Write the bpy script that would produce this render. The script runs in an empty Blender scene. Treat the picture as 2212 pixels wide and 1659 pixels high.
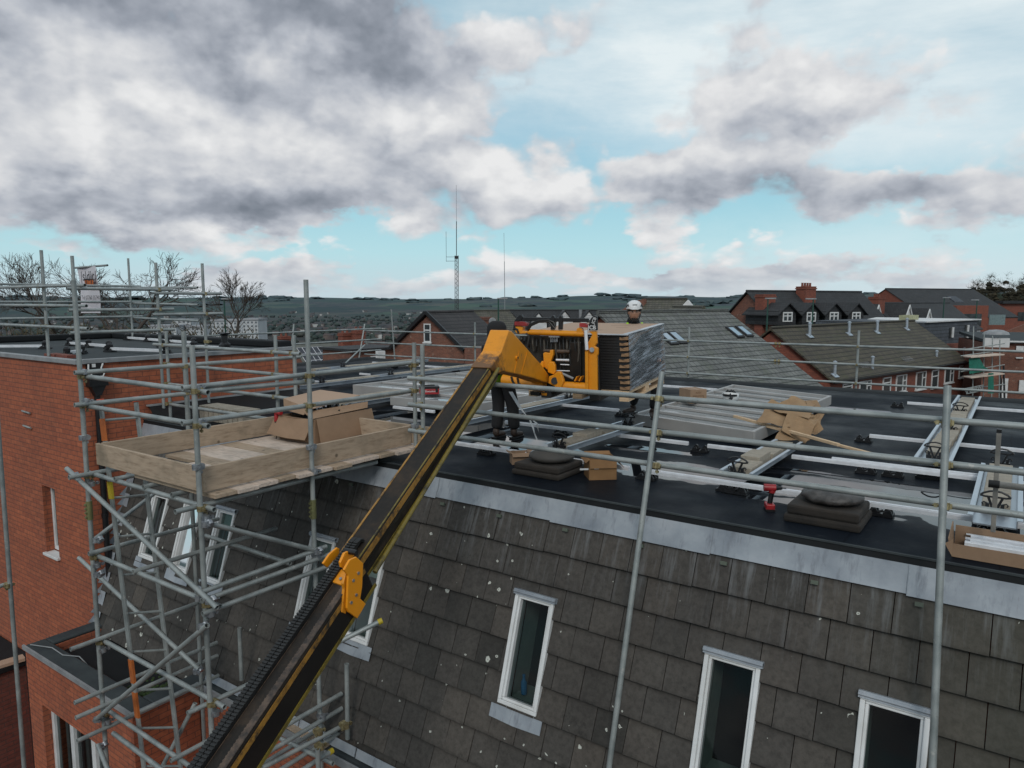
import bpy, bmesh, math, random
from mathutils import Vector, Matrix, noise as mnoise
random.seed(7)
R = math.radians
V = Vector
SC = bpy.context.scene
COL = SC.collection
# ---------------------------------------------------------------- camera frame
# world: x runs along the near roof edge, y across the roof, z up, roof deck at z = 0
EYE = V((0, 0, 1.85)); FOC = 1560.0; CX = 1106.0; CY = 829.5
YAW = R(35.2); PITCH = math.atan((CY - 650) / FOC)
_c, _s = math.cos(PITCH), math.sin(PITCH)
CF = V((-math.sin(YAW) * _c, math.cos(YAW) * _c, -_s))
CR = V((math.cos(YAW), math.sin(YAW), 0))
CU = V((-math.sin(YAW) * _s, math.cos(YAW) * _s, _c))
FH = V((-math.sin(YAW), math.cos(YAW), 0))          # horizontal view heading
def ray(px, py): return CF + CR * ((px - CX) / FOC) + CU * ((CY - py) / FOC)
def on_axis(a, px, py, v):
    d = ray(px, py); return EYE + d * ((v - EYE[a]) / d[a])
def on_x(px, py, v): return on_axis(0, px, py, v)
def on_y(px, py, v): return on_axis(1, px, py, v)
def on_z(px, py, v): return on_axis(2, px, py, v)
def far(px, py, d): return EYE + ray(px, py) * d     # survey point at distance d along the view
def on_plane(px, py, p, n):
    d = ray(px, py); return EYE + d * ((p - EYE).dot(n) / d.dot(n))
TILT = math.tan(R(17.5)); EDGE = 5.85                # tiled slope: y = EDGE + TILT*z
NS = V((0, -math.cos(R(17.5)), math.sin(R(17.5))))   # outward normal of the tiled slope
DS = V((0, -math.sin(R(17.5)), -math.cos(R(17.5))))  # down the slope
def on_slope(px, py): return on_plane(px, py, V((0, EDGE, 0)), NS)
def heading(deg):                                    # horizontal unit vector, degrees right of the view heading
    a = R(deg); return FH * math.cos(a) + CR * math.sin(a)
Z = V((0, 0, 1))
# ---------------------------------------------------------------- mesh builder
class MB:
    def __init__(self): self.v = []; self.f = []; self.t = []
    def add(self, vs, fs, tint=0.5):
        o = len(self.v); self.v += [tuple(p) for p in vs]
        for f in fs: self.f.append(tuple(i + o for i in f)); self.t.append(tint)
        return self
    def box(self, a, b, tint=0.5):
        x0, y0, z0 = a; x1, y1, z1 = b
        return self.obox(V(a), V((x1 - x0, 0, 0)), V((0, y1 - y0, 0)), V((0, 0, z1 - z0)), tint)
    def obox(self, o, a, b, c, tint=0.5):
        o = V(o)
        vs = [o, o + a, o + a + b, o + b, o + c, o + a + c, o + a + b + c, o + b + c]
        return self.add(vs, [(0, 3, 2, 1), (4, 5, 6, 7), (0, 1, 5, 4), (1, 2, 6, 5), (2, 3, 7, 6), (3, 0, 4, 7)], tint)
    def cbox(self, c, u, v, w, tint=0.5):            # centred, full-extent vectors
        return self.obox(V(c) - (u + v + w) / 2, u, v, w, tint)
    def beam(self, p, q, w, h, up=Z, tint=0.5):
        p, q = V(p), V(q); d = q - p
        s = d.cross(up)
        if s.length < 1e-6: s = d.cross(V((0, 1, 0)))
        s.normalize(); u = s.cross(d).normalized()
        return self.obox(p - s * w / 2 - u * h / 2, s * w, d, u * h, tint)
    def prism(self, poly, vec, tint=0.5):
        n = len(poly); poly = [V(p) for p in poly]
        vs = poly + [p + vec for p in poly]
        fs = [tuple(range(n - 1, -1, -1)), tuple(range(n, 2 * n))] + [(i, (i + 1) % n, n + (i + 1) % n, n + i) for i in range(n)]
        return self.add(vs, fs, tint)
    def quad(self, a, b, c, d, tint=0.5): return self.add([a, b, c, d], [(0, 1, 2, 3)], tint)
    def tube(self, p, q, r=0.0242, n=10, open_end=False, r2=None, tint=0.5):
        p, q = V(p), V(q); d = (q - p).normalized(); r2 = r if r2 is None else r2
        a = d.orthogonal().normalized(); b = d.cross(a)
        cs = [(a * math.cos(2 * math.pi * i / n) + b * math.sin(2 * math.pi * i / n)) for i in range(n)]
        rings = [[p + c * r for c in cs], [q + c * r2 for c in cs]]
        if open_end:
            rings = [[p + d * .06 + c * r * .8 for c in cs], [p + c * r * .8 for c in cs]] + rings + [[q + c * r2 * .8 for c in cs], [q - d * .06 + c * r2 * .8 for c in cs]]
        m = len(rings); vs = [x for rg in rings for x in rg]
        fs = [(k * n + i, k * n + (i + 1) % n, (k + 1) * n + (i + 1) % n, (k + 1) * n + i) for k in range(m - 1) for i in range(n)]
        fs += [tuple(range(n - 1, -1, -1)), tuple(range((m - 1) * n, m * n))]
        return self.add(vs, fs, tint)
    def path(self, pts, r, n=6, tint=0.5, taper=1.0):
        pts = [V(p) for p in pts]; m = len(pts); rings = []
        a = None
        for i, p in enumerate(pts):
            d = (pts[min(i + 1, m - 1)] - pts[max(i - 1, 0)]).normalized()
            if a is None: a = d.orthogonal().normalized()
            a = (a - d * a.dot(d)); a = a.normalized() if a.length > 1e-6 else d.orthogonal().normalized()
            b = d.cross(a); rr = r * (1 + (taper - 1) * i / max(1, m - 1))
            rings += [p + (a * math.cos(2 * math.pi * k / n) + b * math.sin(2 * math.pi * k / n)) * rr for k in range(n)]
        fs = [(k * n + i, k * n + (i + 1) % n, (k + 1) * n + (i + 1) % n, (k + 1) * n + i) for k in range(m - 1) for i in range(n)]
        fs += [tuple(range(n - 1, -1, -1)), tuple(range((m - 1) * n, m * n))]
        return self.add(rings, fs, tint)
    def lathe(self, prof, c, n=20, ax=Z, tint=0.5):
        c = V(c); ax = V(ax).normalized(); a = ax.orthogonal().normalized(); b = ax.cross(a)
        vs = [c + ax * h + (a * math.cos(2 * math.pi * i / n) + b * math.sin(2 * math.pi * i / n)) * max(r, 1e-4) for r, h in prof for i in range(n)]
        m = len(prof)
        fs = [(k * n + i, k * n + (i + 1) % n, (k + 1) * n + (i + 1) % n, (k + 1) * n + i) for k in range(m - 1) for i in range(n)]
        fs += [tuple(range(n - 1, -1, -1)), tuple(range((m - 1) * n, m * n))]
        return self.add(vs, fs, tint)
    def build(self, name, mat, parent=None, smooth=False, bevel=0, fixn=True, solid=0):
        me = bpy.data.meshes.new(name); me.from_pydata(self.v, [], self.f)
        at = me.attributes.new('tint', 'FLOAT', 'FACE'); at.data.foreach_set('value', self.t)
        if fixn and not solid:
            bm = bmesh.new(); bm.from_mesh(me); bmesh.ops.recalc_face_normals(bm, faces=bm.faces); bm.to_mesh(me); bm.free()
        me.update()
        uvl = me.uv_layers.new(name='metres').data
        for p in me.polygons:                        # metre-scale projection on each face
            nrm = p.normal
            if abs(nrm.z) > .98: tx, ty = V((1, 0, 0)), V((0, 1, 0))
            else: tx = Z.cross(nrm).normalized(); ty = nrm.cross(tx)
            for li in p.loop_indices:
                co = me.vertices[me.loops[li].vertex_index].co
                uvl[li].uv = (co.dot(tx), co.dot(ty))
        if smooth:
            me.polygons.foreach_set('use_smooth', [True] * len(me.polygons))
        o = bpy.data.objects.new(name, me); COL.objects.link(o)
        me.materials.append(mat)
        if smooth and smooth != 'full':
            mod = o.modifiers.new('split', 'EDGE_SPLIT'); mod.split_angle = R(40)
        if bevel:
            bv = o.modifiers.new('bevel', 'BEVEL'); bv.width = bevel; bv.segments = 2; bv.limit_method = 'ANGLE'; bv.angle_limit = R(50)
        if solid:
            sm = o.modifiers.new('solid', 'SOLIDIFY'); sm.thickness = solid; sm.offset = 0
        if parent is not None: adopt(o, parent)
        return o
def adopt(o, parent):
    o.parent = parent
    # part meshes are modelled in world space; only the thing's root carries a location
    o.matrix_parent_inverse = Matrix.Translation(-parent.location) if parent.parent is None else Matrix()
def tag(o, label, cat, group=None):
    o['label'] = label; o['category'] = cat
    if group: o['group'] = group
    return o
def thing(name, label, cat, loc=(0, 0, 0), group=None):
    o = bpy.data.objects.new(name, None); COL.objects.link(o); o.location = loc; o.empty_display_size = .2
    return tag(o, label, cat, group)
def structure(o, kind='structure'): o['kind'] = kind; return o
def kids(o): return [c for c in bpy.data.objects if c.parent == o]
def dup(root, delta, label=None, group=None, rotz=0):
    r = root.copy(); COL.objects.link(r); r.location = root.location + V(delta); r.rotation_euler = (0, 0, root.rotation_euler.z + rotz)
    if label: r['label'] = label
    if group: r['group'] = group
    for ch in kids(root):
        c = ch.copy(); COL.objects.link(c); c.parent = r; c.matrix_parent_inverse = ch.matrix_parent_inverse.copy()
        for g in kids(ch):
            d = g.copy(); COL.objects.link(d); d.parent = c; d.matrix_parent_inverse = g.matrix_parent_inverse.copy()
    return r
def text_mesh(name, s, mat, origin, xdir, ydir, size, parent=None, bold=0.0, align='CENTER'):
    cu = bpy.data.curves.new(name, 'FONT'); cu.body = s; cu.size = size; cu.align_x = align; cu.align_y = 'CENTER'; cu.offset = bold
    o = bpy.data.objects.new(name, cu); COL.objects.link(o)
    dg = bpy.context.evaluated_depsgraph_get(); me = bpy.data.meshes.new_from_object(o.evaluated_get(dg))
    bpy.data.objects.remove(o); bpy.data.curves.remove(cu)
    x = V(xdir).normalized(); n = x.cross(V(ydir)).normalized(); y = n.cross(x)
    for v in me.vertices: v.co = V(origin) + x * v.co.x + y * v.co.y
    me.materials.clear(); me.materials.append(mat)
    o = bpy.data.objects.new(name, me); COL.objects.link(o)
    if parent is not None: adopt(o, parent)
    return o
# ---------------------------------------------------------------- materials
def new_mat(name):
    m = bpy.data.materials.new(name); m.use_nodes = True
    nt = m.node_tree; b = nt.nodes['Principled BSDF']
    return m, nt, b
def N(nt, typ, **kw):
    n = nt.nodes.new(typ)
    for k, v in kw.items():
        if k in n.inputs.keys() if isinstance(k, str) else False: n.inputs[k].default_value = v
        else: setattr(n, k, v)
    return n
def L(nt, a, b): nt.links.new(a, b)
def c4(c): return (c[0], c[1], c[2], 1)
def ramp(nt, fac, stops):
    r = nt.nodes.new('ShaderNodeValToRGB'); e = r.color_ramp.elements
    while len(e) < len(stops): e.new(0.5)
    for i, (p, c) in enumerate(stops): e[i].position = p; e[i].color = c4(c) if len(c) == 3 else c
    L(nt, fac, r.inputs[0]); return r.outputs[0]
def mix(nt, fac, a, b, mode='MIX'):
    m = nt.nodes.new('ShaderNodeMix'); m.data_type = 'RGBA'; m.blend_type = mode
    for s, i in ((fac, 0), (a, 6), (b, 7)):
        if hasattr(s, 'links'): L(nt, s, m.inputs[i])
        elif isinstance(s, (int, float)): m.inputs[i].default_value = s
        else: m.inputs[i].default_value = c4(s)
    return m.outputs[2]
def math_(nt, op, a, b=None, c=None, clamp=False):
    m = nt.nodes.new('ShaderNodeMath'); m.operation = op; m.use_clamp = clamp
    for i, s in enumerate((a, b, c)):
        if s is None: continue
        if hasattr(s, 'links'): L(nt, s, m.inputs[i])
        else: m.inputs[i].default_value = s
    return m.outputs[0]
def coords(nt, kind='world', scale=(1, 1, 1)):
    if kind == 'uv': s = nt.nodes.new('ShaderNodeTexCoord').outputs['UV']
    elif kind == 'object': s = nt.nodes.new('ShaderNodeTexCoord').outputs['Object']
    else: s = nt.nodes.new('ShaderNodeNewGeometry').outputs['Position']
    if scale == (1, 1, 1): return s
    m = nt.nodes.new('ShaderNodeMapping'); m.inputs['Scale'].default_value = scale; L(nt, s, m.inputs[0]); return m.outputs[0]
def noise(nt, vec, scale, detail=4, rough=.55, out=0):
    n = nt.nodes.new('ShaderNodeTexNoise'); n.inputs['Scale'].default_value = scale; n.inputs['Detail'].default_value = detail
    n.inputs['Roughness'].default_value = rough; L(nt, vec, n.inputs['Vector']); return n.outputs[out]
def tint(nt): 
    a = nt.nodes.new('ShaderNodeAttribute'); a.attribute_name = 'tint'; return a.outputs['Fac']
def bump(nt, b, h, strength=.3, dist=.01):
    n = nt.nodes.new('ShaderNodeBump'); n.inputs['Strength'].default_value = strength; n.inputs['Distance'].default_value = dist
    L(nt, h, n.inputs['Height']); L(nt, n.outputs[0], b.inputs['Normal'])
def plain(name, c, rough=.6, metal=0, c2=None, scale=6, bumpiness=.15, kind='world', spec=None, stretch=(1, 1, 1), use_tint=False):
    m, nt, b = new_mat(name)
    v = coords(nt, kind, stretch); f = noise(nt, v, scale, 6, .6)
    c2 = c2 or tuple(x * .6 for x in c)
    col = ramp(nt, f, [(.3, c2), (.7, c)])
    if use_tint:
        k = math_(nt, 'MULTIPLY_ADD', tint(nt), .8, .6); col = mix(nt, 1.0, col, mix(nt, k, (0, 0, 0), (1, 1, 1)), 'MULTIPLY')
    L(nt, col, b.inputs['Base Color'])
    L(nt, math_(nt, 'MULTIPLY_ADD', f, .3, rough - .15, True), b.inputs['Roughness'])
    b.inputs['Metallic'].default_value = metal
    if spec is not None: b.inputs['Specular IOR Level'].default_value = spec
    if bumpiness: bump(nt, b, noise(nt, v, scale * 6, 4), bumpiness, .004)
    return m
def brick(name, c1=(.33, .085, .05), c2=(.24, .06, .04), mortar=(.16, .085, .065), w=.225, h=.075, ms=.008, stain=.55, old=False):
    m, nt, b = new_mat(name); v = coords(nt, 'uv')
    t = nt.nodes.new('ShaderNodeTexBrick'); L(nt, v, t.inputs['Vector'])
    t.inputs['Color1'].default_value = c4(c1); t.inputs['Color2'].default_value = c4(c2); t.inputs['Mortar'].default_value = c4(mortar)
    t.inputs['Scale'].default_value = 1; t.inputs['Mortar Size'].default_value = ms; t.inputs['Brick Width'].default_value = w; t.inputs['Row Height'].default_value = h
    t.inputs['Mortar Smooth'].default_value = .3
    f = noise(nt, coords(nt), 1.3 if not old else .8, 6, .65)
    col = mix(nt, math_(nt, 'MULTIPLY', ramp(nt, f, [(.35, (1, 1, 1)), (.7, (0, 0, 0))]), stain), t.outputs[0], (.1, .05, .04), 'MIX')
    col = mix(nt, .5, col, ramp(nt, noise(nt, v, 14, 3), [(.3, (.5, .5, .5)), (.7, (1.2, 1.15, 1.1))]), 'MULTIPLY')
    if old: col = mix(nt, ramp(nt, noise(nt, v, 3, 5), [(.62, (0, 0, 0)), (.72, (.6, .6, .6))]), col, (.4, .3, .24))
    L(nt, col, b.inputs['Base Color']); b.inputs['Roughness'].default_value = .85
    bump(nt, b, math_(nt, 'SUBTRACT', 1.0, t.outputs['Fac']), .35, .006)
    return m
def rowtile(name, c, c2, row=.3, wid=.3, kind='slate', moss=None):
    m, nt, b = new_mat(name); v = coords(nt, 'uv')
    t = nt.nodes.new('ShaderNodeTexBrick'); L(nt, v, t.inputs['Vector'])
    t.inputs['Color1'].default_value = c4(c); t.inputs['Color2'].default_value = c4(c2); t.inputs['Mortar'].default_value = c4(tuple(x * .25 for x in c2))
    t.inputs['Scale'].default_value = 1; t.inputs['Mortar Size'].default_value = row * .05; t.inputs['Brick Width'].default_value = wid; t.inputs['Row Height'].default_value = row
    f = noise(nt, coords(nt), .7, 6, .7)
    col = mix(nt, .7, t.outputs[0], ramp(nt, f, [(.3, (.55, .55, .55)), (.7, (1.25, 1.25, 1.2))]), 'MULTIPLY')
    if moss: col = mix(nt, ramp(nt, noise(nt, v, 1.2, 6, .7), [(.5, (0, 0, 0)), (.65, (.8, .8, .8))]), col, moss)
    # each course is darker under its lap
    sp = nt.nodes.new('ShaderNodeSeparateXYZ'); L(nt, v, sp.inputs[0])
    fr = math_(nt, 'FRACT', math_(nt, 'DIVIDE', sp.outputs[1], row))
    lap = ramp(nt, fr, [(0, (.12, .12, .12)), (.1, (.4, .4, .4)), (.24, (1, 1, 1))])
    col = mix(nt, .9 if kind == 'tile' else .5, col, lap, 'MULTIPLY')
    L(nt, col, b.inputs['Base Color']); b.inputs['Roughness'].default_value = .75
    bump(nt, b, fr, .5, .03)
    return m
def glass(name, tintc=(.55, .65, .68), refl=.12):
    m, nt, b = new_mat(name); nt.nodes.remove(b)
    tr = nt.nodes.new('ShaderNodeBsdfTransparent'); tr.inputs[0].default_value = c4(tintc)
    gl = nt.nodes.new('ShaderNodeBsdfGlossy'); gl.inputs['Roughness'].default_value = .03
    fr = nt.nodes.new('ShaderNodeFresnel'); fr.inputs[0].default_value = 1.28
    k = math_(nt, 'MULTIPLY_ADD', fr.outputs[0], 1.0, refl * .3, True)
    mx = nt.nodes.new('ShaderNodeMixShader'); L(nt, k, mx.inputs[0]); L(nt, tr.outputs[0], mx.inputs[1]); L(nt, gl.outputs[0], mx.inputs[2])
    L(nt, mx.outputs[0], nt.nodes['Material Output'].inputs[0]); return m
def paint(name, c, rough=.4, dirt=(.06, .05, .04), dirt_amt=.35, scale=3):
    m, nt, b = new_mat(name); f = noise(nt, coords(nt), scale, 7, .65)
    g = noise(nt, coords(nt), scale * 9, 5, .6)
    k = math_(nt, 'MULTIPLY', ramp(nt, f, [(.5, (0, 0, 0)), (.72, (1, 1, 1))]), dirt_amt)
    k = math_(nt, 'ADD', k, math_(nt, 'MULTIPLY', ramp(nt, g, [(.62, (0, 0, 0)), (.7, (1, 1, 1))]), dirt_amt * .8), None, True)
    L(nt, mix(nt, k, c, dirt), b.inputs['Base Color']); L(nt, math_(nt, 'MULTIPLY_ADD', f, .3, rough - .12), b.inputs['Roughness'])
    bump(nt, b, g, .08, .003); return m

M = {}
def steel_mat():
    m, nt, b = new_mat('galvanised_tube'); v = coords(nt)
    f = noise(nt, v, 5, 6, .6); g = noise(nt, v, 40, 3)
    col = ramp(nt, f, [(.3, (.20, .225, .225)), (.55, (.31, .335, .33)), (.75, (.40, .42, .41))])
    col = mix(nt, ramp(nt, g, [(.6, (0, 0, 0)), (.75, (.5, .5, .5))]), col, (.13, .13, .12))
    col = mix(nt, ramp(nt, noise(nt, v, 13, 5, .7), [(.62, (0, 0, 0)), (.7, (.75, .75, .75))]), col, (.47, .46, .43))
    col = mix(nt, ramp(nt, noise(nt, v, 7.3, 6, .75, 0), [(.66, (0, 0, 0)), (.76, (.7, .7, .7))]), col, (.12, .065, .035))
    L(nt, col, b.inputs['Base Color']); b.inputs['Metallic'].default_value = .35
    L(nt, math_(nt, 'MULTIPLY_ADD', f, .35, .3), b.inputs['Roughness']); bump(nt, b, g, .12, .002); return m
M['steel'] = steel_mat()
M['zinc'] = plain('zinc_clamp', (.42, .44, .46), .4, .7, (.2, .22, .25), 30)
M['brass'] = plain('gold_passivated_clamp', (.42, .36, .2), .4, .6, (.16, .12, .06), 30)
M['brick'] = brick('red_brick', (.46, .132, .06), (.37, .10, .048), (.19, .07, .045), ms=.0065, stain=.35)
M['oldbrick'] = brick('weathered_brick', (.28, .1, .06), (.16, .06, .04), (.2, .15, .12), stain=.5, old=True)
M['housebrick'] = brick('house_brick', (.27, .075, .05), (.2, .055, .04), (.15, .08, .06), stain=.4)
M['coping'] = plain('grey_coping', (.3, .31, .32), .5, 0, (.18, .19, .2), 4)
M['black'] = plain('black_plastic', (.012, .012, .014), .4, 0, (.006, .006, .007), 20)
M['rubber'] = plain('black_hose', (.014, .014, .014), .5, 0, (.008, .008, .008), 20)
M['white'] = plain('white_upvc', (.72, .73, .74), .35, 0, (.55, .55, .54), 3, .05)
M['whitepaint'] = plain('white_paint', (.7, .7, .7), .6, 0, (.5, .5, .5), 1, .05)
M['alu'] = plain('mill_aluminium', (.86, .87, .9), .35, .25, (.7, .71, .74), 9, .05)
M['card'] = plain('cardboard', (.30, .195, .125), .85, 0, (.235, .15, .093), 5, .1)
M['cardlight'] = plain('pale_cardboard', (.40, .275, .20), .85, 0, (.38, .26, .18), 3, .1)
M['concrete'] = plain('concrete_block', (.36, .32, .26), .9, 0, (.24, .21, .17), 18, .4, use_tint=True)
M['dark'] = plain('dark_interior', (.012, .013, .015), .9)
M['reveal'] = plain('pale_reveal', (.2, .24, .22), .9, 0, (.15, .18, .17))
M['net'] = plain('green_debris_net', (.01, .16, .11), .8, 0, (.006, .08, .06), 5)
M['green'] = plain('green_pole_paint', (.012, .07, .05), .5)
M['red'] = plain('red_plastic', (.42, .02, .025), .4, 0, (.2, .012, .015), 20)
M['orange'] = plain('orange_fibreglass', (.5, .13, .02), .5, 0, (.3, .09, .03), 8)
M['yellowcap'] = plain('yellow_cap', (.6, .45, .03), .5)
M['hivis'] = plain('hi_vis_fabric', (.42, .75, .04), .8, 0, (.3, .55, .03), 12)
M['blackcloth'] = plain('black_fabric', (.014, .014, .016), .9, 0, (.007, .007, .008), 14)
M['skin'] = plain('skin', (.36, .20, .135), .5, 0, (.30, .16, .105), 20, .05)
M['boot'] = plain('brown_leather', (.05, .03, .022), .6, 0, (.025, .016, .012), 18)
M['hair'] = plain('hair', (.01, .008, .007), .8)
M['greyframe'] = plain('grey_powder_coat', (.36, .35, .34), .5, 0, (.29, .285, .28), 2, .05)
M['skyglass'] = plain('rooflight_glass', (.30, .32, .33), .08, 0, (.24, .26, .27), 2, 0, spec=1.0)
M['moss'] = plain('moss', (.035, .07, .012), .95, 0, (.012, .02, .008), 14, .6)
# ================================================================ special materials of the main building
def felt_mat():
    m, nt, b = new_mat('bitumen_felt'); v = coords(nt)
    f = noise(nt, v, .9, 7, .62); g = noise(nt, v, 60, 3)
    col = ramp(nt, f, [(.3, (.0055, .008, .0125)), (.6, (.0095, .013, .019)), (.8, (.019, .024, .031))])
    # lap seams of the rolls, every metre across the roof
    sp = nt.nodes.new('ShaderNodeSeparateXYZ'); L(nt, v, sp.inputs[0])
    wob = math_(nt, 'MULTIPLY_ADD', noise(nt, v, 1.5, 2), .06, sp.outputs[0])
    fr = math_(nt, 'FRACT', math_(nt, 'MULTIPLY', wob, 1.0))
    seam = ramp(nt, fr, [(0, (.35, .35, .35)), (.02, (1, 1, 1)), (.10, (1, 1, 1)), (.115, (.75, .75, .75)), (.2, (1, 1, 1))])
    col = mix(nt, .8, col, seam, 'MULTIPLY')
    # scuffed dusty patches
    sc = ramp(nt, noise(nt, v, 7, 5, .7), [(.6, (0, 0, 0)), (.72, (.35, .35, .35))]); col = mix(nt, sc, col, (.045, .049, .053))
    # puddles: shallow dips holding water
    warp = noise(nt, v, 1.3, 4, .6, 1)
    total = None
    for x, y, rx, ry in ((-1.1, 7.45, 1.6, .55), (-1.0, 8.12, 1.2, .12), (-.2, 7.3, .5, .7), (-5.25, 7.55, 1.05, .45), (-3.0, 7.35, .85, .42), (-6.5, 7.3, .6, .5), (-1.5, 6.78, .8, .12),
                         (-8.3, 8.1, .7, .8), (-10.6, 8.6, .9, .9), (-6.3, 8.2, .4, .9), (-3.7, 8.25, .6, .14), (-2.2, 13.3, .6, .3), (1.2, 7.5, .8, .5)):
        mp = nt.nodes.new('ShaderNodeVectorMath'); mp.operation = 'MULTIPLY_ADD'; L(nt, warp, mp.inputs[0]); mp.inputs[1].default_value = (.9, .55, 0); L(nt, v, mp.inputs[2])
        sb = nt.nodes.new('ShaderNodeVectorMath'); sb.operation = 'SUBTRACT'; L(nt, mp.outputs[0], sb.inputs[0]); sb.inputs[1].default_value = (x + .45, y + .27, 0)
        ml = nt.nodes.new('ShaderNodeVectorMath'); ml.operation = 'MULTIPLY'; L(nt, sb.outputs[0], ml.inputs[0]); ml.inputs[1].default_value = (1 / rx, 1 / ry, 0)
        ln = nt.nodes.new('ShaderNodeVectorMath'); ln.operation = 'LENGTH'; L(nt, ml.outputs[0], ln.inputs[0])
        k = math_(nt, 'SUBTRACT', 1.0, ln.outputs['Value'])
        total = k if total is None else math_(nt, 'MAXIMUM', total, k)
    pud = ramp(nt, total, [(.0, (0, 0, 0)), (.05, (1, 1, 1))]); damp = ramp(nt, total, [(-.0, (0, 0, 0)), (.0, (0, 0, 0)), (.04, (1, 1, 1))])
    halo = math_(nt, 'MULTIPLY_ADD', total, 1.2, .75, True)
    wet = math_(nt, 'MULTIPLY', ramp(nt, noise(nt, v, .5, 5, .6), [(.42, (0, 0, 0)), (.62, (1, 1, 1))]), .55)
    wet = math_(nt, 'MAXIMUM', wet, math_(nt, 'MULTIPLY', halo, .6))
    L(nt, mix(nt, pud, mix(nt, wet, col, (.010, .012, .015)), (.006, .007, .009)), b.inputs['Base Color'])
    r = math_(nt, 'MULTIPLY_ADD', wet, -.42, .62); r = math_(nt, 'MULTIPLY', r, math_(nt, 'SUBTRACT', 1.0, math_(nt, 'MULTIPLY', pud, .97)))
    L(nt, r, b.inputs['Roughness']); L(nt, math_(nt, 'ADD', math_(nt, 'MULTIPLY_ADD', pud, .5, .035), math_(nt, 'MULTIPLY', wet, .04)), b.inputs['Specular IOR Level'])
    bp = nt.nodes.new('ShaderNodeBump'); bp.inputs['Distance'].default_value = .01
    L(nt, math_(nt, 'MULTIPLY_ADD', pud, -.22, .22), bp.inputs['Strength']); L(nt, math_(nt, 'ADD', g, math_(nt, 'MULTIPLY', f, 3.0)), bp.inputs['Height']); L(nt, bp.outputs[0], b.inputs['Normal'])
    return m
M['felt'] = felt_mat()
M['feltdry'] = plain('mineral_felt', (.055, .065, .068), .85, 0, (.03, .036, .04), 3, .3, spec=.25)
M['feltblack'] = plain('black_felt', (.012, .014, .016), .7, 0, (.007, .008, .009), 5, .2, spec=.25)
def lead_mat():
    m, nt, b = new_mat('lead_sheet'); v = coords(nt)
    st = noise(nt, coords(nt, 'world', (5, 1.2, 1.2)), 2.2, 7, .7); f = noise(nt, v, 2.5, 6, .6)
    col = ramp(nt, f, [(.3, (.2, .225, .26)), (.55, (.31, .34, .375)), (.75, (.4, .42, .45))])
    col = mix(nt, ramp(nt, st, [(.54, (0, 0, 0)), (.68, (.65, .65, .65))]), col, (.13, .14, .165))
    col = mix(nt, ramp(nt, noise(nt, coords(nt, 'world', (7, 1, 1)), 4, 4), [(.68, (0, 0, 0)), (.75, (.4, .4, .4))]), col, (.11, .06, .06))
    L(nt, col, b.inputs['Base Color']); b.inputs['Roughness'].default_value = .55; b.inputs['Metallic'].default_value = .15
    bump(nt, b, f, .25, .01); return m
M['lead'] = lead_mat()
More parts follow.
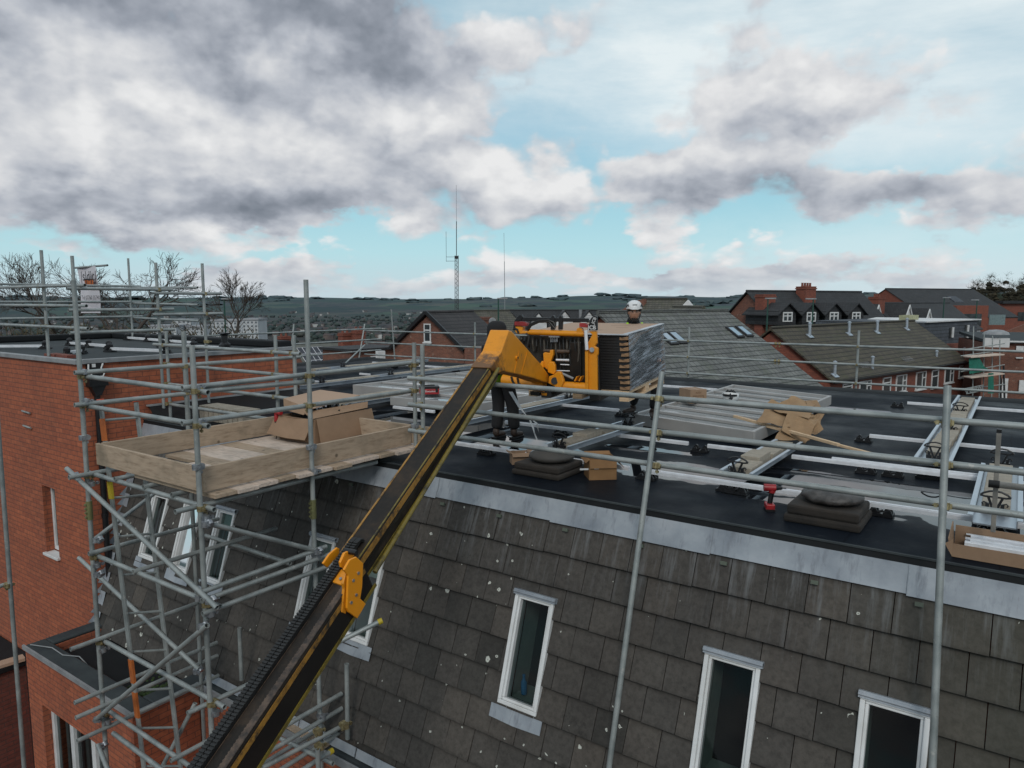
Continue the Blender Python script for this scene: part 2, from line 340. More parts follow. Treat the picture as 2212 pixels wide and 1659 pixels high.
def slope_tile_mat():
    m, nt, b = new_mat('concrete_plain_tile'); v = coords(nt); t = tint(nt)
    f = noise(nt, v, 2.2, 6, .65); g = noise(nt, v, 22, 6, .7)
    col = ramp(nt, f, [(.3, (.053, .048, .044)), (.6, (.070, .064, .058)), (.8, (.088, .081, .074))])
    col = mix(nt, 1.0, col, ramp(nt, t, [(0, (.62, .64, .64)), (.5, (1, 1, 1)), (1, (1.3, 1.24, 1.18))]), 'MULTIPLY')
    col = mix(nt, 1.0, col, ramp(nt, g, [(.35, (.72, .72, .72)), (.6, (1.08, 1.08, 1.08))]), 'MULTIPLY')
    # washed-down lead streaks near the top, moss tone low and to the right
    st = noise(nt, coords(nt, 'world', (9, 1, .8)), 1.6, 5, .7)
    sp = nt.nodes.new('ShaderNodeSeparateXYZ'); L(nt, v, sp.inputs[0])
    up = nt.nodes.new('ShaderNodeMapRange'); L(nt, sp.outputs[2], up.inputs[0]); up.inputs[1].default_value = -1.0; up.inputs[2].default_value = -.25
    col = mix(nt, math_(nt, 'MULTIPLY', up.outputs[0], ramp(nt, st, [(.5, (0, 0, 0)), (.68, (.75, .75, .75))])), col, (.17, .175, .18))
    rt = nt.nodes.new('ShaderNodeMapRange'); L(nt, sp.outputs[0], rt.inputs[0]); rt.inputs[1].default_value = -1.2; rt.inputs[2].default_value = .6
    col = mix(nt, math_(nt, 'MULTIPLY', rt.outputs[0], .4), col, (.05, .052, .03))
    dk = ramp(nt, noise(nt, v, 4.5, 5, .75), [(.62, (0, 0, 0)), (.74, (.8, .8, .8))]); col = mix(nt, dk, col, (.024, .022, .02))
    fz = math_(nt, 'FRACT', math_(nt, 'DIVIDE', math_(nt, 'ADD', sp.outputs[2], 28.844), .283))   # course shadow painted under each lap, plus grime on the lower edge
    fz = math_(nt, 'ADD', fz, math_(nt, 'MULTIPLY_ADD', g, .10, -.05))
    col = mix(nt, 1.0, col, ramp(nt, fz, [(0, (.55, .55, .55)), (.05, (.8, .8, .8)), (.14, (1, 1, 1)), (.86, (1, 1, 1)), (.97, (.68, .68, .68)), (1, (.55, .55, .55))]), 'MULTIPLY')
    # round pale lichen, two sizes, some as rings
    clus = noise(nt, v, 1.7, 3, .6)
    for sc, thr, keep, cl0 in ((2.6, .11, .42, .50), (5.0, .19, .42, .55), (9.0, .2, .55, .56), (11, .17, .8, .45)):
        vo = nt.nodes.new('ShaderNodeTexVoronoi'); vo.inputs['Scale'].default_value = sc
        wv = nt.nodes.new('ShaderNodeVectorMath'); wv.operation = 'MULTIPLY_ADD'; L(nt, noise(nt, v, 16, 3, .6, 1), wv.inputs[0]); wv.inputs[1].default_value = (.05, .05, .05); L(nt, v, wv.inputs[2])
        L(nt, wv.outputs[0], vo.inputs['Vector'])
        cs = nt.nodes.new('ShaderNodeSeparateColor'); L(nt, vo.outputs['Color'], cs.inputs[0])
        on = math_(nt, 'MULTIPLY', math_(nt, 'GREATER_THAN', cs.outputs[0], keep), math_(nt, 'GREATER_THAN', clus, cl0))
        rad = math_(nt, 'MULTIPLY', math_(nt, 'MULTIPLY_ADD', cs.outputs[1], .75, .25), thr)
        d = math_(nt, 'DIVIDE', vo.outputs['Distance'], rad)
        ring = ramp(nt, d, [(0, (.35, .35, .35)), (.4, (.45, .45, .45)), (.6, (1, 1, 1)), (.9, (.95, .95, .95)), (1.0, (0, 0, 0))])
        k = math_(nt, 'MULTIPLY', math_(nt, 'MULTIPLY', on, ring), ramp(nt, g, [(.25, (.5, .5, .5)), (.5, (1, 1, 1))]))
        col = mix(nt, k, col, (.50, .51, .46))
    L(nt, col, b.inputs['Base Color']); b.inputs['Roughness'].default_value = .8; b.inputs['Specular IOR Level'].default_value = .3
    bump(nt, b, g, .3, .006); return m
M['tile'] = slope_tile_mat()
M['wglass'] = glass('window_glass', (.5, .57, .57), .0)
# ================================================================ main building
bld = thing('apartment_building', 'long building with wet black flat roof above a steep dark tiled slope of narrow windows', 'building', (-3, 6, -9))
XL, XR, YF = -11.2, 6.0, 16.15
deck = MB()
deck.add([(XL, 5.87, 0), (XR, 5.87, 0), (XR, YF, 0), (-17.0, YF, 0), (-17.0, 8.7, 0), (XL, 8.7, 0)], [(0, 1, 2, 3, 4, 5)])
deck.build('roof_deck', M['felt'], bld)
kb = MB()                                             # felt-covered kerbs round the roof
def kerb(p, q, inward, h=.12, w=.22):
    p, q, n = V(p), V(q), V(inward)
    prof = [V((0, 0, -.02)), Z * h, n * w + Z * (h - .01), n * (w + .16) + Z * .004, n * (w + .16) - Z * .02]
    vs = [p + x for x in prof] + [q + x for x in prof]; k = len(prof)
    kb.add(vs, [(i, i + 1, k + i + 1, k + i) for i in range(k - 1)] + [tuple(range(k)), tuple(range(2 * k - 1, k - 1, -1))])
kerb((XR, YF + .2, 0), (-17.2, YF + .2, 0), (0, -1, 0), .035)
kerb((-17.2, YF + .2, 0), (-17.2, 8.7, 0), (1, 0, 0), .06)
kb.add([(XL, 5.9, .2), (XL, 8.75, .2), (XL + .05, 8.75, .2), (XL + .05, 5.9, .2), (XL + .62, 8.75, .006), (XL + .62, 6.1, .006), (XL + .2, 5.9, .006)], [(0, 1, 2, 3), (3, 2, 4, 5), (3, 5, 6)])
kb.build('felt_kerb', M['feltblack'], bld, fixn=True)
MB().box((XL + .003, 5.88, .2), (XL + .06, 8.75, .225)).build('flashing_strip', M['coping'], bld)
fa = MB(); fa.add([(XL, 5.87, .0), (XR, 5.87, .0), (XR, 5.83, -.005), (XL, 5.83, -.005), (XR, 5.80, -.16), (XL, 5.80, -.16)], [(0, 1, 2, 3), (3, 2, 4, 5)])
fa.build('fascia', M['feltblack'], bld)
ed = MB(); ed.beam((XL, 5.832, .002), (XR, 5.832, .002), .022, .014); ed.build('edge_trim', M['feltdry'], bld)
# lead flashing in lapped bays
def slope_pt(x, z, off=0): return V((x, EDGE + TILT * z, z)) + NS * off
lf = MB(); x = XL; k = 0
while x < XR:
    x2 = min(x + 1.52, XR); zt = -.06; zb = -.262 - .012 * (k % 2); o = .012 + .007 * (k % 2); nseg = 8
    for j in range(nseg):
        a, b2 = x + (x2 - x) * j / nseg, x + (x2 - x) * (j + 1) / nseg + (.06 if j == nseg - 1 else 0)
        w = lambda t: .010 * mnoise.noise(V((t * 2.3, 5, k))) + o
        lf.add([slope_pt(a, zt, o), slope_pt(b2, zt, o), slope_pt(b2, -.16, w(b2)), slope_pt(a, -.16, w(a)), slope_pt(b2, zb, w(b2) + .012), slope_pt(a, zb, w(a) + .012)], [(0, 1, 2, 3), (3, 2, 4, 5)])
    x = x2; k += 1
lf.build('lead_flashing', M['lead'], bld, smooth=True)
cl = MB(); x = XL + .35
while x < XR:
    cl.obox(slope_pt(x, -.30, .03), V((.055, 0, 0)), DS * .03, NS * .02); x += .74 + .04 * math.sin(x * 7)
structure(cl.build('lead_clip', plain('copper_clip', (.10, .12, .09), .6), bld), 'stuff')
# tiled slope: every tile is a slab lapped over the next course
WZT, WZB = -.95, -1.93
WIN = [(-10.40, -9.985, -.985, -1.89), (-9.565, -9.145, -.985, -1.89), (-8.775, -8.375, -.945, -1.875), (-6.845, -6.415, -.95, -1.91),
       (-6.04, -5.61, -.95, -1.90), (-3.835, -3.40, -.95, -1.94), (-1.945, -1.495, -.99, -1.985), (-.785, -.34, -.99, -2.0)]
tl = MB(); rowz = -.544 + .283; r = 0
c17 = math.cos(R(17.5))
def slab(x0, x1, za, zb, off0, off1, tn):
    a = slope_pt(x0, za, off0); b2 = slope_pt(x1, za, off0); c = slope_pt(x1, zb, off1); d = slope_pt(x0, zb, off1)
    u = NS * -.03
    tl.add([a, b2, c, d, a + u, b2 + u, c + u, d + u], [(0, 1, 2, 3), (3, 2, 6, 7), (1, 5, 6, 2), (0, 3, 7, 4)], tn)
while rowz > -2.95:
    zt, zb = rowz + .03, rowz - .283
    x = XL - .02 + (.147 if r % 2 == 0 else 0) - .29
    while x < 3.4:
        tw = .2985 + random.uniform(-.006, .006)
        x0, x1 = max(x + .0025, XL + .02), x + tw - .0045; x += tw
        if x1 <= x0: continue
        tn = min(1, max(0, random.gauss(.5, .2))); o0 = random.uniform(-.002, .002); o1 = .040 + random.uniform(-.006, .007); zbj = zb + random.uniform(-.004, .004)
        segs = [(x0, x1, zt, zbj)]
        for (wx0, wx1, wzt, wzb) in WIN:
            ns = []
            for (a, b2, p, q) in segs:
                if b2 <= wx0 or a >= wx1 or q >= wzt or p <= wzb: ns.append((a, b2, p, q)); continue
                if a < wx0: ns.append((a, wx0, p, q)); a = wx0
                if b2 > wx1: ns.append((wx1, b2, p, q)); b2 = wx1
                if p > wzt: ns.append((a, b2, p, wzt))
                if q < wzb: ns.append((a, b2, wzb, q))
            segs = ns
        for (a, b2, p, q) in segs:
            if b2 - a < .006 or p - q < .006: continue
            fr = lambda z: o0 + (o1 - o0) * (zt - z) / (zt - zbj)
            slab(a, b2, p, q, fr(p), fr(q), tn)
    rowz -= .283; r += 1
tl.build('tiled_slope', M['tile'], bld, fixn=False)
vg = MB(); z = -.3; r = 0                               # notched lead soakers where the slope meets the brick wing
while z > -2.9:
    vg.add([slope_pt(XL + .004, z, .02), slope_pt(XL + .004, z - .14, .11), slope_pt(XL + .004, z - .15, .03), slope_pt(XL + .15, z - .15, .034), slope_pt(XL + .15, z, .03)], [(0, 1, 2), (0, 2, 3, 4)])
    z -= .1415
vg.build('stepped_flashing', M['lead'], bld, fixn=True)
# dormer-flush windows
M['lichenstone'] = plain('window_cill_inner', (.3, .31, .27), .9, 0, (.2, .21, .18), 6)
def slope_window(x0, x1, zt, zb, kind):
    top = slope_pt(x0, zt); h = (zt - zb) / c17; w = x1 - x0
    X = V((1, 0, 0)); fw = .052
    g = MB()
    def ring(o, wid, hei, f, depth, out):
        for (p, a, b2) in ((o, X * wid, DS * f), (o + DS * (hei - f), X * wid, DS * f), (o + DS * f, X * f, DS * (hei - 2 * f)), (o + DS * f + X * (wid - f), X * f, DS * (hei - 2 * f))):
            g.obox(p - NS * depth, a, b2, NS * (depth + out))
    ring(top, w, h, .036, .12, .055)
    ring(top + X * .036 + DS * .036, w - .072, h - .072, .024, .06, .035)
    fr = g.build('window', M['white'], bld, bevel=.006)
    MB().quad(*[top + X * a + DS * b2 - NS * .012 for a, b2 in ((.055, .055), (w - .055, .055), (w - .055, h - .055), (.055, h - .055))]).build('glass', M['wglass'], fr)
    # room behind: pale left reveal and cill, dark beyond
    dp = .55; i0 = top + X * .04 + DS * .04 - NS * .13
    a, b2 = X * (w - .08), DS * (h - .08)
    MB().add([i0, i0 + b2, i0 + b2 - NS * .26 + V((0, .0, 0)), i0 - NS * .26], [(0, 1, 2, 3)]).add([i0 + b2, i0 + a + b2, i0 + a + b2 + V((0, .3, .0)), i0 + b2 + V((0, .3, 0))], [(0, 1, 2, 3)]).build('reveal', M['reveal'], fr)
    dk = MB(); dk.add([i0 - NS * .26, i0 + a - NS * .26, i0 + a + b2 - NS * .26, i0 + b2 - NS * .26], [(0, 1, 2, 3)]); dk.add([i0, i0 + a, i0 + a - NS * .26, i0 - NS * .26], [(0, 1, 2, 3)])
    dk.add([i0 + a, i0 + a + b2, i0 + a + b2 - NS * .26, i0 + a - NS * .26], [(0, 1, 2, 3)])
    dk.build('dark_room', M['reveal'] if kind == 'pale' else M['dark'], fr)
    if kind == 'pale':
        bl = MB(); bl.quad(*[top + X * q + DS * s - NS * .05 for q, s in ((.06, .06), (w - .06, .06), (w - .06, h * .3), (.06, h * .3))]); bl.build('blind', plain('pale_green_blind', (.32, .4, .36), .8), fr)
    hd = MB(); hd.obox(top - X * .012 - DS * .028 - NS * .02, X * (w + .03), DS * .05, NS * .088); hd.tube(top - X * .012 + NS * .062 - DS * .004, top + X * (w + .018) + NS * .062 - DS * .004, .016, 8)
    hd.build('head_flashing', M['lead'], fr, smooth=True)
    ap = MB(); e = .07; b0 = top + DS * (h + .004)
    ap.add([b0 - X * e + NS * .035, b0 + X * (w + e) + NS * .035, b0 + X * (w + e) + DS * .14 + NS * .045, b0 + X * (w * .5) + DS * .15 + NS * .05, b0 - X * e + DS * .14 + NS * .045], [(0, 1, 2, 3, 4)])
    ap.add([b0 + NS * .036, b0 + X * w + NS * .036, b0 + X * w + NS * .058 - DS * .01, b0 + NS * .058 - DS * .01], [(0, 1, 2, 3)])
    ap.build('lead_apron', M['lead'], fr)
    return fr, i0, a, b2
fins = ['dark', 'dark', 'pale', 'pale', 'pale', 'dark', 'dark', 'dark']
for wn, kd in zip(WIN, fins):
    fr, i0, a, b2 = slope_window(*wn, kd)
    if abs(wn[0] + 3.835) < .01:
        base = i0 + a * .26 + b2 * .985 + V((0, .07, .01)); W1BASE = base; W1A = a; W1B = b2; W1I = i0
# gutter ledge and lower brick wall
gl = MB(); gl.add([(-8.27, 4.8, -2.95), (XR, 4.8, -2.95), (XR, 4.95, -3.0), (-8.27, 4.95, -3.0)], [(0, 1, 2, 3)]); gl.box((-8.25, 4.78, -3.02), (XR, 4.94, -2.955)); gl.build('gutter_ledge', M['feltdry'], bld)
MB().box((-8.25, 4.755, -3.03), (XR, 4.778, -2.945)).build('gutter_trim', M['coping'], bld)
ls = MB(); x = -8.2
while x < 3: ls.obox(slope_pt(x, -2.86, .06), V((.9, 0, 0)), DS * .10, NS * .012 + V((0, 0, .01 * random.random()))); x += .92
ls.build('foot_flashing', M['lead'], bld)
MB().box((-8.25, 4.8, -9), (XR, 5.1, -3.03)).build('lower_wall', M['brick'], bld)
MB().box((-17.1, 8.72, -9), (XR, YF + .19, -.03)).build('rear_wall', M['housebrick'], bld)
# every tile gap shows the dark void behind it
# ------------------------------------------------ blue bottle on the cill
bt = MB(); bt.lathe([(0.028, 0), (.03, .01), (.03, .12), (.014, .15), (.013, .175), (.016, .176), (.016, .195), (0, .2)], W1BASE, 14)
tag(bt.build('bottle', plain('blue_plastic', (.02, .2, .42), .25), None, smooth=True), 'small blue plastic bottle on the cill behind the slope window right of the boom', 'bottle')
# ================================================================ red brick wing on the left
wing = thing('brick_wing', 'taller red brick wing with flat felt roof left of the tiled slope', 'building', (-14, 6.8, -9))
wl = MB(); YB, YB2, XB0, ZT = 4.9, 8.7, -17.7, .93
wx0, wx1, wz0, wz1 = -12.68, -12.23, -2.2, -1.08          # window opening in the near face
for a, b2 in (((XB0, YB, -9), (wx0, YB + .3, ZT)), ((wx1, YB, -9), (XL, YB + .3, ZT)), ((wx0, YB, wz1), (wx1, YB + .3, ZT)), ((wx0, YB, -9), (wx1, YB + .3, wz0))): wl.box(a, b2)
wl.box((XL - .3, YB + .3, -9), (XL, YB2, ZT)); wl.box((XB0, YB2 - .3, -9), (XL - .3, YB2, ZT)); wl.box((XB0, YB + .3, -9), (XB0 + .3, YB2 - .3, ZT))
wl.build('wall', M['brick'], wing)
cp = MB(); cp.box((XB0 - .04, YB - .04, ZT), (XL + .04, YB + .06, ZT + .07)); cp.box((XL - .06, YB + .06, ZT), (XL + .04, YB2 + .04, ZT + .07)); cp.build('coping', M['coping'], wing, bevel=.008)
MB().box((XB0, YB + .06, ZT - .02), (XL - .06, YB2, ZT + .045)).build('felt_roof', M['feltdry'], wing)
up = MB(); up.box((XB0, YB2 - .25, ZT + .045), (XL - .06, YB2 + .05, ZT + .18)); up.box((XB0 - .04, YB + .06, ZT + .045), (XB0 + .25, YB2 - .25, ZT + .18)); up.build('felt_kerb', M['feltblack'], wing, bevel=.03)
wf = MB()
for a, b2 in (((wx0 + .0, 0, wz0 + .03), (wx0 + .055, 0, wz1)), ((wx1 - .055, 0, wz0 + .03), (wx1, 0, wz1)), ((wx0 + .055, 0, wz1 - .055), (wx1 - .055, 0, wz1)), ((wx0 + .055, 0, wz0 + .03), (wx1 - .055, 0, wz0 + .09))):
    wf.box((a[0], YB + .12, a[2]), (b2[0], YB + .19, b2[2]))
wfo = wf.build('window', M['white'], wing, bevel=.005)
MB().quad((wx0 + .05, YB + .15, wz0 + .05), (wx1 - .05, YB + .15, wz0 + .05), (wx1 - .05, YB + .15, wz1 - .05), (wx0 + .05, YB + .15, wz1 - .05)).build('glass', M['wglass'], wfo)
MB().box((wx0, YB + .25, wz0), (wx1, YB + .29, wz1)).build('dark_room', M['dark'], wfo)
MB().box((wx0 - .03, YB - .05, wz0 - .03), (wx1 + .03, YB + .12, wz0 + .012)).build('sill', M['white'], wfo, bevel=.006)
dpx = XL + .055
pp = MB(); pp.tube((dpx, 5.13, .62), (dpx, 5.13, -2.95), .042, 12); pp.box((dpx - .05, 5.0, .6), (dpx + .075, 5.27, .72)); pp.prism([(dpx - .05, 5.03, .6), (dpx - .05, 5.24, .6), (dpx - .05, 5.17, .46), (dpx - .05, 5.09, .46)], V((.11, 0, 0)))
for z in (-.3, -1.4, -2.5): pp.tube((dpx, 5.13, z), (dpx, 5.13, z + .06), .05, 12)
po = pp.build('downpipe', M['black'], wing, smooth=True)
ho = MB(); ho.box((XL + .002, 5.02, .72), (XL + .06, 5.24, .94)); ho.build('outlet', M['black'], po)
hw = MB(); hw.path([(XL + .07, 5.03, .93), (XL + .08, 5.02, .86), (XL + .08, 5.06, .78), (XL + .08, 5.03, .74), (XL + .08, 5.22, .735), (XL + .08, 5.245, .79), (XL + .08, 5.20, .86), (XL + .08, 5.23, .93)], .012, 6); hw.box((XL + .062, 5.08, .88), (XL + .07, 5.13, .93)); hw.build('outlet_liner', M['whitepaint'], po)
wp = MB()                                              # short weep tubes on the near face
for z in (.08, -.16): wp.tube((-13.15, YB - .02, z), (-12.85, YB - .03, z - .01), .016, 8)
wp.build('wall_pipe', M['steel'], wing)
# ================================================================ low flat-roofed bay
bay = thing('brick_bay', 'low flat-roofed red brick bay with mossy grey felt parapet beneath the scaffold tower', 'building', (-9.7, 4.4, -9))
BX0, BX1, BY0, BY1, BZ = -11.2, -8.27, 3.965, 4.94, -2.96
ww = MB(); b0x, b1x, bz1 = -10.78, -8.95, -3.72
for a, b2 in (((BX0, BY0, -9), (b0x, BY0 + .28, BZ - .05)), ((b1x, BY0, -9), (BX1, BY0 + .28, BZ - .05)), ((b0x, BY0, bz1), (b1x, BY0 + .28, BZ - .05)), ((b0x, BY0, -9), (b1x, BY0 + .28, -5.9)), ((BX1 - .28, BY0 + .28, -9), (BX1, 4.8, BZ - .05)), ((BX0, BY0 + .28, -9), (BX0 + .28, BY1, BZ - .05))): ww.box(a, b2)
ww.build('wall', M['brick'], bay)
pr = MB(); pr.box((BX0 + .01, BY0 - .01, BZ - .05), (BX1 + .01, BY0 + .25, BZ - .004)); pr.box((BX1 - .25, BY0 + .25, BZ - .05), (BX1 + .01, BY1, BZ - .004)); pr.box((BX0 + .01, BY0 + .25, BZ - .05), (BX0 + .26, BY1, BZ - .004))
pr.build('parapet', M['feltdry'], bay, bevel=.02)
MB().box((BX0 + .26, BY0 + .25, BZ - .3), (BX1 - .25, BY1 + .1, BZ - .16)).build('felt_roof', M['feltblack'], bay)
tr = MB(); tr.box((BX0, BY0 - .04, BZ - .055), (BX1 + .04, BY0 - .012, BZ + .005)); tr.box((BX1 + .012, BY0 - .012, BZ - .055), (BX1 + .04, 4.8, BZ + .005)); tr.build('edge_trim', M['coping'], bay)
ms = MB()
for i in range(420):
    t = random.random(); px = BX1 - .27 - abs(random.gauss(0, .28)); py = BY0 + .27 + abs(random.gauss(0, .25)); 
    if py > BY1 - .05 or px < BX0 + .3: continue
    rr = random.uniform(.012, .03); a = random.random() * 6
    ms.lathe([(rr, 0), (rr * .8, rr * .5), (0, rr * .8)], (px, py, BZ - .162), 6, Z)
structure(ms.build('moss', M['moss'], bay), 'stuff')
fw = MB(); 
def vframe(mb, x0, x1, z0, z1, y, t, d):
    mb.box((x0, y, z0), (x0 + t, y + d, z1)); mb.box((x1 - t, y, z0), (x1, y + d, z1)); mb.box((x0 + t, y, z1 - t), (x1 - t, y + d, z1)); mb.box((x0 + t, y, z0), (x1 - t, y + d, z0 + t))
vframe(fw, b0x, b1x, -5.9, bz1, BY0 + .1, .07, .07)
for x in (b0x + .62, b0x + 1.22): fw.box((x - .05, BY0 + .095, -5.83), (x + .05, BY0 + .165, bz1 - .07))
fwo = fw.build('window', M['white'], bay, bevel=.006)
MB().quad((b0x + .06, BY0 + .14, -5.85), (b1x - .06, BY0 + .14, -5.85), (b1x - .06, BY0 + .14, bz1 - .06), (b0x + .06, BY0 + .14, bz1 - .06)).build('glass', M['wglass'], fwo)
cu = MB()
for i in range(24):
    x = b0x + .08 + i * .074; cu.box((x, BY0 + .24 + .02 * (i % 2), -5.85), (x + .08, BY0 + .27 + .02 * (i % 2), bz1))
cu.build('curtain', plain('grey_curtain', (.2, .22, .22), .9), fwo)
cb = MB(); cb.path([(BX0 + .1, BY0 + .03, BZ + .012), (-10.75, 4.13, BZ + .012), (-10.4, 4.12, BZ + .012), (-10.2, 4.24, BZ + .0), (-10.05, 4.3, BZ - .14), (-9.5, 4.25, BZ - .148), (-9.1, 4.32, BZ - .15)], .008, 6)
tag(cb.build('cable', M['coping'], None), 'thin grey cable trailing across the felt parapet of the low bay', 'cable')
# wall lamp on the bay, dark annex further left
ann = thing('brick_annex', 'dark brick annex with black coping at the lower left edge below the brick wing', 'building', (-13, 3, -9))
MB().box((-20, .5, -9), (-13.5, 4.88, -4.3)).build('wall', brick('dark_red_brick', (.2, .05, .035), (.15, .04, .03), (.08, .04, .035)), ann)  # annex brick is a darker red than the wing
MB().box((-20, .45, -4.3), (-13.44, 4.88, -4.2)).build('coping', M['feltblack'], ann, bevel=.02)
MB().tube((-11.34, 4.06, -3.2), (-11.34, 4.06, -9), .055, 12).build('downpipe', M['black'], ann, smooth=True)
tb = MB(); tb.beam((-13.6, 4.1, -4.17), (-13.5, 4.75, -4.17), .2, .05); tag(tb.build('timber_board', M['cardlight'], None), 'short pale timber board lying on the black coping of the annex', 'board')
# ================================================================ scaffolding
def tube_part(name, p, q, parent, r=.0242):
    return MB().tube(p, q, r, 12, open_end=True).build(name, M['steel'], parent, smooth=True)
def coupler(p, da, db, parent, mat='brass', side=None):
    """right-angle clamp: a band round each of two crossing tubes, joined by a body with hinge bolts"""
    p = V(p); da = V(da).normalized(); db = V(db).normalized(); n = da.cross(db)
    n = n.normalized() if n.length > .05 else da.orthogonal().normalized()
    if n.dot(EYE - p) < 0: n = -n
    m = MB(); a = p + n * .024; b = p - n * .024
    m.tube(a - da * .024, a + da * .024, .031, 12); m.tube(b - db * .024, b + db * .024, .031, 12)
    sa = da.cross(n); m.tube(a + sa * .03 + n * .0, a + sa * .075, .007, 6); m.cbox(a + sa * .055, da * .03, n * .022, sa * .022); m.cbox(a - sa * .036, da * .036, n * .02, sa * .016)
    sb = db.cross(n); m.tube(b + sb * .03, b + sb * .07, .007, 6); m.cbox(b + sb * .052, db * .028, n * .02, sb * .02)
    return m.build('coupler', M[mat], parent, smooth=True)
UX, UY = V((1, 0, 0)), V((0, 1, 0))
def board(name, p, q, w, h, parent, mat, bev=.004, up=Z, tn=.5): return MB().beam(p, q, w, h, up, tn).build(name, mat, parent, bevel=bev)
def timber_mat(name, ca, cb, dk):
    m, nt, b = new_mat(name); v = coords(nt)
    gr = noise(nt, coords(nt, 'world', (14, 2.2, 14)), 2.4, 8, .65); gr2 = noise(nt, coords(nt, 'world', (2.2, 14, 14)), 2.4, 8, .65)
    geo = nt.nodes.new('ShaderNodeNewGeometry'); t = tint(nt)
    g = math_(nt, 'ADD', math_(nt, 'MULTIPLY', gr, t), math_(nt, 'MULTIPLY', gr2, math_(nt, 'SUBTRACT', 1.0, t)))
    col = ramp(nt, g, [(.32, cb), (.5, ca), (.7, tuple(min(1, x * 1.15) for x in ca))])
    col = mix(nt, ramp(nt, noise(nt, v, 2.3, 5, .6), [(.5, (0, 0, 0)), (.7, (.7, .7, .7))]), col, dk)
    vo = nt.nodes.new('ShaderNodeTexVoronoi'); vo.inputs['Scale'].default_value = 4.2; L(nt, v, vo.inputs['Vector'])
    col = mix(nt, ramp(nt, vo.outputs['Distance'], [(.05, (.8, .8, .8)), (.11, (0, 0, 0))]), col, tuple(x * .3 for x in cb))
    L(nt, col, b.inputs['Base Color']); b.inputs['Roughness'].default_value = .85; bump(nt, b, g, .3, .004); return m
M['toe'] = timber_mat('weathered_timber', (.38, .29, .21), (.25, .18, .12), (.17, .14, .10))
M['deckwood'] = timber_mat('bleached_timber', (.56, .46, .385), (.36, .29, .24), (.30, .25, .21))
M['fresh'] = timber_mat('fresh_timber', (.58, .42, .27), (.44, .30, .18), (.4, .28, .18))

tw = thing('scaffold_tower', 'tall galvanised tube loading tower with boarded platform in front of the tiled slope', 'scaffold', (-6.9, 4.3, -9))
XP, XL2, YP = -5.85, -7.94, 3.5
def pole(x, y, z0, z1, parent=tw): return tube_part('pole', (x, y, z0), (x, y, z1), parent)
pole(XL2, YP, -9, 2.06); pole(XP, YP, -9, 1.47); pole(XP, 4.74, -9, 2.06); pole(XP, 6.29, .02, 1.36)
pole(XL2 + .05, 4.62, -9, 1.5); pole(-8.06, 6.0, .02, 1.4); pole(-7.68, 6.0, .02, 1.41)
RI = XP - .05                                           # rails run just inside the poles
def trail(p, q, name='rail'): return tube_part(name, p, q, tw)
trail((RI, 3.42, 1.10), (RI, 6.42, 1.12)); trail((RI, 3.62, 1.055), (RI - .02, 4.85, 1.03)); trail((RI, 3.4, .795), (RI, 6.40, .785))
LI = XL2 + .06
trail((LI, 3.42, 1.12), (LI, 6.25, 1.105)); trail((LI, 3.40, .79), (LI, 6.3, .77))
trail((-8.05, YP + .05, 1.07), (-5.72, YP + .05, 1.062)); trail((-8.05, YP + .05, .755), (-5.74, YP + .05, .765))
for z in (1.10, .795):
    coupler((RI + .025, 4.74, z), Z, UY, tw); coupler((RI + .025, 6.29, z - .005), Z, UY, tw); coupler((LI - .02, 4.62, z), Z, UY, tw)
    coupler((XL2, YP + .025, z - .03), Z, UX, tw); coupler((XP, YP + .025, z - .03), Z, UX, tw); coupler((LI - .03, YP + .02, z + .02), Z, UY, tw, 'zinc'); coupler((RI + .025, YP + .03, z), Z, UY, tw, 'zinc')
# platform
DZ = .105
for i in range(12):
    y = 3.62 + i * .228
    tn = 1.0
    MB().beam(((-7.2 if i < 3 else -7.86) + random.uniform(-.02, .02), y + .11, DZ), (-5.80 + random.uniform(-.05, .05), y + .11 + random.uniform(-.006, .006), DZ), .222, .038, Z, 0.0).build('deck_board', M['deckwood'] if i % 3 else M['toe'], tw, bevel=.004)
board('toe_board', (-7.86, YP + .085, .255), (-5.90, YP + .085, .255), .036, .225, tw, M['toe'], tn=0.0)
board('toe_board', (XP - .075, YP + .04, .255), (XP - .075, 6.28, .255), .036, .225, tw, M['toe'], tn=1.0)
board('toe_board', (XL2 + .11, YP + .12, .255), (XL2 + .11, 6.3, .255), .036, .225, tw, M['toe'], tn=1.0)
board('toe_board', (-7.8, 6.33, .255), (-5.6, 6.33, .255), .036, .225, tw, M['toe'], tn=0.0)
for p in ((XP, YP, .40), (XP, 4.74, .37), (XP, 6.29, .37), (XL2, YP, .43)): coupler(p, Z, UX, tw, 'zinc')
# transoms and ledgers under the boards
def led(p, q, name='ledger'): return tube_part(name, p, q, tw)
led((-8.05, YP + .055, .035), (-5.72, YP + .055, .02)); led((XP - .055, 3.3, .03), (XP - .055, 5.7, .03)); led((XL2 + .055, 3.3, .05), (XL2 + .055, 5.7, .05))
for x in (-7.4, -6.85, -6.35): led((x, 3.52, .06), (x, 5.6, .06), 'transom')
led((-8.05, YP + .05, -.865), (-5.7, YP + .05, -.865)); led((-8.05, YP + .05, -1.815), (-5.7, YP + .05, -1.82)); led((-8.05, YP + .05, -2.62), (-5.6, YP + .05, -2.66))
for x, z in ((XL2, -.80), (XL2, -1.76), (XP, -.80), (XP, -.92)):
    led((x + .05, 3.2 if z < -1 else 3.44, z), (x + .05, 4.95, z))
led((XP + .05, 3.4, -.72), (XP + .05, 4.85, -.70))
for z in (-2.35, -2.52, -2.78): 
    led((XL2 + .05, 3.2, z), (XL2 + .05, 4.85, z)); led((XP + .05, 3.3, z - .05), (XP + .05, 5.0, z - .05))
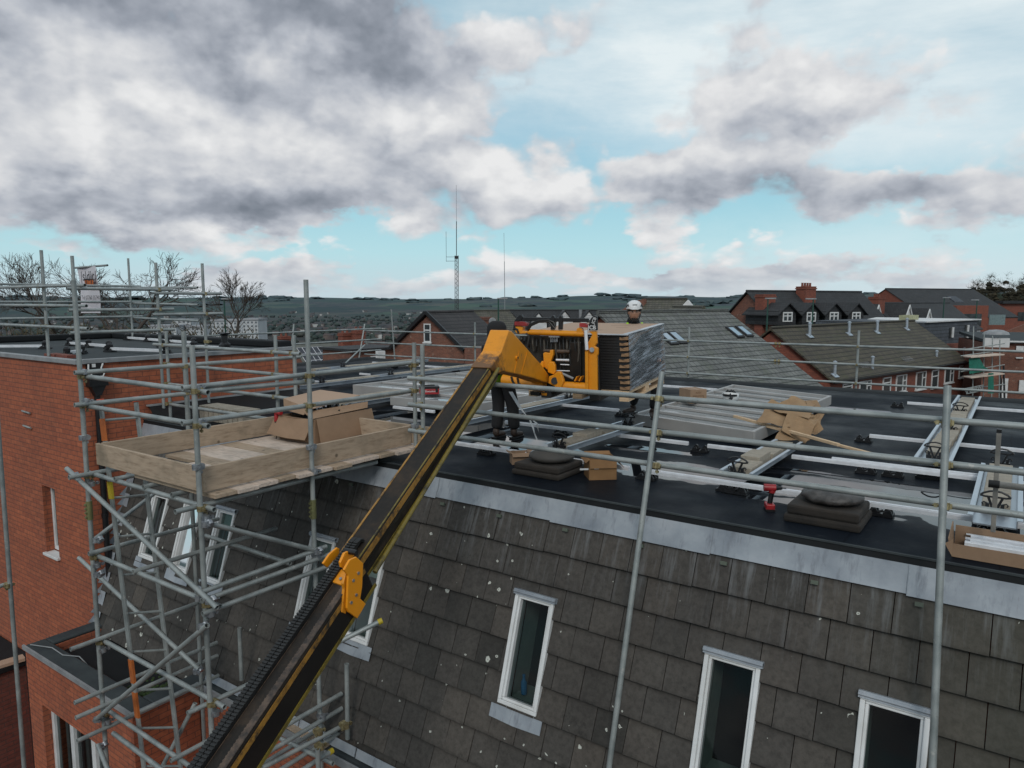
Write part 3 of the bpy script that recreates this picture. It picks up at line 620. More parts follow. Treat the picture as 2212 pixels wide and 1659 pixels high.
led((-7.1, 3.5, -.84), (-7.1, 5.2, -.84), 'transom'); led((-6.5, 3.45, -2.6), (-6.5, 4.9, -2.6), 'transom')
for z in (.02, -.865, -1.815, -2.64):
    coupler((XL2, YP + .025, z), Z, UX, tw); coupler((XP, YP + .025, z), Z, UX, tw); coupler((XP + .025, 4.74, z + .1), Z, UY, tw, 'zinc'); coupler((XL2 + .03, YP + .02, z - .08), Z, UY, tw, 'zinc'); coupler((XP + .03, YP + .02, z - .08), Z, UY, tw, 'zinc')
# braces
def brace(p, q): return tube_part('brace', p, q, tw)
brace(on_y(144, 1012, 3.42), on_y(469, 1313, 3.42)); brace(on_y(170, 1205, 3.9), on_y(430, 1446, 4.0)); brace(on_y(203, 1166, 3.6), on_y(335, 1065, 4.7))
brace(on_y(205, 1556, 3.42), on_y(447, 1351, 3.42)); brace(on_x(451, 1131, -5.79), on_x(691, 1191, -5.79)); brace(on_y(444, 1157, 4.6), on_y(627, 1217, 4.7))
brace(on_y(352, 1654, 3.9), on_y(422, 1519, 4.2)); brace(on_y(245, 1584, 3.45), on_y(362, 1672, 3.3)); brace(on_y(212, 1610, 3.4), on_y(240, 1680, 3.2))
for px, py, y in ((160, 1028, 3.45), (456, 1296, 3.45), (212, 1166, 3.5), (214, 1240, 3.5), (440, 1352, 3.45), (214, 1552, 3.45), (448, 1131, 3.5), (688, 1190, 4.72), (434, 1290, 3.5), (428, 1448, 4.0), (222, 1610, 3.45)):
    coupler(on_y(px, py, y), Z, V((1, 0, -.8)), tw, 'zinc')
# sleeves joining pole lengths
sv = MB()
for p in ((XL2, YP, -.35), (XP, 4.74, -.28)):
    sv = MB(); sv.tube(V(p) - Z * .1, V(p) + Z * .1, .032, 12)
    for k in range(4): sv.cbox(V(p) + Z * (-.07 + .045 * k) + V((.0, -.035, 0)), V((.03, 0, 0)), V((0, .02, 0)), Z * .018)
    sv.build('sleeve', plain('brassy_sleeve', (.22, .22, .1), .5, .4), tw, smooth=True)
# stub tubes behind and beside the boom, standing on the gutter ledge
st = thing('tube_scaffold', 'low scaffold tubes with yellow capped ends along the gutter ledge below the slope windows', 'scaffold', (-6, 4.4, -9))
def stub(p, q, name='pole'): return tube_part(name, p, q, st)
a = on_y(751, 1596, 4.85); stub(a, on_y(749, 1434, 4.85)); a = on_y(522, 1469, 4.8); stub(a, on_y(517, 1356, 4.8))
q1, q2 = on_y(700, 1402, 4.3), on_y(824, 1341, 4.78); stub(q1, q2, 'rail')
def cap(p, d): MB().tube(V(p) - V(d).normalized() * .035, V(p) + V(d).normalized() * .008, .029, 12).build('cap', M['yellowcap'], st, smooth=True)
cap(q2, q2 - q1)
for (p0, p1) in (((567, 1659), (744, 1566)), ((540, 1668), (699, 1569)), ((553, 1471), (405, 1541))):
    u, w_ = on_y(*p0, 4.0), on_z(*p1, on_y(*p0, 4.0).z); stub(u, w_, 'rail')
u = on_y(640, 1672, 4.1); w_ = on_z(717, 1622, u.z); stub(u, w_, 'rail'); cap(w_, w_ - u)
pw = on_y(687, 1640, 4.3); stub((pw.x, 4.3, -9), (pw.x, 4.3, -2.5))
u = on_y(595, 1590, 4.55); w_ = on_y(720, 1650, 4.5); stub(u, w_, 'rail')
for px, py in ((687, 1580), (690, 1612), (744, 1566)): coupler(on_y(px, py, 4.35), Z, UY, st)
bd = MB(); bd.beam(on_z(590, 1545, -2.93), on_z(705, 1612, -2.93), .1, .03); bd.build('base_board', M['toe'], st)
# lone pole beside the brick wing
lp = thing('scaffold_pole', 'single dark scaffold pole standing in front of the brick wing at the far left edge', 'scaffold pole', (-9.65, 3.3, -9))
tube_part('pole', (-9.58, 3.3, .6), (-9.68, 3.3, -6), lp); coupler((-9.64, 3.28, -1.5), Z, UY, lp); tube_part('rail', (-9.7, 3.34, -1.5), (-9.55, 2.6, -1.5), lp)

# guard rail in front of the roof edge, between wing and tower
ge = thing('edge_guardrail', 'galvanised four-rail guardrail crossing the roof between brick wing and timber platform', 'guardrail', (-9.5, 6, 0))
for x, z0, z1 in ((-10.72, .02, 1.39), (-10.21, .02, 1.40)): tube_part('pole', (x, 6.0, z0), (x, 6.0, z1), ge)
for z in (1.18, .888, .584, .272):
    tube_part('rail', (-11.0 if z > 1 else -10.62, 5.95, z), (-7.5, 5.95, z), ge)
    for x in (-10.72, -8.06, -7.68): coupler((x, 5.975, z), Z, UX, ge)
# guardrail round the top of the brick wing
gw = thing('wing_guardrail', 'galvanised guardrail poles and rails standing round the brick wing roof at left', 'guardrail', (-13, 6, 1))
GX = -11.05
for x, y, z0, z1 in ((GX, 6.08, .02, 2.44), (GX, 6.86, .02, 2.46), (-12.33, 5.0, 1.0, 2.62), (-11.34, 5.0, 1.0, 2.5), (-16.5, 8.45, 1.0, 2.8)): tube_part('pole', (x, y, z0), (x, y, z1), gw)
for z in (2.07, 1.78, 1.46): tube_part('rail', (-17.5, 4.93, z), (-10.85, 4.93, z), gw)
for z in (2.025, 1.72, 1.40): tube_part('rail', (GX + .05, 4.75, z), (GX + .05, 6.3, z), gw)
for z in (1.97, 1.64): tube_part('rail', (GX + .05, 5.95, z), (GX + .05, 7.15, z), gw)
XB = -16.5
for z in (2.18, 1.83, 1.50): tube_part('rail', (XB, 4.9, z), (XB, 8.7, z), gw); tube_part('rail', (XB - .2, 8.5, z - .03), (-13.9, 8.5, z - .06), gw)
for z in (2.07, 1.78, 1.46): coupler((-12.33, 4.965, z), Z, UX, gw); coupler((-11.34, 4.965, z), Z, UX, gw)
for z in (2.025, 1.72, 1.40): coupler((GX + .025, 6.08, z), Z, UY, gw)
for z in (1.97, 1.64, 1.18): coupler((GX + .025, 6.86, z), Z, UY, gw)
# long near guardrail in front of the boom load
gn = thing('near_guardrail', 'galvanised three-rail guardrail with leaning poles running along the near edge of the flat roof', 'guardrail', (-2.5, 5.7, 0))
for z, x1 in ((1.015, 1.2), (.722, 1.2), (.433, 1.2)):
    tube_part('rail', (-5.45, 5.76, z), (x1, 5.76, z + (.02 if z > 1 else .005)), gn)
a, b = on_y(1430, 803, 5.76), on_y(1318, 1640, 5.05); tube_part('pole', a, a + (b - a) * 1.9, gn); P1, D1 = a, (b - a).normalized()
a, b = on_y(2047, 833, 5.72), on_y(2015, 1640, 5.22); tube_part('pole', a, a + (b - a) * 1.9, gn); P2, D2 = a, (b - a).normalized()
tube_part('pole', (-5.33, 5.85, .0), (-5.32, 5.85, 1.38), gn)
for z in (1.015, .722, .433):
    for P_, D_ in ((P1, D1), (P2, D2)):
        q = P_ + D_ * ((z - P_.z) / D_.z); coupler(V((q.x, 5.735, z)), D_, UX, gn, 'brass' if z != .722 else 'brass')
    coupler((-5.33, 5.80, z), Z, UX, gn)
# far rail and left rail of the main roof
gf = thing('far_guardrail', 'thin bright three-rail guardrail along the far edge of the flat roof before the neighbouring houses', 'guardrail', (-6, 16.4, 0))
GF = 16.42
for z in (.90, .52, .13): tube_part('rail', (-17.4, GF - .05, z), (2.5, GF - .05, z + .02), gf)
for px, py in ((1026, 700), (1490, 680), (1857, 690)):
    q = on_y(px, py, GF); tube_part('pole', (q.x, GF, -1.2), (q.x, GF, 1.24), gf)
    for z in (.91, .53, .14): coupler((q.x, GF - .025, z), Z, UX, gf)
for px in (1676, 1684):
    for z in (.91, .53):
        q = on_y(px, 760, GF - .05); coupler((q.x, GF - .05, z), UX, Z, gf)
gl2 = thing('side_guardrail', 'thin three-rail guardrail with slanting props along the far left side of the flat roof', 'guardrail', (-17.3, 13, 0))
for z in (.95, .60, .24): tube_part('rail', (-17.3, 9.0, z), (-17.3, 17.0, z), gl2)
for p0, p1 in (((788, 700), (772, 795)), ((845, 668), (853, 780))):
    a, b = on_x(*p0, -17.3), on_x(*p1, -17.3); tube_part('pole', a, b, gl2); 
a, b = on_x(635, 700, -17.3), on_x(630, 745, -17.3); tube_part('pole', a, b, gl2)
a, b = on_x(788, 745, -17.2), on_x(735, 795, -16.2); tube_part('prop', a, b, gl2)
# ------------------------------------------------ ladder
ld = thing('ladder', 'grey ladder with orange stiles rising through the tower to the platform corner', 'ladder', (-7.8, 3.9, -9))
la, lb = V((-7.66, 3.62, .77)), V((-7.52, 4.07, .77)); 
la, lb = on_y(217, 868, 3.68), on_y(293, 862, 4.08)
ga, gb = on_y(311, 1659, 3.64), on_y(390, 1659, 3.98); sh = gb - ga
def stile(p, q):
    d = (q - p)
    cuts = [(0, .02, 'red'), (.02, .045, 'steel'), (.045, .13, 'orange'), (.13, .22, 'steel'), (.22, .24, 'yellowcap'), (.24, .68, 'steel'), (.68, .87, 'orange'), (.87, 1.5, 'steel')]
    return cuts
for (p, q, side) in ((la, ga, 0), (lb, gb, 1)):
    d = q - p; s = MB(); s.beam(p, p + d * 1.6, .024, .066, UX); so_ = s.build('stile', M['alu'] if False else M['steel'], ld, bevel=.004)
    MB().beam(p - d.normalized() * .03, p + d.normalized() * .035, .045, .085, UX).build('end_cap', plain('orange_cap', (.6, .1, .04), .5), so_, bevel=.006)
    if side == 0:
        for (t0, t1, mt) in ((.045, .105, 'orange'), (.215, .262, 'yellowcap'), (.70, .765, 'orange'), (.79, .86, 'orange')):
            MB().beam(p + d * t0 - UY * .004, p + d * t1 - UY * .004, .024, .078, UX).build('sleeve', M[mt], so_)
n = 14
for i in range(n):
    t = .05 + i * .105; a = la + (ga - la) * t; b = lb + (gb - lb) * t; MB().tube(a, b, .014, 8).build('rung', M['steel'], ld, smooth=True)
# ------------------------------------------------ banner on the wing guardrail
M['banner'] = plain('banner_cloth', (.62, .6, .64), .8, 0, (.55, .53, .57), 3, .1)
bn = thing('banner', 'white hanging banner with orange logo panel tied beside a pole above the brick wing', 'banner', (-16.5, 8.2, 1.2))
BYp = 8.3
def bp(px, py, dy=0): return on_y(px, py, BYp - dy)
tl_, tr_ = bp(166, 577), bp(209, 575); br_, bl_ = bp(216, 676), bp(177, 676)
g = MB(); nx, ny = 6, 14
vs = []
for j in range(ny + 1):
    for i in range(nx + 1):
        u, v_ = i / nx, j / ny; p = (tl_ * (1 - u) + tr_ * u) * (1 - v_) + (bl_ * (1 - u) + br_ * u) * v_
        vs.append(p + V((0, .03 * math.sin(u * 5 + v_ * 4), 0)))
g.add(vs, [(j * (nx + 1) + i, j * (nx + 1) + i + 1, (j + 1) * (nx + 1) + i + 1, (j + 1) * (nx + 1) + i) for j in range(ny) for i in range(nx)]); g.build('cloth', M['banner'], bn, fixn=False, smooth='full')
tube_part('tube', bp(162, 578.5) , bp(232, 573), bn)
bx = (tr_ - tl_).normalized(); bu = (tl_ - bl_).normalized(); sc = (tr_ - tl_).length / 43
M['ink'] = plain('banner_ink', (.05, .045, .05), .8); M['inkor'] = plain('banner_orange', (.5, .13, .035), .8)
text_mesh('logo_letters', '|s|d|c|', M['ink'], bp(191, 597, .09), bx, bu, 14 * sc, bn, .002)
op = MB(); op.quad(bp(182, 604, .085), bp(201, 603, .085), bp(202, 615, .085), bp(184, 616, .085)); op.build('logo_panel', M['inkor'], bn)
ob = MB(); ob.beam(bp(181.5, 603.6, .09), bp(201, 602.7, .09), .01, .02); ob.beam(bp(183.5, 616, .09), bp(202.5, 615.2, .09), .01, .02)
ob.build('logo_lines', M['ink'], bn)
text_mesh('phone_number', 'Tel 07760 357403', M['ink'], bp(197, 643, .09), bx, bu, 5.6 * sc, bn, .0006)
text_mesh('web_address', 'www.sdcscaffolding.co.uk', M['ink'], bp(199, 653, .09), bx, bu, 3.9 * sc, bn)
# ================================================================ things on the flat roof
# ---- black bracket parts (foot on the rail, hook standing in it)
def foot_mesh(p, w=.30, along=UX, h=.075):
    p = V(p); a = V(along).normalized(); s = Z.cross(a); m = MB()
    w = w * .78; m.cbox(p + Z * .012, a * w, s * .12, Z * .024)
    for k in (-.27, .27):
        q = p + a * w * k; m.prism([q - a * w * .2 + Z * .024, q + a * w * .2 + Z * .024, q + a * w * .12 + Z * h, q + a * w * .02 + Z * (h + .012), q - a * w * .1 + Z * (h * .8)], s * .035); m.prism([q - a * w * .18 + Z * .024 - s * .05, q + a * w * .2 + Z * .024 - s * .05, q + a * w * .1 + Z * (h * .85) - s * .05, q - a * w * .06 + Z * (h * .7) - s * .05], s * .03)
    m.tube(p - a * w * .1 + Z * .03 - s * .03, p + a * w * .1 + Z * .05 - s * .03, .012, 6)
    return m
def hook_mesh(p, along=UX, k=1.0):
    p = V(p); a = V(along).normalized(); s = Z.cross(a); m = MB(); T = lambda x, z: p + a * (x * k) + Z * (z * k)
    m.path([T(-.105, .135), T(-.085, .155), T(-.04, .175), T(0, .18), T(.04, .175), T(.085, .155), T(.105, .135)], .0085 * k, 6)
    m.path([T(-.105, .135), T(-.07, .128), T(0, .13), T(.07, .128), T(.105, .135)], .009 * k, 6)
    for sg in (-1, 1):
        m.beam(T(sg * .05, .128), T(sg * .005, .01), .018 * k, .02 * k, s); m.beam(T(sg * .052, .0), T(sg * .052, .075), .026 * k, .03 * k, s)
        m.path([T(sg * .052, .072), T(sg * .078, .082), T(sg * .09, .07), T(sg * .082, .056)], .006 * k, 6)
        m.cbox(T(sg * .052, .02), a * .05 * k, s * .05, Z * .035 * k)
    return m
# ---- aluminium mounting rails, parallel to the near roof edge
def mounting_rail(label, y, segs, feet, z=.085, hooks=(), slope=0):
    t = thing('mounting_rail', label, 'mounting rail', (segs[0][0], y, 0), 'aluminium mounting rails laid across the roof')
    for x0, x1 in segs:
        m = MB(); yy = lambda x: y + slope * (x - segs[0][0])
        p, q = V((x0, yy(x0), z)), V((x1, yy(x1), z))
        m.beam(p, q, .042, .034); m.beam(p + Z * .022 + V((0, .012, 0)), q + Z * .022 + V((0, .012, 0)), .010, .010); m.beam(p + Z * .022 - V((0, .012, 0)), q + Z * .022 - V((0, .012, 0)), .010, .010)
        m.build('bar', M['alu'], t)
    for x in feet: foot_mesh((x, y + slope * (x - segs[0][0]), 0.004), .26).build('foot', M['black'], t)
    return t
mounting_rail('aluminium mounting rail nearest the roof edge, passing behind the bagged vent', 6.83, [(-5.75, -3.3), (-3.05, 1.2)], (-5.2, -3.1, -2.15, -.9, -.1))
mounting_rail('aluminium rail of the second row back, under the two stepped block trays', 8.48, [(-6.1, -3.3), (-3.05, -2.35)], (-5.15, -3.15))
mounting_rail('doubled aluminium rail running right from the stepped block tray behind the puddle', 8.44, [(-2.05, 1.2)], (-1.28, -1.02))
mounting_rail('short upper aluminium rail overlapping the doubled rail behind the puddle', 8.56, [(-1.65, -.2)], (-.72,))
mounting_rail('aluminium rail in the third row, disappearing behind the slatted panel', 10.45, [(-7.05, -5.25)], (-7.2, -5.2))
mounting_rail('aluminium rail with black foot left of the long right hand block tray', 10.35, [(-1.55, 1.2)], (-1.62,))
mounting_rail('aluminium rail near the far roof edge behind the small cardboard box', 14.05, [(-7.5, -4.9)], (-7.6,))
mounting_rail('aluminium rail near the far roof edge crossing the long right hand block tray', 14.12, [(-1.55, 1.4)], (-1.7,))
mounting_rail('short aluminium rail on the left part of the roof beside the scaffold rail', 12.15, [(-13.1, -12.75), (-12.35, -11.7)], (-12.55,))
mounting_rail('short aluminium rail behind the cardboard box on the platform', 10.38, [(-13.0, -12.45)], (-12.3,))
mounting_rail('low aluminium rail beneath the left slatted panels beside the twin poles', 8.62, [(-8.5, -7.6)], (-7.45,))
mounting_rail('far aluminium rail on the left of the roof below the gabled house', 14.6, [(-15.2, -14.6), (-14.0, -12.2)], (-14.35, -12.1))
wing_rails = [('white aluminium rail at the far left corner of the wing roof', (-15.3, 5.2), (-14.55, 5.85)), ('aluminium rail lying across the middle of the wing roof', (-15.2, 6.55), (-13.6, 6.52)), ('short aluminium rail beside the brick on the wing roof', (-12.3, 5.25), (-12.7, 5.65)),
              ('aluminium rail running towards the near kerb of the wing roof', (-12.8, 6.15), (-11.5, 6.42)), ('aluminium rail at the back of the wing roof beside the kerb', (-16.35, 8.25), (-13.3, 8.0)), ('aluminium rail at the right end of the wing roof by the guardrail pole', (-13.2, 7.3), (-10.9 - .4, 7.42))]
for lab, p, q in wing_rails:
    p, q = V((p[0], p[1], 1.035)), V((q[0], q[1], 1.035)); t = thing('mounting_rail', lab, 'mounting rail', p, 'aluminium mounting rails laid on the wing roof')
    MB().beam(p, q, .05, .045).build('bar', M['alu'], t)
    d = (q - p).normalized(); n = max(1, int((q - p).length / .8))
    for i in range(n + 1):
        c = p + (q - p) * (i / n); c.z = .98; m = foot_mesh(c, .24, d, .07); m.lathe([(.05, .06), (.055, .12), (.03, .15), (0, .155)], c, 8); m.build('foot', M['black'], t)
hk = MB(); c = on_z(486, 757, .985); hk.lathe([(.11, 0), (.10, .1), (.06, .14), (.055, .26), (.09, .3), (.03, .31), (0, .31)], c, 12); hk.cbox(c + Z * .30, UX * .28, UY * .05, Z * .03)
tag(hk.build('roof_bracket', M['black'], None), 'tall black plastic bracket standing on the wing roof in front of the ivy tree', 'bracket')
bk = MB(); bk.box((-12.55, 5.02, .98), (-12.2, 5.2, 1.03)); bk.box((-12.15, 5.03, .98), (-11.8, 5.16, 1.03)); 
tag(bk.build('loose_brick', M['housebrick'], None), 'two orange bricks lying at the foot of the pole on the wing roof', 'bricks')
# ---- galvanised ballast trays with concrete blocks
def tray_mat():
    return plain('galvanised_tray', (.5, .55, .6), .35, .6, (.38, .43, .49), 5, .05)
M['tray'] = tray_mat()
def tray(label, blabel, x, y0, y1, w=.27, hooks=(), zb=.115, bl=.44, bh=.07, bw=.2, stepped=False, skip=(), footed=()):
    t = thing('ballast_tray', label, 'ballast tray', (x, y0, 0), 'galvanised ballast trays')
    m = MB(); m.box((x - w / 2, y0, zb - .012), (x + w / 2, y1, zb))
    for s in (-1, 1):
        m.box((x + s * w / 2 - .004, y0, zb - .012), (x + s * w / 2 + .004, y1, zb + .055)); m.obox((x + s * w / 2, y0, zb + .055), V((s * .035, 0, 0)), V((0, y1 - y0, 0)), Z * .006)
    m.build('channel', M['tray'], t)
    for hy in hooks: hook_mesh((x - .01, hy, zb + .012)).build('hook', M['black'], t)
    for fy in footed: foot_mesh((x, fy, .004), .34, UX, .08).build('foot', M['black'], t)
    y = y0 + .03; i = 0
    first = None
    while y + bl <= y1 + .02:
        hit = any(y - .01 < hy + .06 and y + bl > hy - .06 for hy in hooks)
        if hit:
            nx = [hy for hy in hooks if y - .01 < hy + .06 and y + bl > hy - .06][0] + .075
            y = nx; continue
        if i not in skip:
            hh = bh * (1.5 if stepped and i % 3 == 1 else 1.0) + random.uniform(-.004, .004); ox = random.uniform(-.012, .012) + (-.03 if stepped and i % 3 == 1 else 0)
            b = MB(); b.box((x - bw / 2 + ox, y, zb + .003), (x + bw / 2 + ox, y + bl - .012, zb + .003 + hh), random.uniform(.25, .75))
            tag(b.build('ballast_block', M['concrete'], None, bevel=.006), blabel, 'concrete block', blabel.replace('tan concrete block', 'tan concrete blocks'))
        y += bl; i += 1
tray('long pale galvanised tray of blocks on the right, beyond the right hand pole', 'tan concrete block lying flat in the long right hand tray', -.69, 8.75, 15.1, .29, hooks=(9.05, 10.95, 12.9), footed=(8.6, 15.2))
tray('galvanised tray of blocks nearest the camera at the right edge of the photo', 'tan concrete block lying flat in the tray at the right edge', -.08, 6.62, 8.85, .29, hooks=(6.98, 9.05), footed=(6.55,))
tray('galvanised tray with stepped tan blocks right of the leaning pole', 'tan concrete block in the stepped tray right of the leaning pole', -2.22, 6.98, 8.95, .26, hooks=(7.05,), stepped=True, footed=(6.85,), bl=.42)
tray('galvanised tray with stepped tan blocks just beyond the smooth domed vent', 'tan concrete block in the stepped tray beyond the smooth domed vent', -4.36, 7.1, 9.15, .26, hooks=(7.16, 8.98), stepped=True, bl=.43)
tray('galvanised tray of flat blocks below the fork carriage', 'tan concrete block lying in the tray below the fork carriage', -6.44, 9.1, 12.2, .26, hooks=(9.16, 10.88), bl=.6)
tray('galvanised tray of blocks hidden partly by the boom and worker legs', 'tan concrete block in the tray partly hidden by the boom', -6.48, 7.75, 8.95, .26, bl=.42)
tray('longest galvanised tray of blocks running behind the twin poles on the left', 'tan concrete block in the longest left hand tray behind the twin poles', -11.8, 9.2, 15.6, .3, hooks=(9.9, 11.9), bl=.5)
tray('farthest left galvanised tray of blocks running below the solar roofed house', 'tan concrete block in the farthest left tray', -14.2, 11.6, 15.7, .3, hooks=(12.6, 15.6), bl=.5)
tray('short galvanised tray of stacked blocks beside the cardboard box on the platform', 'tan concrete block in the short tray beside the platform box', -9.15, 8.0, 9.45, .34, bl=.46, bh=.13)
# row of grey slabs stood on edge by the brick wing
for i in range(9):
    b = MB(); b.box((-10.42 + i * .125, 6.3, .004), (-10.31 + i * .125, 6.62, .235), random.uniform(.3, .7))
    tag(b.build('ballast_block', M['concrete'], None, bevel=.005), 'grey concrete slab stood on edge in the row beside the brick wing', 'concrete block', 'grey slabs stood on edge in a row')
# ---- slatted panels
def slatted(label, q, zt, h, n, grp=None):
    a, b, c, d = [V((p[0], p[1], zt)) for p in q]       # near-left, near-right, far-right, far-left
    t = thing('slatted_panel', label, 'framed panel', (a + c) / 2 - Z * zt, grp)
    m = MB(); dn = Z * -h; th = .05
    def wall(p, r, s):
        u = (r - p).normalized(); nin = (s - p); nin = (nin - u * nin.dot(u)).normalized(); m.obox(p + dn, r - p, nin * th, Z * h)
    wall(a, b, d); wall(d, c, a)
    e = (d - a).normalized() * (th + .002); wall(a + e, d - e, b); wall(b + e, c - e, a)
    m.build('frame', M['greyframe'], t, bevel=.006)
    g = MB(); g.quad(a + Z * -.045, b + Z * -.045, c + Z * -.045, d + Z * -.045); g.build('glazing', M['skyglass'], t, fixn=False)
    for i in range(1, n):
        k = i / n; p, r = a + (d - a) * k, b + (c - b) * k; u = (r - p).normalized(); MB().beam(p + u * .06 - Z * .022, r - u * .06 - Z * .022, .05 + .03 * (i % 2), .04).build('slat', M['greyframe'], t, bevel=.004)
    return t
slatted('large grey framed slatted panel on the right that carries the white helmet', [(-4.62, 9.62), (-2.70, 9.16), (-2.66, 13.5), (-4.64, 14.2)], .2, .16, 8, 'grey slatted panels lying on the roof')
slatted('grey framed slatted panel on the left behind the platform box', [(-10.45, 9.5), (-8.75, 9.5), (-8.55, 13.2), (-10.35, 13.2)], .25, .2, 5, 'grey slatted panels lying on the roof')
slatted('grey framed slatted panel on the left carrying the red toolbox', [(-8.68, 8.72), (-6.95, 8.9), (-6.8, 12.6), (-8.45, 12.6)], .235, .14, 5, 'grey slatted panels lying on the roof')
# ---- red toolbox
tb = thing('toolbox', 'flat red and black toolbox resting on the left slatted panel behind the twin poles', 'toolbox', on_z(927, 853, .24))
c = on_z(927, 851, .24); ux = heading(78); uy = heading(-12)
m = MB(); m.cbox(c + Z * .055, ux * .33, uy * .24, Z * .10); m.build('case', M['red'], tb, bevel=.012)
m = MB(); m.cbox(c + Z * .125, ux * .34, uy * .25, Z * .045); m.cbox(c + Z * .155, ux * .2, uy * .03, Z * .02); m.build('lid', M['black'], tb, bevel=.01)
for s in (-1, 1): m = MB(); m.cbox(c + Z * .08 + ux * .12 * s - uy * .123, ux * .04, uy * .02, Z * .07); m.build('latch', M['black'], tb)
text_mesh('lettering', 'Milwaukee', M['whitepaint'], c + Z * .06 - uy * .1225, ux, Z, .05, tb)
# ---- white helmet lying upside down
c = on_z(1577, 868, .2); t = thing('helmet', 'white safety helmet lying upside down with black straps on the slatted panel', 'helmet', c)
m = MB(); n = 18; prof = [(.02, 0), (.08, .012), (.115, .05), (.13, .1), (.134, .14)]
m.lathe(prof + [(.128, .14), (.122, .1), (.1, .05), (.02, .02)], c, n, (Z + heading(30) * .25)); m.build('shell', M['white'], t, smooth='full')
m = MB()
for k in range(5): a = k * 1.25; m.path([c + V((.11 * math.cos(a), .11 * math.sin(a), .13)), c + V((.05 * math.cos(a + .4), .05 * math.sin(a + .4), .19)), c + V((-.02, .0, .16))], .012, 6)
m.lathe([(.12, .1), (.122, .13), (.11, .135), (.1, .1)], c, n); m.build('harness', M['black'], t)
m = MB(); vx = heading(-165); vs = vx.cross(Z)
m.prism([c + vx * .125 + Z * .05 - vs * .02, c + vx * .132 + Z * .09 - vs * .045, c + vx * .132 + Z * .10 + vs * .0, c + vx * .127 + Z * .07 + vs * .03], vx * .006); m.build('emblem', M['black'], t)
# ---- cardboard boxes
def carton(name, label, c, ux, uy, lx, ly, h, mat, open_top=False, flaps=(), th=.006, cat='cardboard box'):
    t = thing(name, label, cat, c); c = V(c); a, b = ux * lx, uy * ly; o = c - a / 2 - b / 2
    m = MB(); m.obox(o, a, uy * th, Z * h); m.obox(o + b - uy * th, a, uy * th, Z * h); m.obox(o + uy * th, ux * th, b - uy * 2 * th, Z * h); m.obox(o + a - ux * th + uy * th, ux * th, b - uy * 2 * th, Z * h)
    m.obox(o + ux * th + uy * th, a - ux * 2 * th, b - uy * 2 * th, Z * th)
    if not open_top: m.obox(o, a, b * .497, Z * th + V((0, 0, 0)) + Z * 0.0) if False else m.obox(o + Z * h, a, b * .497, Z * th); m.obox(o + Z * h + b * .503, a, b * .497, Z * th) if not open_top else None
    m.build('carton', mat, t)
    for (e, ang, ln) in flaps:                           # edge index, fold angle (0 = flat outwards, 90 = up), length
        p, q, out = {0: (o, o + a, -uy), 1: (o + a, o + a + b, ux), 2: (o + b, o + a + b, uy), 3: (o, o + b, -ux)}[e]
        d = out * math.cos(R(ang)) + Z * math.sin(R(ang)); f = MB(); nn = d.cross((q - p).normalized())
        i = (q - p) * .02
        vs = [p + Z * h, q + Z * h, q - i + Z * h + d * ln, p + i + Z * h + d * ln]; f.prism(vs, nn * .004); f.build('flap', mat, t)
    return t, o
t, o = carton('cardboard_box', 'small closed cardboard box on the slatted panel behind the leaning pole', on_z(1496, 868, .205), heading(72), heading(-18), .30, .34, .215, M['card'])
tp = MB(); tp.obox(o + Z * .222 + heading(72) * .12, heading(72) * .06, heading(-18) * .34, Z * .001); tp.build('tape', M['cardlight'], t)
c = on_z(1496, 868, .205); text_mesh('print', 'solar\nmounting\nsystem', plain('print_ink', (.16, .08, .04), .8), c + Z * .12 - heading(-18) * .1715, heading(72), Z, .055, t)
carton('cardboard_box', 'small torn open cardboard box left of the smooth domed vent', on_z(1122, 1000, 0), heading(80), heading(-10), .2, .16, .13, M['card'], True, ((0, -50, .05), (1, 40, .06), (3, 20, .05)))
t, o = carton('cardboard_box', 'orange brown open cardboard box with bent flaps right of the smooth domed vent', on_z(1296, 1030, 0), heading(84), heading(-6), .29, .27, .215, plain('wet_cardboard', (.27, .145, .06), .8, 0, (.18, .09, .035), 5), True, ((0, -78, .09), (1, -50, .12), (2, 35, .05), (3, -40, .05)))
tp = MB(); tp.obox(o - heading(-6) * .004 + Z * .11 + heading(84) * -.10, heading(84) * .09, heading(-6) * .002, Z * .018); tp.obox(o - heading(-6) * .004 + Z * .115 + heading(84) * .05, heading(84) * .05, heading(-6) * .002, Z * .016); tp.build('tape', M['whitepaint'], t)
# plastic scraps beside the vent
m = MB(); c = on_z(1152, 985, .06)
for k in range(9): m.path([c + V((random.uniform(-.08, .08), random.uniform(-.05, .05), 0)), c + V((random.uniform(-.06, .06), random.uniform(-.05, .05), .04)), c + V((random.uniform(-.09, .09), random.uniform(-.05, .05), random.uniform(0, .07)))], .006, 5)
tag(m.build('plastic_scrap', plain('striped_film', (.6, .55, .7), .4), None), 'crumpled scrap of pale striped plastic beside the smooth domed vent', 'plastic scrap')
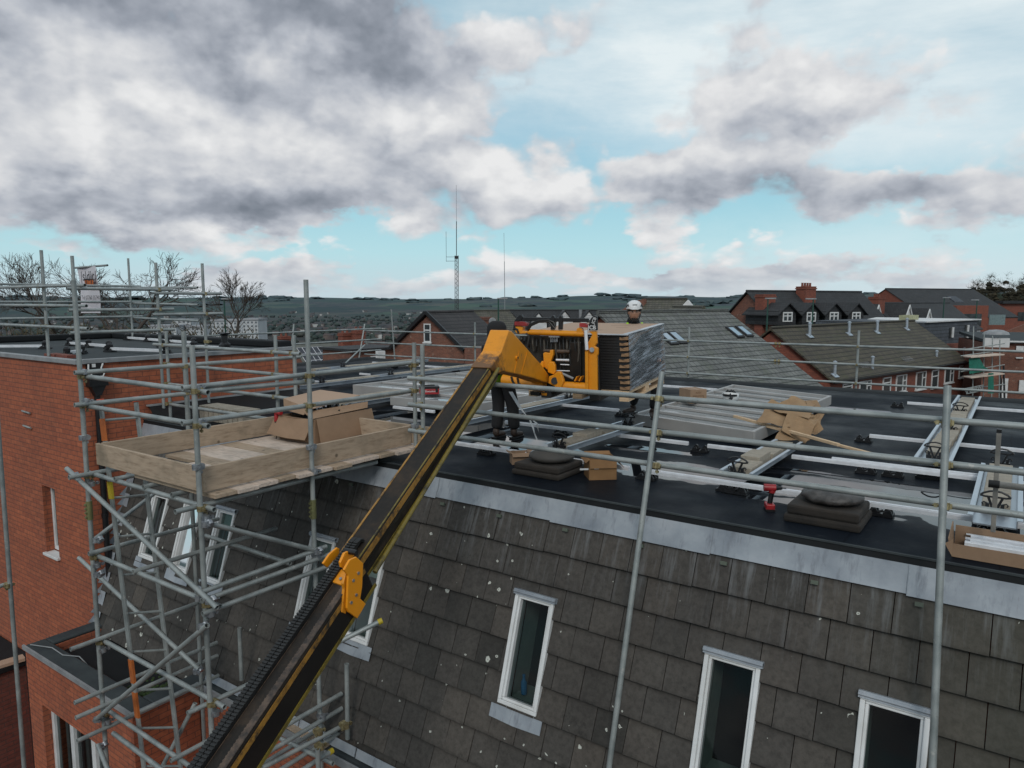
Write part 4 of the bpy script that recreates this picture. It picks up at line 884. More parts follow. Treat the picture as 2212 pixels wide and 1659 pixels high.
# large box on the platform
P0 = V((-6.90, 5.64, .13)); bx, by = UX * -.66, UY * .92
t = thing('cardboard_box', 'large battered cardboard box with its torn lid lying on top, standing on the timber platform', 'cardboard box', P0, None)
m = MB(); H = .30
def sheet(vs, mat=M['card'], name='side', th=.008): 
    f = MB(); f.add([V(v) for v in vs], [tuple(range(len(vs)))]); return f.build(name, mat, t, fixn=False, solid=th)
sheet([P0, P0 + bx, P0 + bx * 1.04 + Z * (H - .01) - UY * .02, P0 + bx * .5 + Z * (H - .0) - UY * .03, P0 + Z * H])
sheet([P0, P0 + by, P0 + by + Z * (H + .02) + UX * .02, P0 + by * .5 + Z * (H + .01) + UX * .03, P0 + Z * H + UX * .01])
sheet([P0 + bx, P0 + bx + by, P0 + bx + by + Z * H, P0 + bx + Z * H]); sheet([P0 + by, P0 + bx + by, P0 + bx + by + Z * H, P0 + by + Z * H])
fl0 = P0 - UY * .012
sheet([fl0 + Z * H + bx * -.01, fl0 + bx * 1.05 + Z * H, fl0 + bx * 1.14 + Z * .07 - UY * .11, fl0 + bx * .55 + Z * .055 - UY * .12, fl0 + bx * .06 + Z * .06 - UY * .10], M['card'], 'flap')
s0 = P0 + UX * .03
sheet([s0 + Z * (H + .01) + by * .02, s0 + Z * (H + .03) + by * 1.0, s0 + by * 1.02 + Z * .03 + UX * .07, s0 + by * .02 + Z * .02 + UX * .07], M['card'], 'flap')
Zl = H + .12
sheet([P0 + Z * (Zl - .02) + bx * .25 + by * .1, P0 + bx * 1.12 + by * .15 + Z * (Zl + .06), P0 + bx * 1.05 + by * .75 + Z * (Zl + .12), P0 + bx * .2 + by * .95 + Z * (Zl + .07)], M['cardlight'], 'lid', .01)
sheet([P0 + Z * (Zl - .02) + bx * .25 + by * .1, P0 + bx * 1.12 + by * .15 + Z * (Zl + .06), P0 + bx * .95 + by * .06 + Z * (Zl - .06), P0 + bx * .35 + by * .04 + Z * (Zl - .09)], M['card'], 'lid_edge', .008)
sheet([P0 + Z * (Zl - .06) + bx * .35 + by * .05, P0 + bx * -.02 + by * .95 + Z * (Zl - .0), P0 + bx * -.08 + by * .9 + Z * (Zl - .07), P0 + bx * .12 + by * .04 + Z * (Zl - .13)], M['card'], 'lid_edge', .008)
m = MB()
for i in range(26): q = P0 + bx * random.uniform(.08, .92) + by * random.uniform(.08, .92) + Z * (H - .06 + random.uniform(0, .05)); foot_mesh(q, .2, V((random.uniform(-1, 1), random.uniform(-1, 1), 0))) ; mm = foot_mesh(q, .2, V((random.uniform(-1, 1), random.uniform(-1, 1), 0))); m.add(mm.v, mm.f)
m.obox(P0 + bx * .95 + by * .05 + Z * .02, bx * -.9, by * .9, Z * .2)
structure(m.build('packed_brackets', M['black'], t), 'stuff')
# red tool hanging on the box
c = on_y(597, 905, 5.6); t2 = thing('hand_tool', 'red and black hand tool hanging from the left corner of the platform box', 'tool', c)
m = MB(); m.path([c + Z * .08 + UX * .10, c + Z * .085, c + Z * .03, c - Z * .03 + UX * -.005], .026, 10); m.build('body', M['red'], t2, smooth=True)
m = MB(); m.path([c - Z * .03, c - Z * .12 + UX * .01, c - Z * .2 + UX * .015], .024, 10); m.build('grip', M['black'], t2, smooth=True)
m = MB(); m.path([c - Z * .19, c - Z * .25 + UX * -.02, c - Z * .33 + UX * .01, c - Z * .4], .005, 5); m.build('lanyard', M['black'], t2)
# crumpled cardboard heap
M['crumple'] = plain('crumpled_cardboard', (.33, .215, .12), .9, 0, (.23, .145, .08), 4, .2)
t = thing('crumpled_cardboard', 'heap of torn crumpled brown cardboard leaning on the right slatted panel', 'cardboard', on_z(1710, 952, 0))
def crum(corners, seed, nx=7, ny=6, amp=.07, mat=None):
    a, b, c, d = [V(x) for x in corners]; g = MB(); vs = []
    for j in range(ny + 1):
        for i in range(nx + 1):
            u, v_ = i / nx, j / ny; p = (a * (1 - u) + b * u) * (1 - v_) + (d * (1 - u) + c * u) * v_
            vs.append(p + V((mnoise.noise(p * 4 + V((seed, 0, 0))), mnoise.noise(p * 4 + V((0, seed, 0))), mnoise.noise(p * 4.4 + V((0, 0, seed))))) * amp * 1.6)
    g.add(vs, [(j * (nx + 1) + i, j * (nx + 1) + i + 1, (j + 1) * (nx + 1) + i + 1, (j + 1) * (nx + 1) + i) for j in range(ny) for i in range(nx)])
    g.build('sheet', mat or M['crumple'], t, fixn=False, solid=.006)
pp = lambda px, py, d: far(px, py, d)
crum([pp(1640, 905, 9.6), pp(1705, 925, 9.3), pp(1722, 885, 9.7), pp(1665, 865, 9.9)], 1, amp=.045)
crum([pp(1668, 880, 9.7), pp(1745, 905, 9.4), pp(1765, 868, 9.9), pp(1705, 858, 10.0)], 2, amp=.05)
crum([pp(1690, 930, 9.3), pp(1740, 952, 9.2), pp(1765, 905, 9.5), pp(1705, 895, 9.5)], 3, amp=.05)
crum([pp(1740, 950, 9.35), pp(1775, 930, 9.6), pp(1783, 893, 9.9), pp(1748, 895, 9.6)], 4, amp=.05)
crum([pp(1675, 948, 9.25), pp(1752, 956, 9.25), pp(1750, 925, 9.5), pp(1700, 915, 9.4)], 5, amp=.04)
crum([pp(1745, 880, 9.7), pp(1770, 890, 9.8), pp(1765, 862, 10.0), pp(1738, 866, 9.9)], 6, amp=.03)
# timber battens
t = thing('timber_batten', 'pair of pale timber battens sloping from the slatted panel down to the felt', 'timber', on_z(1740, 945, 0))
a, b, c = on_z(1586, 899, .235), on_z(1812, 961, .135), on_z(1889, 982, .08)
d = (b - a).normalized(); s = Z.cross(d)
MB().beam(a, b, .045, .035).build('batten', M['fresh'], t, bevel=.003); MB().beam(a + s * -.05 + d * .5, c, .04, .03).build('batten', M['fresh'], t, bevel=.003)
# ---- roof vents
M['ventfelt'] = plain('weathered_vent_kerb', (.04, .032, .026), .9, 0, (.018, .015, .013), 7, .5)
M['ventdome'] = plain('grey_brown_dome', (.075, .068, .06), .7, 0, (.04, .036, .033), 4, .2)
def vent(label, cx, cy, wx, wy, h, dome, wrinkled):
    t = thing('roof_vent', label, 'roof vent', (cx, cy, 0)); m = MB()
    m.box((cx - wx / 2, cy - wy / 2, .0), (cx + wx / 2, cy + wy / 2, h * .45)); m.box((cx - wx / 2 + .02, cy - wy / 2 + .02, h * .45), (cx + wx / 2 - .02, cy + wy / 2 - .02, h)); m.build('kerb', M['ventfelt'], t, bevel=.02)
    m = MB(); n = 40; prof = [(dome * .62, h), (dome * .8, h + .012), (dome, h + .045), (dome * .97, h + .075), (dome * .8, h + .10), (dome * .45, h + .118), (0.001, h + .123)]
    m.lathe(prof, (cx + .02, cy + .03, 0), n)
    if wrinkled:
        m.v = [tuple(V(p) + (V(p) - V((cx, cy, h))).normalized() * (.028 * mnoise.noise(V((p[0] * 7, p[1] * 16, p[2] * 22))) + .012 * mnoise.noise(V(p) * 40))) for p in m.v]
    m.build('dome', plain('crumpled_bag', (.11, .10, .095), .5, 0, (.025, .022, .02), 14, .6) if wrinkled else M['ventdome'], t, smooth='full')
vent('dark square roof vent with a crumpled bag tied over its dome, nearest the right pole', -1.25, 6.45, .60, .56, .15, .25, True)
vent('dark square roof vent with a smooth grey dome beside the leaning pole', -4.1, 6.5, .60, .56, .13, .25, False)
# ---- cordless drill standing on its battery
c = on_z(1662, 1102, 0); t = thing('cordless_drill', 'red and black cordless drill standing upright near the bagged roof vent', 'drill', c); dx = heading(100); dy = heading(10)
m = MB(); m.cbox(c + Z * .035, dx * .075, dy * .12, Z * .06); m.build('battery', M['red'], t, bevel=.008); m = MB(); m.cbox(c + Z * .012, dx * .08, dy * .125, Z * .02); m.build('battery_base', M['black'], t)
m = MB(); m.path([c + Z * .06, c + Z * .12 + dx * .008, c + Z * .17 + dx * .016], .022, 10); m.build('grip', M['black'], t, smooth=True)
m = MB(); m.path([c + Z * .16 + dx * .016, c + Z * .2 + dx * .018], .028, 10); m.tube(c + Z * .205 - dx * .055, c + Z * .205 + dx * .045, .033, 14); m.build('body', M['red'], t, smooth=True)
m = MB(); m.tube(c + Z * .205 + dx * .046, c + Z * .205 + dx * .1, .024, 12, r2=.014); m.tube(c + Z * .205 + dx * .1, c + Z * .205 + dx * .135, .006, 6); m.build('chuck', M['black'], t, smooth=True)
# ---- long open carton of aluminium rails at the right edge
t = thing('rail_carton', 'long open cardboard carton full of aluminium profiles at the lower right edge', 'carton', (-.3, 6.0, 0))
x0, x1, y0, y1, h = -.31, 2.0, 5.99, 6.17, .165
m = MB(); m.box((x0, y0, 0.004), (x1, y0 + .006, .10)); m.box((x0, y1, 0.004), (x1, y1 + .006, h + .03)); m.box((x0, y0 + .006, .004), (x1, y1, .01)); m.build('carton', M['card'], t)
m = MB(); m.add([(x0, y0, .004), (x0, y1 + .006, .004), (x0 - .02, y1 + .02, h + .05), (x0 - .03, y0 - .0, h - .03)], [(0, 1, 2, 3)]); m.add([(x0, y0, .004), (x0, y0, h - .03), (x0 - .05, y0 - .01, h - .07)], [(0, 1, 2)]); m.build('flap', M['card'], t, fixn=False, solid=.006)
for i, (yy, zz) in enumerate(((6.02, .10), (6.065, .115), (6.11, .10), (6.15, .12))): m = MB(); m.box((x0 + .07 + .03 * (i % 2), yy - .018, zz - .02), (x1, yy + .018, zz + .02)); m.box((x0 + .07, yy - .008, zz + .02), (x1, yy + .008, zz + .028)); m.build('profile', M['alu'], t)
# ---- grey plastic pipe goal at the right edge
a, b = on_y(2158, 936, 6.0), on_y(2145, 1149, 6.0); t = thing('pipe_post', 'thin grey pipe upright with a black capped cross pipe at the right edge', 'pipe', (b.x, 6.0, 0)); M['pipe'] = plain('grey_pipe', (.28, .265, .24), .5)
m = MB(); m.beam(a, b, .030, .030, UX); m.build('upright', M['pipe'], t, bevel=.004); m = MB(); m.beam(a + Z * .004, a + Z * .03, .03, .03, UX); m.build('cap', M['black'], t)
a = on_y(2150, 1046, 5.94); m = MB(); m.tube(a, a + UX * 1.6, .023, 12); m.build('cross_pipe', M['pipe'], t, smooth=True); m = MB(); m.tube(a - UX * .04, a + UX * .025, .027, 12); m.build('cap', M['rubber'], t, smooth=True)
# ---- torn clear wrap trailing from the carriage to the felt
M['film'] = glass('clear_film', (.8, .82, .84), .5)
t = thing('film_strip', 'torn strip of clear stretch film hanging from the fork carriage to the puddle', 'plastic film', on_z(1160, 952, 0))
for pts, w_ in (([(1103, 846, 8.3), (1122, 878, 8.2), (1143, 905, 8.1), (1160, 950, 8.15)], .05), ([(1143, 900, 8.1), (1160, 915, 8.15), (1164, 935, 8.2)], .03), ([(1143, 903, 8.1), (1152, 925, 8.1), (1157, 945, 8.1)], .025)):
    g = MB(); q = [far(*p) for p in pts]; vs = []
    for i, p in enumerate(q): s = CR * w_ * (.5 + .5 * math.sin(i * 1.7 + 1)) + FH * .02 * math.sin(i * 2.1); vs += [p - s / 2, p + s / 2]
    g.add(vs, [(2 * i, 2 * i + 1, 2 * i + 3, 2 * i + 2) for i in range(len(q) - 1)]); g.build('film', plain('milky_film', (.45, .48, .5), .25), t, fixn=False)
# ================================================================ telehandler boom, carriage and load
D_ = ray(1850, -365).normalized(); R_ = D_.cross(Z).normalized(); U_ = R_.cross(D_).normalized()
M0 = far(1040, 820, 6.9)                                # a point on the inner section's top right edge
def boom_paint():
    m, nt, b = new_mat('worn_boom_paint'); v = coords(nt)
    f = noise(nt, v, 3.5, 7, .7); g = noise(nt, v, 26, 6, .7)
    col = ramp(nt, f, [(.3, (.008, .007, .006)), (.5, (.016, .0125, .010)), (.66, (.04, .027, .018)), (.8, (.075, .042, .02))])
    col = mix(nt, ramp(nt, g, [(.5, (0, 0, 0)), (.75, (.35, .35, .35))]), col, (.05, .036, .027))
    L(nt, col, b.inputs['Base Color']); L(nt, math_(nt, 'MULTIPLY_ADD', f, .4, .38), b.inputs['Roughness']); b.inputs['Specular IOR Level'].default_value = .28; bump(nt, b, g, .25, .004); return m
def streak_paint(name, c, d, amt):
    m, nt, b = new_mat(name); v = coords(nt)
    f = noise(nt, v, 5, 7, .7); g = noise(nt, v, 22, 5, .7)
    k = ramp(nt, math_(nt, 'ADD', math_(nt, 'MULTIPLY', f, .6), math_(nt, 'MULTIPLY', g, .4)), [(amt, (0, 0, 0)), (amt + .14, (1, 1, 1))])
    L(nt, mix(nt, k, c, d), b.inputs['Base Color']); b.inputs['Roughness'].default_value = .45; return m
M['boom'] = boom_paint(); M['boomside'] = plain('black_boom_side', (.012, .010, .008), .35, 0, (.006, .005, .005), 4, .1)
M['worn'] = streak_paint('worn_yellow_edge', (.34, .17, .03), (.035, .028, .02), .47); M['olive'] = streak_paint('grimy_yellow_edge', (.17, .125, .02), (.03, .026, .014), .48); M['rub'] = streak_paint('rubbed_brown_edge', (.10, .066, .046), (.02, .015, .012), .44)
M['cat'] = paint('yellow_plant_paint', (.72, .27, .010), .38, (.14, .06, .02), .38, 3.2); M['catclean'] = paint('clean_yellow_paint', (.80, .29, .008), .35, (.25, .1, .02), .12, 4)
th = thing('telehandler', 'long worn yellow and black telehandler boom reaching up to a fork carriage above the roof', 'telehandler', M0 - D_ * 6)
def bpt(a, b, t): return M0 + R_ * a + U_ * b + D_ * t
def section(a0, a1, b0, b1, t0, t1): 
    return MB().obox(bpt(a0, b0, t0), R_ * (a1 - a0), D_ * (t1 - t0), U_ * (b1 - b0))
ts = -2.33                                               # where the outer section ends
w0, h0 = .185, .20; w1, h1 = .20, .27; A1, B1 = .075, .02
ib = section(-w0, 0, -h0, 0, ts - .4, .35).build('inner_boom', M['boom'], th, bevel=.018)
def strip(parent, a, b, t0, t1, w, h, mat, nm='wear_strip'): MB().obox(bpt(a - w / 2, b - h / 2, t0), R_ * w, D_ * (t1 - t0), U_ * h).build(nm, M[mat], parent)
strip(ib, -w0 + .006, .0, ts, .2, .016, .006, 'worn'); strip(ib, -.006, .0, ts, .25, .012, .005, 'olive'); strip(ib, .0, -.045, ts, .2, .006, .05, 'worn'); strip(ib, .0, -.10, ts, .2, .004, .04, 'boomside'); strip(ib, .001, -h0 + .014, ts, .3, .008, .024, 'olive')
ob = section(A1 - w1, A1, B1 - h1, B1, -8.5, ts).build('outer_boom', M['boom'], th, bevel=.02)
strip(ob, A1 - .022, B1, -8.5, ts - .02, .045, .006, 'rub'); strip(ob, A1, B1 - .055, -8.5, ts - .02, .006, .04, 'worn'); strip(ob, A1, B1 - .155, -8.5, ts - .02, .005, .15, 'boomside'); strip(ob, A1 + .003, B1 - h1 + .022, -8.5, ts + .02, .010, .026, 'olive')
strip(ob, A1 - w1 + .078, B1 + .001, -8.5, ts - .05, .003, .004, 'rub')
# row of weld ticks along the rubbed edge
wt = MB(); t = -8.4
while t < ts - .1: wt.obox(bpt(A1 - .048, B1 + .0005, t), R_ * .012, D_ * .010, U_ * .003); t += .024
wt.build('weld_ticks', M['rub'], ob)
for k, a in enumerate((A1 - w1 - .008, A1 - w1 + .036)):          # double hose carrier along the left top edge
    hc = MB(); t = -8.4
    hc.obox(bpt(a, B1 + .004, -8.4), R_ * .036, D_ * (ts + .16 + 8.4), U_ * .024)
    while t < ts + .15:
        hc.obox(bpt(a - .001, B1 + .004, t), R_ * .038, D_ * .013, U_ * .031); t += .0235
    n = 8
    for i in range(n):
        an = i / n * math.pi; c = bpt(a + .018, B1 - .02 + .04 * math.cos(an), ts + .16 + .04 * math.sin(an)); hc.cbox(c, R_ * .04, D_ * .02, U_ * .02)
    hc.build('hose_carrier', M['rubber'], th)
# collar at the end of the outer section
PR = bpt(A1 + .035, 0, 0)
def cs(cx, cy): return (673.9 + .1146 * cx, 1157.8 + .1146 * cy)
def side_poly(pts, pl, thick): return MB().prism([on_plane(*cs(*p), pl, R_) for p in pts], R_ * -thick)
co_ = side_poly([(610, 640), (720, 450), (840, 395), (970, 510), (950, 960), (915, 1180), (1020, 1280), (860, 1555), (700, 1440), (665, 1360), (690, 750)], PR, .018).build('collar', M['catclean'], th, bevel=.004)
side_poly([(690, 750), (670, 1360), (640, 1470), (565, 1440), (590, 1180), (610, 1000), (590, 900), (640, 700)], PR - R_ * .025, .02).build('cheek_plate', M['cat'], co_, bevel=.004)
for p in ((870, 700), (775, 840), (830, 1110), (735, 1255)):
    q = on_plane(*cs(*p), PR, R_); MB().tube(q - R_ * .004, q + R_ * .007, .012, 6).build('bolt', M['zinc'], co_)
side_poly([(540, 500), (620, 320), (740, 262), (800, 280), (840, 330), (700, 480), (640, 620), (560, 590)], PR - R_ * .10, .02).build('lug', M['catclean'], co_, bevel=.004)
q = on_plane(*cs(800, 310), PR - R_ * .06, R_); MB().tube(q - R_ * .08, q + R_ * .02, .02, 12).build('roller', M['black'], co_, smooth=True)
PLf = bpt(A1 - w1 - .05, 0, 0)
side_poly([(215, 520), (340, 340), (480, 220), (525, 240), (520, 330), (300, 600)], PLf, .018).build('ear_plate', M['catclean'], co_, bevel=.004)
tq = [on_plane(*cs(*p), bpt(0, B1 + .012, 0), U_) for p in ((350, 850), (570, 925), (700, 740), (500, 580))]; MB().prism(tq, U_ * -.03).build('top_plate', M['cat'], co_, bevel=.003)
bq = on_plane(*cs(545, 815), bpt(0, B1 + .014, 0), U_); MB().tube(bq, bq + U_ * .01, .012, 6).build('bolt', M['zinc'], co_)
# gooseneck head
PS = M0 + R_ * .012
def hs(cx, cy): return (1019.5 + .1328 * cx, 656.6 + .1328 * cy)
gp = [on_plane(*hs(*p), PS, R_) for p in [(600, 425), (650, 440), (870, 690), (1130, 985), (1250, 1150), (1262, 1290), (1170, 1270), (1000, 1210), (760, 1150), (520, 1098), (470, 1110), (410, 1150), (330, 1090), (285, 1040), (480, 770)]]
def head_paint():
    m = paint('rubbed_head_paint', (.72, .27, .010), .38, (.10, .045, .018), .4, 3.2); nt = m.node_tree; b = nt.nodes['Principled BSDF']; old = b.inputs['Base Color'].links[0].from_socket; p = coords(nt)
    q = nt.nodes.new('ShaderNodeVectorMath'); q.operation = 'DOT_PRODUCT'; L(nt, p, q.inputs[0]); q.inputs[1].default_value = tuple(D_)
    r = nt.nodes.new('ShaderNodeMapRange'); L(nt, q.outputs['Value'], r.inputs[0]); o = M0.dot(D_); r.inputs[1].default_value = o + .62; r.inputs[2].default_value = o + .18
    f = noise(nt, p, 9, 7, .7); k = ramp(nt, math_(nt, 'ADD', math_(nt, 'MULTIPLY', r.outputs[0], .42), f), [(.62, (0, 0, 0)), (.8, (.9, .9, .9))])
    sp_ = on_plane(1074, 742, M0 - R_ * .10 + U_ * .14, U_); g = nt.nodes.new('ShaderNodeVectorMath'); g.operation = 'DISTANCE'; L(nt, p, g.inputs[0]); g.inputs[1].default_value = tuple(sp_)
    r2 = nt.nodes.new('ShaderNodeMapRange'); L(nt, g.outputs['Value'], r2.inputs[0]); r2.inputs[1].default_value = .17; r2.inputs[2].default_value = .02
    k2 = ramp(nt, math_(nt, 'ADD', math_(nt, 'MULTIPLY', r2.outputs[0], .5), math_(nt, 'MULTIPLY', f, .5)), [(.45, (0, 0, 0)), (.62, (.92, .92, .92))])
    L(nt, mix(nt, k2, mix(nt, k, old, (.085, .042, .018)), (.018, .014, .011)), b.inputs['Base Color']); return m
MB().prism(gp, R_ * -.215).build('boom_head', head_paint(), th, bevel=.012)
MB().tube(on_plane(*hs(720, 875), PS, R_) - R_ * .24, on_plane(*hs(720, 875), PS, R_) + R_ * .02, .022, 14).build('head_pin', M['cat'], th, smooth=True)
MB().tube(on_plane(*hs(720, 875), PS, R_) + R_ * .015, on_plane(*hs(720, 875), PS, R_) + R_ * .022, .014, 12).build('head_pin_bore', M['black'], th)
for p0, p1 in (((770, 760), (690, 1120)), ((900, 780), (800, 1140))): 
    a, b = on_plane(*hs(*p0), PS + R_ * .004, R_), on_plane(*hs(*p1), PS + R_ * .004, R_); MB().beam(a, b, .008, .004, R_).build('weld_seam', M['catclean'], th)
# slide rod below the gooseneck
a, b = on_plane(*hs(430, 1050), PS + R_ * .03, R_), bpt(.03, -h0 + .0, ts + .1); MB().tube(a, b, .019, 12).build('pipe', M['olive'], th, smooth=True)
# ---- fork carriage in its own vertical plane
HD = heading(24); HP = on_plane(1184, 820, PS, R_) + HD * .02; HR = HD.cross(Z).normalized()
def cpt(cx, cy, off=0): return on_plane(*hs(cx, cy), HP + HD * off, HD)
def cpoly(pts, off, thick): return MB().prism([cpt(x, y, off) for x, y in pts], HD * thick)
ca = MB().tube(cpt(905, 455), cpt(1820, 488), .034, 16).build('carriage_bar', M['cat'], th, smooth=True)
cpoly([(700, 365), (760, 355), (830, 370), (820, 440), (890, 440), (890, 480), (740, 490), (700, 450)], -.03, .08).build('carriage_lug', M['cat'], th, bevel=.008)
cpoly([(1700, 400), (1750, 380), (1790, 400), (1800, 470), (1830, 500), (1720, 510), (1695, 450)], -.03, .07).build('carriage_lug', M['cat'], th, bevel=.008)
cpoly([(1900, 445), (2022, 440), (2030, 640), (1995, 690), (2045, 720), (2045, 820), (2030, 850), (2035, 1430), (2000, 1455), (1895, 1440), (1890, 620), (1955, 500)], -.02, .05).build('carriage_plate', M['cat'], th, bevel=.006)
cpoly([(1835, 650), (1885, 620), (1890, 1430), (1840, 1420)], -.06, .04).build('carriage_plate', M['cat'], th, bevel=.006)
MB().tube(cpt(1400, 1335), cpt(1880, 1362), .058, 18).build('carriage_tube', M['cat'], th, smooth=True)
MB().tube(cpt(510, 1235, .05), cpt(1180, 1335, .02), .07, 18).build('carriage_tube', M['cat'], th, smooth=True)
cpoly([(1240, 1290), (1250, 1180), (1330, 1150), (1380, 1100), (1440, 1105), (1490, 1260), (1440, 1395), (1390, 1400), (1340, 1340)], -.09, .06).build('pivot_lug', M['cat'], th, bevel=.008)
MB().tube(cpt(1345, 1250, -.1), cpt(1345, 1250, -.085), .042, 18).build('pivot_bore', M['black'], th, smooth=True)
cpoly([(1230, 1110), (1235, 990), (1260, 940), (1320, 940), (1350, 1000), (1355, 1110), (1330, 1150)], -.05, .05).build('lug_plate', M['catclean'], th, bevel=.008)
cpoly([(1155, 800), (1190, 785), (1260, 800), (1265, 750), (1320, 745), (1320, 830), (1230, 1080), (1170, 1020)], .0, .06).build('lug_plate', M['cat'], th, bevel=.008)
cpoly([(1105, 980), (1130, 930), (1160, 930), (1165, 1040), (1120, 1010)], -.02, .05).build('lug_plate', M['catclean'], th, bevel=.006)
for x in (1655, 1725): cpoly([(x, 1255), (x + 40, 1180), (x + 60, 1182), (x + 25, 1262)], -.05, .1).build('stiffener', M['cat'], th, bevel=.003)
cl_ = MB().tube(cpt(1850, 430, -.07), cpt(1868, 745, -.07), .02, 14).build('tilt_ram', M['alu'], th, smooth=True)
MB().tube(cpt(1950, 745, -.05), cpt(1950, 745, .0), .028, 14).build('pin', M['zinc'], th, smooth=True)
# backrest guard
MB().beam(cpt(800, 245), cpt(1900, 264), .045, .045).build('guard_bar', M['black'], th, bevel=.006)
cpoly([(660, 430), (690, 270), (760, 180), (810, 175), (822, 215), (800, 270), (730, 290), (700, 430)], -.03, .05).build('guard_plate', M['black'], th, bevel=.006)
gpl = cpoly([(1872, 430), (1890, 360), (1930, 235), (1985, 190), (2030, 200), (2033, 432)], -.04, .05).build('guard_plate', M['black'], th, bevel=.006)
for x in (1275, 1400): cpoly([(x, 420), (x + 5, 230), (x + 25, 185), (x + 60, 190), (x + 70, 240), (x + 60, 420)], -.03, .05).build('guard_lug', M['black'], th, bevel=.006)
text_mesh('lettering', 'JCB', M['whitepaint'], cpt(1950, 385, -.045), HR, Z, .062, gpl, .002)
text_mesh('side_lettering', 'JCB', M['whitepaint'], cpt(1985, 270, -.045), HR * .4 + Z, -HR, .05, gpl, .001)
for x0, x1, y0, y1 in ((690, 890, 288, 362), (1745, 1880, 312, 384)): cpoly([(x0, y0), (x1 - 60, y0), (x1, y0 + 28), (x1, y1), (x0, y1 - 10)], -.05, .09).build('reflector_block', plain('faded_red', (.36, .03, .03), .5), th, bevel=.004)
# hydraulic block, hoses and mast rails behind
cpoly([(1010, 520), (1830, 520), (1840, 1270), (1180, 1270), (760, 760), (780, 520)], .12, .03).build('mast_plate', plain('oily_black', (.014, .012, .010), .45, 0, (.03, .024, .016), 9, .3), th)
rng = random.Random(3)
for i in range(16):
    x = 800 + i * 62; y0 = 540 + rng.random() * 60; y1 = 760 + rng.random() * 420
    if x < 1150: y1 = min(y1, 560 + (x - 760) * .9)
    MB().path([cpt(x, y0, .06 + .03 * rng.random()), cpt(x + rng.uniform(-25, 25), (y0 + y1) / 2, .04), cpt(x + rng.uniform(-40, 40), y1, .07)], .011, 8).build('hydraulic_hose', M['rubber'] if i % 3 else plain('dusty_hose', (.09, .08, .065), .7), th, smooth=True)
for pts in ([(895, 410), (950, 330), (1080, 272), (1240, 262), (1330, 300), (1360, 380)], [(905, 430), (960, 350), (1090, 290), (1250, 285), (1350, 400)], [(760, 480), (740, 420), (700, 400)], [(640, 1180), (660, 1250), (700, 1320)], [(740, 1200), (760, 1290), (790, 1310)], [(880, 480), (930, 520), (900, 700)]):
    MB().path([cpt(x, y, -.03) for x, y in pts], .014, 8).build('hydraulic_hose', M['rubber'], th, smooth=True)
for i in range(4): MB().tube(cpt(1285 + i * 32, 545, .03), cpt(1288 + i * 32, 620, .03), .009, 8).build('hose_fitting', M['zinc'], th, smooth=True)
cpoly([(1245, 515), (1420, 518), (1415, 545), (1250, 542)], -.01, .04).build('valve_block', M['coping'], th)
for (a, b, r_, mt) in (((1390, 770), (1590, 775), .022, 'rub'), ((1370, 910), (1580, 915), .014, 'alu'), ((1440, 985), (1585, 990), .007, 'alu'), ((1380, 1085), (1590, 1090), .007, 'alu'), ((1460, 1130), (1650, 1215), .016, 'coping'), ((1170, 760), (1330, 765), .02, 'rub')):
    MB().tube(cpt(*a, .03), cpt(*b, .03), r_, 10).build('rod', M[mt], th, smooth=True)
cpoly([(1590, 620), (1770, 620), (1770, 1200), (1590, 1200)], .05, .05).build('mast_rail', M['boomside'], th, bevel=.006)
MB().tube(cpt(920, 1290, .0), cpt(1010, 1380, .0), .022, 10).build('ram', M['coping'], th, smooth=True)
cpoly([(940, 1420), (1110, 1440), (1100, 1500), (950, 1480)], .1, .2).build('under_block', M['boomside'], th, bevel=.006); cpoly([(1120, 1440), (1215, 1450), (1210, 1495), (1130, 1490)], .1, .12).build('under_block', M['cat'], th, bevel=.006)
# ---- load: panels on a pallet, tilted back on the forks
N0 = far(1357.5, 844, 8.45); NT = far(1353.5, 722, 8.45); E2 = far(1434, 807, 9.6) - N0; UPV = NT - N0; E1 = HR * -1.27
E1 = E1 + Z * .0
un = UPV.normalized(); e2n = E2.normalized(); e1n = E1.normalized()
pal = thing('wooden_pallet', 'pale wooden pallet under the shrink wrapped stack, carried on the lifting forks', 'pallet', N0 - Z * .13)
def ld(a, b, c): return N0 + E1 * a + E2 * b + un * c    # a: to the left, b: away, c: up
for k in range(6): MB().obox(ld(0, k / 6 + .005, -.022), E1 * 1.0, E2 * .12, un * .018).build('top_board', M['fresh'], pal)
for a in (0, .455, .91):
    MB().obox(ld(a, 0, -.13), E1 * .09, E2, un * .018).build('bottom_board', M['fresh'], pal)
    for b in (0, .45, .90): MB().obox(ld(a, b, -.112), E1 * .09, E2 * .1, un * .072).build('block', M['fresh'], pal, bevel=.004)
    MB().obox(ld(a, 0, -.04), E1 * .09, E2, un * .018).build('stringer_board', M['fresh'], pal)
for a in (.22, .70):
    fk = MB(); fk.obox(ld(a, -.10, -.105), E1 * .1, E2 * .95, un * .045); fk.obox(ld(a, -.13, -.105), E1 * .1, E2 * .035, un * .75); fk.build('fork', M['boomside'], th, bevel=.006)
stk = thing('solar_panel_stack', 'shrink wrapped stack of dark solar panels with cardboard top and corner pieces on the pallet', 'panel stack', N0)
H_ = UPV.length; n = 20; lh = (H_ - .012) / n
M['panel'] = plain('black_panel_frame', (.013, .013, .015), .4, 0, (.022, .02, .019), 8, .05, spec=.3)
for i in range(n):
    j = rng.uniform(-.003, .003); MB().obox(ld(.004 + j, .004 - j, .002) + un * (lh * i), E1 * .992, E2 * .992, un * (lh * .8)).build('panel', M['panel'], stk)
MB().obox(ld(.012, .012, 0), E1 * .976, E2 * .976, un * (H_ - .014)).build('panel_core', M['boomside'], stk)
M['corner'] = plain('corner_card', (.33, .2, .11), .8, 0, (.22, .125, .065), 14, .2)
